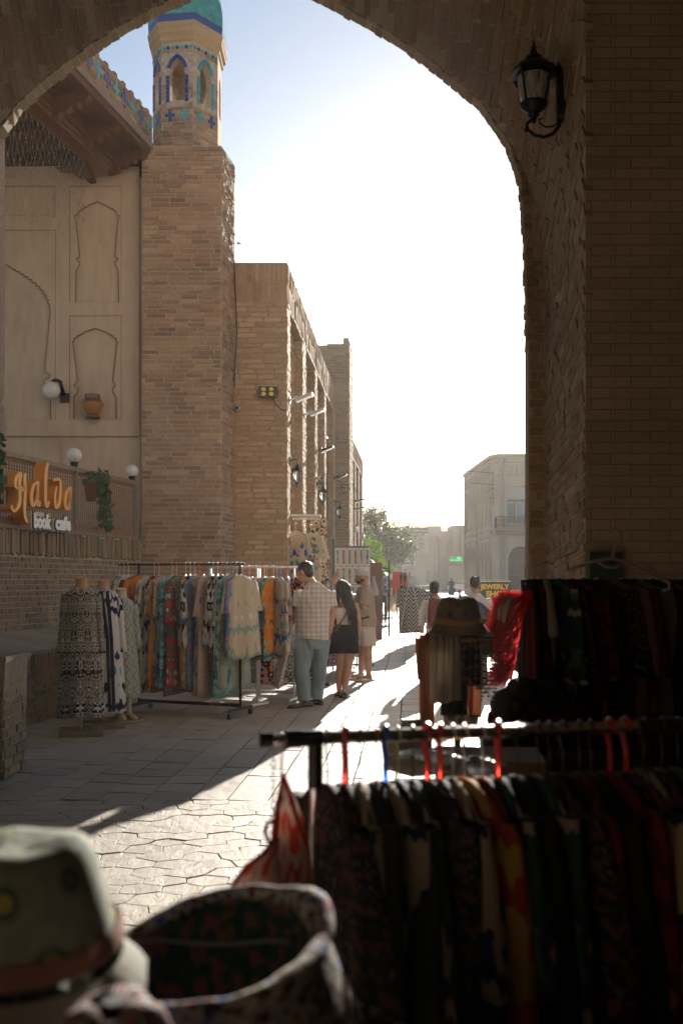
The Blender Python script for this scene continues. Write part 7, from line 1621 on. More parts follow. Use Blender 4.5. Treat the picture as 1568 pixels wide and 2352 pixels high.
# jewellery sign board
js = thing('jewellery_sign', 'black board reading JEWERLY SHOP in yellow over a red arrow pointing left', 'sign', V(2.8, 18, 0)); JF = Fr(V(fx(1098, 18), 18, 0), V(1, 0, 0), V(0, -1, 0)); W_ = .59
jb = mat('sign_black', col=(.03, .022, .03), rough=.4); yl = mat('sign_yellow', col=(.68, .5, .08), rough=.4); rd = mat('sign_red', col=(.5, .03, .03), rough=.4)
mb = MB(); rect(JF, 0, W_, .35, 1.505, 0, .03); mb.build('board', jb, js); mb = MB(); rect(JF, 0, W_, 1.505, 1.52, -.005, .035); mb.build('top_edge', M['white_metal'], js)
for u in (.03, W_ - .06): mb = MB(); rect(JF, u, u + .03, 0, .35, 0, .03); mb.build('leg', M['black_metal'], js)
put_text('lettering', 'JEWERLY', JF, .045, 1.375, .125, yl, js, .003, .006, -.006, 1.0); put_text('lettering', 'SHOP', JF, .14, 1.245, .135, yl, js, .003, .006, -.006, 1.1)
mb = MB(); mb.prism([(.10, 1.14), (.26, 1.215), (.26, 1.175), (.57, 1.175), (.57, 1.105), (.26, 1.105), (.26, 1.065)], JF(0, 0, 0), JF.U, Z, JF.N, .006); mb.build('arrow', rd, js)
def heart(u0, z0, s_): return [JF(u0 + s_ * .062 * 16 * math.sin(a) ** 3 / 16 * 1.6, z0 + s_ * .062 * (13 * math.cos(a) - 5 * math.cos(2 * a) - 2 * math.cos(3 * a) - math.cos(4 * a)) / 13, -.006) for a in [2 * math.pi * k / 26 for k in range(26)]]
mb = MB(); mb.tube(heart(.28, .93, 1.1), .004, 5, close=True); mb.tube(heart(.28, .93, .85), .003, 5, close=True)
for s_ in (-1, 1): mb.tube([JF(.28 + s_ * (.02 + .15 * t_ / 8), .82 + .03 * math.sin(t_), -.006) for t_ in range(9)], .004, 5)
mb.build('heart_ornament', mat('sign_gold', col=(.42, .30, .16), rough=.4), js); mb = MB(); mb.tube([JF(.45, .87, -.006), JF(.56, .87, -.006), JF(.56, 1.02, -.006), JF(.45, 1.02, -.006)], .003, 4, close=True); mb.build('small_frame', bpy.data.materials['sign_gold'], js)
# ================================================================== FOREGROUND RACK
M['sleeve_black'] = mat('rack_sleeve', col=(.012, .014, .013), rough=.35)
RK = thing('clothes_rack', 'chrome garment rail with black joints crossing the foreground, nearest to us', 'clothes rack', V(-.06, 2.02, 0), 'clothes racks')
def rk(x): return V(x, 2.0 + .229 * (x + .1635), 1.209)
def rkx(px): a = (px - 784) / F; return (a * (2.0 + .229 * .1635)) / (1 - .229 * a)
def seg(name, p0, p1, r_, m, sides=18): part(RK, name, m, lambda q: q.tube([rk(rkx(p0)), rk(rkx(p1))], r_, sides), smooth=True, sharp=40)
part(RK, 'rail', M['chrome'], lambda q: q.tube([rk(rkx(736)), rk(1.25)], .0135, 18), smooth=True, sharp=40)
seg('end_cap', 597, 626, .0155, M['sleeve_black']); seg('rail_stub', 626, 655, .0115, M['chrome']); seg('collar', 655, 692, .0185, M['sleeve_black']); seg('tee_joint', 690, 738, .0165, M['sleeve_black']); seg('joint_sleeve', 1462, 1640, .0165, M['sleeve_black'])
tp = rk(rkx(724))
part(RK, 'tee_leg', M['sleeve_black'], lambda q: q.tube([tp - Z * .012, tp - Z * .10], .0155, 18), smooth=True, sharp=40); part(RK, 'post', M['chrome'], lambda q: q.tube([tp - Z * .095, V(tp.x, tp.y, .05)], .0125, 16), smooth=True, sharp=40)
p2_ = rk(1.2); part(RK, 'post', M['chrome'], lambda q: q.tube([p2_, V(p2_.x, p2_.y, .05)], .0125, 16), smooth=True); part(RK, 'base_bar', M['sleeve_black'], lambda q: q.tube([V(tp.x, tp.y, .08), V(p2_.x, p2_.y, .08)], .0125, 10))
for p in (tp, p2_): part(RK, 'foot', M['sleeve_black'], lambda q: q.bar(V(p.x, p.y - .25, .03), V(p.x, p.y + .25, .03), .03, .04))
ra = math.atan(.229)
fg_ = [(752, 'dark', 'dark_print', 'dark print with pinkish edges, first from the post'), (793, 'red', 'dark_print', 'dusky pink print on a thick red hanger'), (827, 'blue', 'dark_navy', 'navy with a white motif on a thin blue hanger'), (866, 'red', 'dark_black', 'black on a thin red hanger'), (885, 'blue', 'dark_navy', 'navy on a thick blue hanger'),
       (914, 'yellow', 'dark_black', 'black on a yellow-green hanger'), (948, 'dark', 'dark_green', 'dark bottle green on a grey hanger'), (981, 'red', 'dark_black', 'black on the thickest red hanger'), (1011, 'red', 'dark_print', 'black print on the red hanger next to the thickest'), (1040, 'white', 'dark_navy', 'navy swirl-patterned, left of the white hanger'),
       (1066, 'white', 'ochre_red', 'ochre and wine on the white hanger'), (1108, 'white', 'dark_wine', 'wine red behind the orange-collared one'), (1144, 'red', 'dark_green', 'cream and dark green striped ikat with orange collar'), (1188, 'dark', 'dark_black', 'black with pale piping, right of the striped ikat'), (1236, 'dark', 'dark_green', 'dark green with rosettes on a wire hanger'),
       (1262, 'dark', 'dark_print', 'dark floral on a wire hanger'), (1292, 'dark', 'dark_black', 'plain black right of the dark floral'), (1330, 'dark', 'dark_wine', 'dull wine on a bent wire hanger'), (1356, 'dark', 'dark_black', 'plain black left of the two red hangers'), (1400, 'red', 'dark_wine', 'wine red on the left of two red hangers'),
       (1437, 'red', 'dark_print', 'dark red print on the right of two red hangers'), (1478, 'dark', 'dark_navy', 'navy and blue near the black joint'), (1520, 'dark', 'dark_print', 'dusky print at the right edge of the photo'), (1556, 'dark', 'dark_green', 'dark green, last at the right edge')]
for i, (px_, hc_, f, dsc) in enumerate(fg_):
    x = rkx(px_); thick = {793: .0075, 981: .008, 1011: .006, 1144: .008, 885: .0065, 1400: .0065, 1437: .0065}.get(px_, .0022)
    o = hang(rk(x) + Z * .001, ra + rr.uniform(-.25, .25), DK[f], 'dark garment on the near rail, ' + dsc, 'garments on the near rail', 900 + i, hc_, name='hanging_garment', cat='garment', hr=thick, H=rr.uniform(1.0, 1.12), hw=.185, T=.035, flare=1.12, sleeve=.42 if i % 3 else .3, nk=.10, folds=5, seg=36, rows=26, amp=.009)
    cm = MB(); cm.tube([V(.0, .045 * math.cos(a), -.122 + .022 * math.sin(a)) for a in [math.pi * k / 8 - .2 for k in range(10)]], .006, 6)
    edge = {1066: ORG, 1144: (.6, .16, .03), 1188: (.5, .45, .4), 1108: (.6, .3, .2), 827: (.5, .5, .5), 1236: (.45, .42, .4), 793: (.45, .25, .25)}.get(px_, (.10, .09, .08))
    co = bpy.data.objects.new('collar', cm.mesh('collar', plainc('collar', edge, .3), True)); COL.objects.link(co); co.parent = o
# apron hung left of the post
def soft(mbx, rows_, d, dz=.6, seg=24, folds=3, amp=.12, ph=0):
    rg = []; uv = []
    for i, (px_, py_, r_) in enumerate(rows_):
        c = at(px_, py_, d); k_ = d / F; rr2 = r_ * k_
        rg.append([c + V(rr2 * math.cos(a) * (1 + amp * math.sin(folds * a + ph + i * .3)), rr2 * dz * math.sin(a) * (1 + amp * math.cos(folds * a + ph)), 0) for a in [2 * math.pi * k / seg for k in range(seg)]]); uv.append([(k / seg * .45, -py_ * k_) for k in range(seg + 1)])
    mbx.loft(rg, True, True, uvs=uv)
ap = thing('hanging_apron', 'red and white ikat apron hanging from the left end of the near rail', 'apron', at(650, 1700, 1.98))
mb = MB(); soft(mb, [(650, 1775, 3), (653, 1800, 10), (657, 1840, 22), (661, 1890, 36), (663, 1950, 44), (663, 2030, 50), (660, 2120, 54), (658, 2180, 56)], 1.95, .35, folds=5, amp=.14); mb.build('apron_cloth', DK['red_white'], ap, smooth=True)
mb = MB(); soft(mb, [(638, 1925, 5), (622, 1958, 16), (602, 1985, 34), (588, 2030, 52), (582, 2085, 56), (588, 2150, 60)], 1.90, .3, folds=4, amp=.12, ph=1); mb.build('apron_fold', DK['red_white'], ap, smooth=True)
redp = plainc('red_piping', (.5, .06, .03), .2)
J = lambda x, y, d=1.9: at(x, y, d)
for pts in ([J(650, 1782), J(640, 1840), J(634, 1900), J(628, 1980), J(620, 2060), J(622, 2140)], [J(652, 1782), J(672, 1850), J(690, 1905), J(706, 1950), J(712, 2000)], [J(636, 1925), J(618, 1935, 1.88), J(608, 1910, 1.88), J(614, 1890, 1.88), J(632, 1888, 1.88)], [J(626, 1935), J(600, 1965), J(565, 1990), J(540, 2030), J(532, 2075)]):
    mb = MB(); mb.tube(pts, .004, 6); mb.build('piping', redp, ap, smooth=True)
mb = MB(); mb.tube([rk(rkx(646)) + Z * .014, rk(rkx(650)) + Z * .012, rk(rkx(651)) - Z * .01, J(647, 1745, 1.98), J(645, 1790, 1.97)], .002, 5); mb.build('wire_hook', M['grey_metal'], ap)
mb = MB()
for k in range(13):
    c = at(628 - .4 * (k % 2), 1722 + k * 16, 1.99); v = k % 2
    mb.tube([c + V(.0045 * math.cos(a) * (1 - v), .0045 * math.cos(a) * v, .009 * math.sin(a)) for a in [i * math.pi / 4 for i in range(8)]], .0011, 4, close=True)
o = mb.build('chain', M['grey_metal']); o['kind'] = 'thing'; tag(o, 'thin link chain dangling from the stub of the near rail', 'chain')
# ================================================================== FOREGROUND LEFT
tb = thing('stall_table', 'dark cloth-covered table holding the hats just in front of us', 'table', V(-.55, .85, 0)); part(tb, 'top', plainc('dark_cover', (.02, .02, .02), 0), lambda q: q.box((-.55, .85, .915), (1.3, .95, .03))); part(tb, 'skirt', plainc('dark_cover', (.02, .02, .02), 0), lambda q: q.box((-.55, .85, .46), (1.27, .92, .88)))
hatm = cloth('hat_fabric', 'rings', [(.10, .12, .07), (.35, .28, .08), (.05, .10, .07), (.19, .20, .15), (.22, .23, .18), (.19, .2, .16)], 2.6, .12); hatb = cloth('hat_brim', 'plain', [(.22, .22, .18), (.32, .31, .26)], 1, .25)
def hat(label, c, prof, fabric, brim_m, band_m, brim_from, group=None, droop=.0, seed=1, tilt=0, wavy=.006, stand=None, name='bucket_hat'):
    t = thing(name, label, 'hat', c, group); r = random.Random(seed); ph = r.uniform(0, 6); seg_ = 40; Mt = Matrix.Rotation(tilt, 3, 'Y')
    def ring(r_, z_, wv): return [c + Mt @ V((r_ + wv * math.sin(5 * a + ph)) * math.cos(a), (r_ + wv * math.sin(5 * a + ph)) * math.sin(a) * 1.08, z_ + wv * 1.5 * math.sin(3 * a + ph * 2)) for a in [2 * math.pi * k / seg_ for k in range(seg_)]]
    cr = [p for p in prof if p[1] >= brim_from]; br = [p for p in prof if p[1] <= brim_from]
    mb = MB(); mb.loft([ring(r_, z_, wavy * .5) for r_, z_ in cr], True, True, uvs=[[(k / seg_ * .58, z_ + (r_ * .5)) for k in range(seg_ + 1)] for r_, z_ in cr]); mb.build('crown', fabric, t, smooth=True)
    mb = MB(); fr2 = [ring(r_, z_, wavy * (.6 + i * .35)) for i, (r_, z_) in enumerate(br)]; fr2 += [[p - Z * .004 for p in q] for q in reversed(fr2)]
    mb.loft(fr2, True, False, uvs=[[(k / seg_ * .6, i * .02) for k in range(seg_ + 1)] for i in range(len(fr2))]); mb.build('brim', brim_m, t, smooth=True)
    if band_m: mb = MB(); q = cr[-1]; mb.loft([ring(q[0] + .003, q[1] + .002, wavy * .5), ring(q[0] + .004, q[1] + .014, wavy * .5), ring(q[0] - .001, q[1] + .026, wavy * .5)], True, False); mb.build('band', band_m, t, smooth=True)
    if stand: mb = MB(); mb.tube([V(c.x, c.y, stand), c + Z * .02], .012, 8); mb.build('stand', M['black'], t)
    return t
hat('large grey-green bucket hat with yellow flowers at the lower left, nearest to us', at(54, 2212, 1.15), [(.02, .136), (.05, .140), (.070, .139), (.081, .131), (.089, .112), (.095, .088), (.102, .06), (.109, .034), (.114, .014), (.116, .002), (.128, -.010), (.138, -.022), (.145, -.034)], hatm, hatb, cloth('hat_band', 'floral', [RED, CRM, (.2, .1, .07), RED], 2.0, .1), .006, seed=5, wavy=.004, tilt=R(-3), stand=.93)
hs = thing('hat_stack', 'dark pile of folded cloth hats under the large bucket hat', 'hats', V(-.42, 1.15, .93))
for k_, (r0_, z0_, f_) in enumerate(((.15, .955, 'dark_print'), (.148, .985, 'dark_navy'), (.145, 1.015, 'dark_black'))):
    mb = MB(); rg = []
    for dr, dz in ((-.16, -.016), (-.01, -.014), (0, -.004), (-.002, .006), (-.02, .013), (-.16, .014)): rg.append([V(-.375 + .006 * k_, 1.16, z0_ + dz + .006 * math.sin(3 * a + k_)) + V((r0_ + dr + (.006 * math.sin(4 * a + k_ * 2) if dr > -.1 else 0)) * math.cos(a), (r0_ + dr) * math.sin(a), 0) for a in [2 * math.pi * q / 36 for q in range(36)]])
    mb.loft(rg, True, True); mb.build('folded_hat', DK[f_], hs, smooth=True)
flor = cloth('floral_rim', 'floral', [(.02, .06, .05), (.5, .1, .07), (.03, .03, .03), (.38, .33, .26), (.05, .12, .35), (.6, .42, .08)], 4.5, .2); inner = cloth('dark_lining', 'floral', [(.02, .04, .035), (.02, .03, .03), (.02, .05, .04), (.16, .06, .05), (.02, .05, .04)], 4.0, .05)
bgk = thing('floral_bag', 'open floral cloth bag with a thick rolled rim at the bottom of the photo', 'bag', V(-.165, 1.25, .93)); c = V(-.172, 1.25, 1.060); pts = []; rs = []
r = random.Random(9)
for k in range(56):
    a = 2 * math.pi * k / 56; R0 = .143 + .006 * math.sin(2 * a + .6) + .0015 * math.sin(5 * a); bul = math.exp(-((a - R(28)) / .33) ** 2)
    pts.append(c + V(R0 * math.cos(a), R0 * 1.28 * math.sin(a), .016 * math.cos(a) + .005 * math.sin(a * 2) + .010 * bul + .018 * max(0, math.sin(a)) ** 2)); th_ = .010 + .0012 * math.sin(7 * a) + .0008 * math.sin(17 * a) + .013 * bul + .004 * (math.sin(a) < 0); rs.append((th_, th_))
mb = MB(); n = len(pts); sg_ = 14; rg = []
for i in range(n + 1):
    p = pts[i % n]; t_ = (pts[(i + 1) % n] - pts[i - 1]).normalized(); u_ = t_.cross(Z).normalized(); w_ = u_.cross(t_); q = rs[i % n][0]
    rg.append([p + u_ * (q * math.cos(b_)) + w_ * (q * math.sin(b_)) for b_ in [2 * math.pi * k / sg_ for k in range(sg_)]])
mb.loft(rg, True, False, uvs=[[(i / n * .95, k / sg_ * .09) for k in range(sg_ + 1)] for i in range(n + 1)]); mb.build('rolled_rim', flor, bgk, smooth=True)
mb = MB(); rg = [[c + (p - c) * k1 + Z * dz for p in pts] for k1, dz in ((1.03, -.004), (1.14, -.05), (1.26, -.10), (1.24, -.125))]; rg = [q + [q[0]] for q in rg]
mb.loft(rg, False, False, uvs=[[(k / 56 * .95, i * .05) for k in range(57)] for i in range(4)]); mb.build('outer_wall', flor, bgk, smooth=True, fix=False)
mb = MB(); rg = [[c + (p - c) * k1 + Z * dz for p in pts] for k1, dz in ((.97, -.006), (.95, -.05), (.90, -.10), (.5, -.118), (.02, -.12))]; rg = [q + [q[0]] for q in rg]
mb.loft(rg, False, False, uvs=[[(k / 56 * .95, i * .05) for k in range(57)] for i in range(5)]); mb.build('lining', inner, bgk, smooth=True, fix=False)
mb = MB(); mb.tube([c + V(.135 * math.cos(a), .150 * math.sin(a), -.030 + .012 * math.sin(a * 3)) for a in [R(40 + k * 10) for k in range(14)]], .003, 6); mb.build('lining_hem', plainc('grey_hem', (.25, .25, .22), .2), bgk, smooth=True)
hat('folded pink and dark hat peeking up at the bottom edge, left of the floral bag', at(262, 2345, .98), [(.01, .012), (.03, .018), (.045, .012), (.052, -.004), (.056, -.02), (.062, -.03)], cloth('pink_hat', 'stripe', [(.45, .2, .16), (.05, .05, .06), (.4, .38, .35), (.05, .05, .07)], 1.6, .2), plainc('dark_brim', (.06, .05, .07), .1), None, -.004, seed=8, stand=.93)

# ================================================================== STALL AT THE RIGHT JAMB
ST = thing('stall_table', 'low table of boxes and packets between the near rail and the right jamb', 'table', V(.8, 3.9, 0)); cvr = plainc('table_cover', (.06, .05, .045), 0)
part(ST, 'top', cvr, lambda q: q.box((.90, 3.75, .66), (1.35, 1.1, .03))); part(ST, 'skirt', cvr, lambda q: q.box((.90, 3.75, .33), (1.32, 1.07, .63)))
card = mat('cardboard', lambda t, p: t.links.new(ramp(t, tex(t, 'Noise', 8, wpos(t), 5).outputs[0], [(.3, (.15, .10, .06)), (.7, (.22, .15, .09))]), p.inputs['Base Color']), rough=.8)
mb = MB(); c = at(937, 1712, 3.3); rot = Matrix.Rotation(.15, 3, 'Z'); mb.box(c, (.11, .22, .14), rot); o = mb.build('cardboard_box', card); tag(o, 'open brown cardboard box at the left corner of the low table', 'box')
for s_ in (-1, 1): mb = MB(); mb.box(c + V(s_ * .055, -.02, .075), (.05, .2, .004), rot @ Matrix.Rotation(s_ * .5, 3, 'Y')); f_ = mb.build('flap', card); f_.parent = o
mb = MB(); mb.box(at(1120, 1765, 3.4), (.36, .3, .10), Matrix.Rotation(-.1, 3, 'Z')); o = mb.build('flat_box', card); tag(o, 'flat brown box right of centre on the low table', 'box')
film = mat('clear_film', lambda t, p: bump(t, p, tex(t, 'Noise', 18, coord(t), 5).outputs[0], .8, .03), col=(.7, .7, .68), rough=.12, trans=.6, ior=1.2)
for k, (px_, py_, r_, d_) in enumerate(((1098, 1768, .06, 2.9), (985, 1765, .10, 2.95))):
    mb = MB(); c = at(px_, py_, d_); rg = []
    for i in range(9):
        a = math.pi / 2 * i / 8; rg.append([c + V(r_ * math.cos(a) * 1.3 * math.cos(b_) * (1 + .1 * math.sin(5 * b_)), r_ * math.cos(a) * math.sin(b_), r_ * .55 * math.sin(a) + .008 * math.sin(4 * b_ + i)) for b_ in [2 * math.pi * q / 22 for q in range(22)]])
    mb.loft(rg, True, True); o = mb.build('plastic_bag', film, smooth=True); tag(o, ('shiny plastic-wrapped packet glinting behind the near hangers', 'crumpled clear plastic sheet over goods beside the cardboard box')[k], 'plastic bag')
# hat stand hung with scarves
hat('dark bucket hat with ringed flower print on top of the scarf stand', at(1050, 1450, 4.4), [(.01, .148), (.05, .150), (.078, .142), (.088, .12), (.094, .085), (.102, .05), (.11, .03), (.128, .004), (.145, -.012), (.153, -.018)], cloth('hat_rings', 'rings', [(.5, .34, .06), (.05, .04, .02), (.12, .09, .05), (.17, .13, .08), (.16, .12, .075), (.18, .14, .09)], 3.0, .15), plainc('olive_brim', (.24, .17, .08), .25), plainc('gold_band', (.35, .2, .05), .2), .03, seed=3, wavy=.007)
ss = thing('display_stand', 'upright stand under the ringed bucket hat, hung with scarves and beads', 'stand', at(1050, 1700, 4.4)); p = at(1050, 1450, 4.4); part(ss, 'pole', M['black'], lambda q: q.tube([V(p.x, p.y, .68), p + Z * .06], .014, 8)); part(ss, 'cross_arm', M['black'], lambda q: q.tube([p + V(-.14, 0, -.03), p + V(.15, 0, -.03)], .008, 8)); part(ss, 'foot', M['black'], lambda q: q.box((p.x, p.y - .02, .33), (.24, .24, .66)))
sc = 'scarves on the hat stand'
net = plainc('rust_net', (.36, .17, .11), .5); cr1 = plainc('cream_scarf', (.36, .31, .25), .35); bl1 = plainc('pale_blue_scarf', (.25, .28, .33), .35)
drape('rust gauze scarf draped down the left side of the hat stand', 968, 992, 1458, 1668, 4.35, net, sc, 'scarf', .02, seed=11, cat='scarf'); drape('rust gauze scarf swelling out at the far left of the hat stand', 958, 975, 1466, 1560, 4.38, net, sc, 'scarf', .02, -.7, seed=12, cat='scarf')
drape('broad cream scarf hanging left of centre under the ringed hat', 989, 1031, 1459, 1614, 4.27, cr1, sc, 'scarf', .014, -.1, seed=13, cat='scarf'); drape('narrower cream scarf in the middle under the ringed hat', 1031, 1059, 1462, 1608, 4.25, cr1, sc, 'scarf', .014, -.1, seed=14, cat='scarf')
drape('pale blue silky scarf right of the cream ones', 1050, 1070, 1462, 1568, 4.29, bl1, sc, 'scarf', .012, seed=15, cat='scarf'); drape('black patterned scarf on the right under the ringed hat', 1062, 1096, 1460, 1575, 4.26, C['bw_small'] if False else DK['dark_print'], sc, 'scarf', .014, seed=16, cat='scarf')
drape('thin cream strip scarf at the right of the hat stand', 1092, 1102, 1480, 1583, 4.28, cr1, sc, 'scarf', .008, seed=17, cat='scarf'); drape('black shaggy bag hanging low in the middle of the hat stand', 1014, 1074, 1553, 1642, 4.34, DK['dark_black'], sc, 'scarf', .02, -.15, seed=18, cat='scarf')
drape('peach striped gauze scarf low at the right of the hat stand', 1060, 1101, 1570, 1648, 4.42, cloth('peach_stripe', 'stripe', [(.42, .22, .13), (.5, .3, .2), (.2, .09, .06)], 1.6, .5), sc, 'scarf', .012, seed=19, cat='scarf'); drape('black and white checked lace strip right of the hat stand', 1103, 1116, 1505, 1573, 4.4, cloth('checked_lace', 'diamond', [WHT, BLK, WHT], 5, .3), sc, 'scarf', .006, seed=20, cat='scarf')
drape('dusty rose pouch hanging at the right of the hat stand', 1100, 1128, 1470, 1505, 4.3, plainc('rose_cloth', (.2, .08, .07), .2), sc, 'pouch', .01, .2, seed=21, cat='pouch'); drape('grey leaf-patterned cloth at the foot of the hat stand', 1018, 1098, 1642, 1690, 4.2, C['grey_cream'], sc, 'scarf', .012, seed=22, cat='scarf')
mb = MB(); r = random.Random(5)
for k in range(9):
    x = 1108 + 4 * k; L = r.uniform(90, 150)
    for j in range(int(L / 9)): mb.sphere(at(x + 2 * math.sin(j * .8 + k) - j * .35, 1500 + j * 9, 4.42), .005 * r.uniform(.7, 1.3), 6, 4)
o = mb.build('bead_strings', plainc('pinkish_beads', (.4, .16, .13), .3), smooth=True); o['kind'] = 'stuff'; tag(o, 'dangling strings of small beads between the hat stand and the red shawl', 'beads')
# red fringed shawl
sh = thing('red_shawl', 'bright red fringed shawl glowing in the sun, draped over the dark clothes', 'shawl', at(1190, 1360, 4.75)); redf = plainc('red_shawl', (.66, .06, .06), .7)
mb = MB(); rg = []; uv = []
L_pts = [(1152, 1360), (1146, 1385), (1138, 1415), (1132, 1445), (1136, 1480), (1140, 1520), (1146, 1556)]; R_pts = [(1224, 1362), (1212, 1385), (1202, 1415), (1196, 1445), (1190, 1480), (1184, 1520), (1176, 1560)]
for i, (a, b_) in enumerate(zip(L_pts, R_pts)): rg.append([at(a[0] + (b_[0] - a[0]) * k / 9, a[1] + (b_[1] - a[1]) * k / 9 + 2 * math.sin(k * 1.7 + i), 4.72 + .03 * math.sin(k * 1.9 + i * .6) + .010 * k) for k in range(10)]); uv.append([(k * .02, i * .06) for k in range(10)])
mb.loft(rg, False, False, uvs=uv); mb.build('cloth', redf, sh, smooth=True, fix=False); mb = MB(); r = random.Random(17)
for i in range(2600):
    s_ = r.random() ** 1.1; k = min(int(s_ * 6), 5); q = s_ * 6 - k; a = (L_pts[k][0] + (L_pts[k + 1][0] - L_pts[k][0]) * q, L_pts[k][1] + (L_pts[k + 1][1] - L_pts[k][1]) * q); b2 = (R_pts[k][0] + (R_pts[k + 1][0] - R_pts[k][0]) * q, R_pts[k][1] + (R_pts[k + 1][1] - R_pts[k][1]) * q)
    f = r.random() ** 1.6; p = at(a[0] + (b2[0] - a[0]) * f, a[1] + (b2[1] - a[1]) * f, 4.69 + r.uniform(-.03, .06)); d_ = V(-r.uniform(.0, .06), r.uniform(-.02, .02), -r.uniform(.015, .06)); mb.tube([p, p + d_ * .5 + V(r.gauss(0, .004), 0, 0), p + d_], [.0017, .0014, .0005], 3)
for i in range(160):
    f = r.random(); p = at(1150 + 70 * f, 1362 + r.uniform(-3, 6), 4.7 + r.uniform(-.03, .06)); d_ = V(r.uniform(-.03, .03), 0, r.uniform(.0, .022)); mb.tube([p, p + d_], [.0012, .0004], 3)
mb.build('fringe', redf, sh, kind='stuff')
mb = MB(); mb.tube([at(1155, 1385, 4.66), at(1148, 1400, 4.65), at(1146, 1425, 4.65)], [.006, .014, .006], 6); mb.tube([at(1175, 1372, 4.66), at(1163, 1392, 4.65), at(1158, 1415, 4.65), at(1156, 1432, 4.65)], [.005, .016, .014, .005], 6); mb.build('pale_lining', plainc('pale_pink', (.6, .42, .36), .5), sh, smooth=True)
ux = thing('clothes_rack', 'metal rack standing in the dark by the right jamb, loaded with dark clothes', 'clothes rack', V(1.0, 4.9, 0), 'clothes racks')
def rq(px_): s_ = (px_ - 1180) / 400; d = 4.9 + .75 * s_; return at(px_, 1333, d) + Z * (-.005)
part(ux, 'rail', M['black'], lambda q: q.tube([rq(1196), rq(1640)], .007, 8))
for px_ in (1200, 1630): p = rq(px_); part(ux, 'post', M['black'], lambda q: q.tube([p, V(p.x, p.y, .02)], .009, 8)); part(ux, 'foot', M['grey_metal'], lambda q: q.bar(V(p.x - .05, p.y - .25, .02), V(p.x + .05, p.y + .25, .02), .03, .03))
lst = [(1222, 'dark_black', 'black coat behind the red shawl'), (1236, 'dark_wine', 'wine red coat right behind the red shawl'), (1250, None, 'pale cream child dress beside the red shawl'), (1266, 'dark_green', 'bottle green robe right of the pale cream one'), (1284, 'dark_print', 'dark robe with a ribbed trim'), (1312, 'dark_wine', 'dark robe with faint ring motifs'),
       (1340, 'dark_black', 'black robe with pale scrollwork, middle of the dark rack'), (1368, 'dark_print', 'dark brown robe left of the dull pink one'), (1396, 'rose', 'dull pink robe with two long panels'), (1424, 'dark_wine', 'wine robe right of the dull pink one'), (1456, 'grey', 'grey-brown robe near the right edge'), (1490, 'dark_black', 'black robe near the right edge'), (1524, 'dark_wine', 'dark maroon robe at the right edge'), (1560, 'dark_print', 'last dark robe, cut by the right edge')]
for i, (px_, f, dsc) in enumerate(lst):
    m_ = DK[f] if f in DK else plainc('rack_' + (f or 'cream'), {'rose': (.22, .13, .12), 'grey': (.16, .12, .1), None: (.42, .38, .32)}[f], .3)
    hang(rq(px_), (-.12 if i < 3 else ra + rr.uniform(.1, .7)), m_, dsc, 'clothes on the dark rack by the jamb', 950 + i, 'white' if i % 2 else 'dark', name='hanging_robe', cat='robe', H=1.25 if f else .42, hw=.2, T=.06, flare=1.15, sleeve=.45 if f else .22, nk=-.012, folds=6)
mb = MB(); r = random.Random(8)
pl_ = thing('cloth_pile', 'dark bulging heap of folded textiles below the red shawl', 'cloth pile', V(1.0, 4.5, 0))
for i, (x, y, rx, rz_) in enumerate(((1172, 1625, .09, .09), (1200, 1655, .16, .10), (1205, 1590, .09, .07), (1235, 1610, .13, .09), (1260, 1660, .16, .1), (1185, 1700, .17, .09))):
    mb = MB(); c = at(x, y, 4.5); q = MB(); q.sphere((0, 0, 0), (rx, .16, rz_), 20, 12); mb.add([c + Vector(v) * (1 + .12 * noise.noise(Vector(v) * 14 + V(i, 0, 0))) for v in q.v], q.f); mb.build('bundle', (DK['dark_print'], DK['dark_wine'], DK['dark_black'])[i % 3], pl_, smooth=True)
mb = MB(); mb.box((1.05, 4.5, .36), (.6, .5, .72)); mb.build('crate', cvr, pl_)
# big empty hanger and wire hangers above
hg_ = thing('empty_hanger', 'large empty pale plastic hanger hanging at the right, out of focus', 'hanger', at(1410, 1225, 3.8)); J = lambda x, y, d=3.8: at(x, y, d); hwm = mat('hanger_pale', col=(.26, .22, .19), rough=.4)
part(hg_, 'hook', hwm, lambda q: q.tube([J(1398, 1222), J(1412, 1214), J(1424, 1224), J(1424, 1245), J(1410, 1262), J(1405, 1285)], .006, 8), smooth=True)
part(hg_, 'shoulder_bar', hwm, lambda q: q.tube([J(1300, 1310), J(1330, 1300), J(1370, 1288), J(1405, 1282), J(1440, 1292), J(1480, 1312), J(1515, 1328), J(1535, 1338), J(1536, 1352), J(1522, 1356)], .0065, 8), smooth=True); part(hg_, 'lower_bar', hwm, lambda q: q.tube([J(1370, 1290), J(1390, 1302), J(1410, 1304), J(1430, 1294)], .005, 8), smooth=True)
part(hg_, 'strap_hook', hwm, lambda q: q.tube([J(1480, 1312), J(1484, 1300), J(1500, 1308), J(1510, 1322)], .005, 8), smooth=True)
part(hg_, 'cord', M['black'], lambda q: q.tube([J(1412, 1214), J(1412, 600), J(1412, -400)], .0004, 4))
wh = thing('wire_hanger', 'thin bent wire hanger reaching out from the dark clothes towards the arch', 'hanger', at(1270, 1300, 4.9)); J = lambda x, y, d=4.85: at(x, y, d)
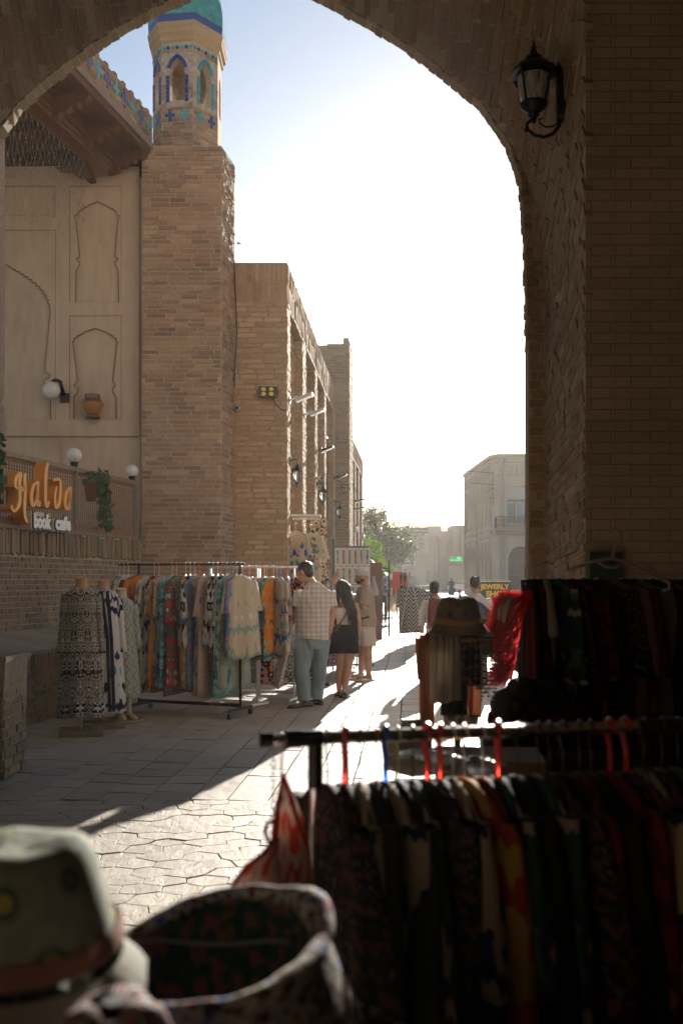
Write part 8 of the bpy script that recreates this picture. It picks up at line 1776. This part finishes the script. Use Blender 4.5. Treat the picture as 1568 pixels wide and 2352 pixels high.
part(wh, 'wire', M['grey_metal'], lambda q: q.tube([J(1222, 1318), J(1219, 1306), J(1225, 1300), J(1258, 1290), J(1268, 1296), J(1274, 1285), J(1300, 1275), J(1322, 1266), J(1328, 1256), J(1320, 1240), J(1326, 1228)], .0035, 6), smooth=True)
mb = MB(); mb.box(V((1392 - 784) / F * 6.74, 6.77, 1.53 - (1308 - 1333) / F * 6.74), (.22, .04, .24)); o = mb.build('dark_teal_panel', mat('teal_board', col=(.04, .07, .06), rough=.6)); tag(o, 'dark teal rectangular board fixed on the shaded wall at the right', 'board')
mb = MB(); mb.tube([rq(1340) + V(.08, -.1, .02), rq(1340) + V(.08, -.1, .18), rq(1340) + V(.14, -.1, .3)], .002, 4)
# birds
for k, (px_, py_, d_) in enumerate(((948, 1085, 70), (548, 560, 60))):
    c = at(px_, py_, d_); t = thing('bird', ('small dark bird in the sky above the end of the street', 'tiny dark bird in the sky right of the brick tower')[k], 'bird', c, 'birds in the sky')
    part(t, 'body', M['black'], lambda q: q.tube([c + V(-.14, 0, 0), c + V(-.05, 0, 0), c + V(.05, 0, .01), c + V(.13, 0, .03), c + V(.18, 0, .03)], [.01, .035, .04, .025, .004], 8), smooth=True)
    for s_ in (-1, 1): part(t, 'wing', M['black'], lambda q: q.add([c + V(-.04, 0, .01), c + V(.06, 0, .02), c + V(.0, s_ * .12, .10), c + V(-.08, s_ * .22, .05)], [(0, 1, 2, 3)]))
# ================================================================== AIR
hm = bpy.data.materials.new('haze_air'); hm.use_nodes = True; t = hm.node_tree; t.nodes.clear()
pv = t.nodes.new('ShaderNodeVolumePrincipled'); ou = t.nodes.new('ShaderNodeOutputMaterial')
pv.inputs['Color'].default_value = (1.0, .96, .9, 1); pv.inputs['Density'].default_value = .0004; pv.inputs['Anisotropy'].default_value = .5
t.links.new(pv.outputs[0], ou.inputs['Volume'])
mb = MB(); mb.box((0, 315, 6.5), (820, 790, 15.2)); hz_ = mb.build('haze', hm); hz_['kind'] = 'stuff'
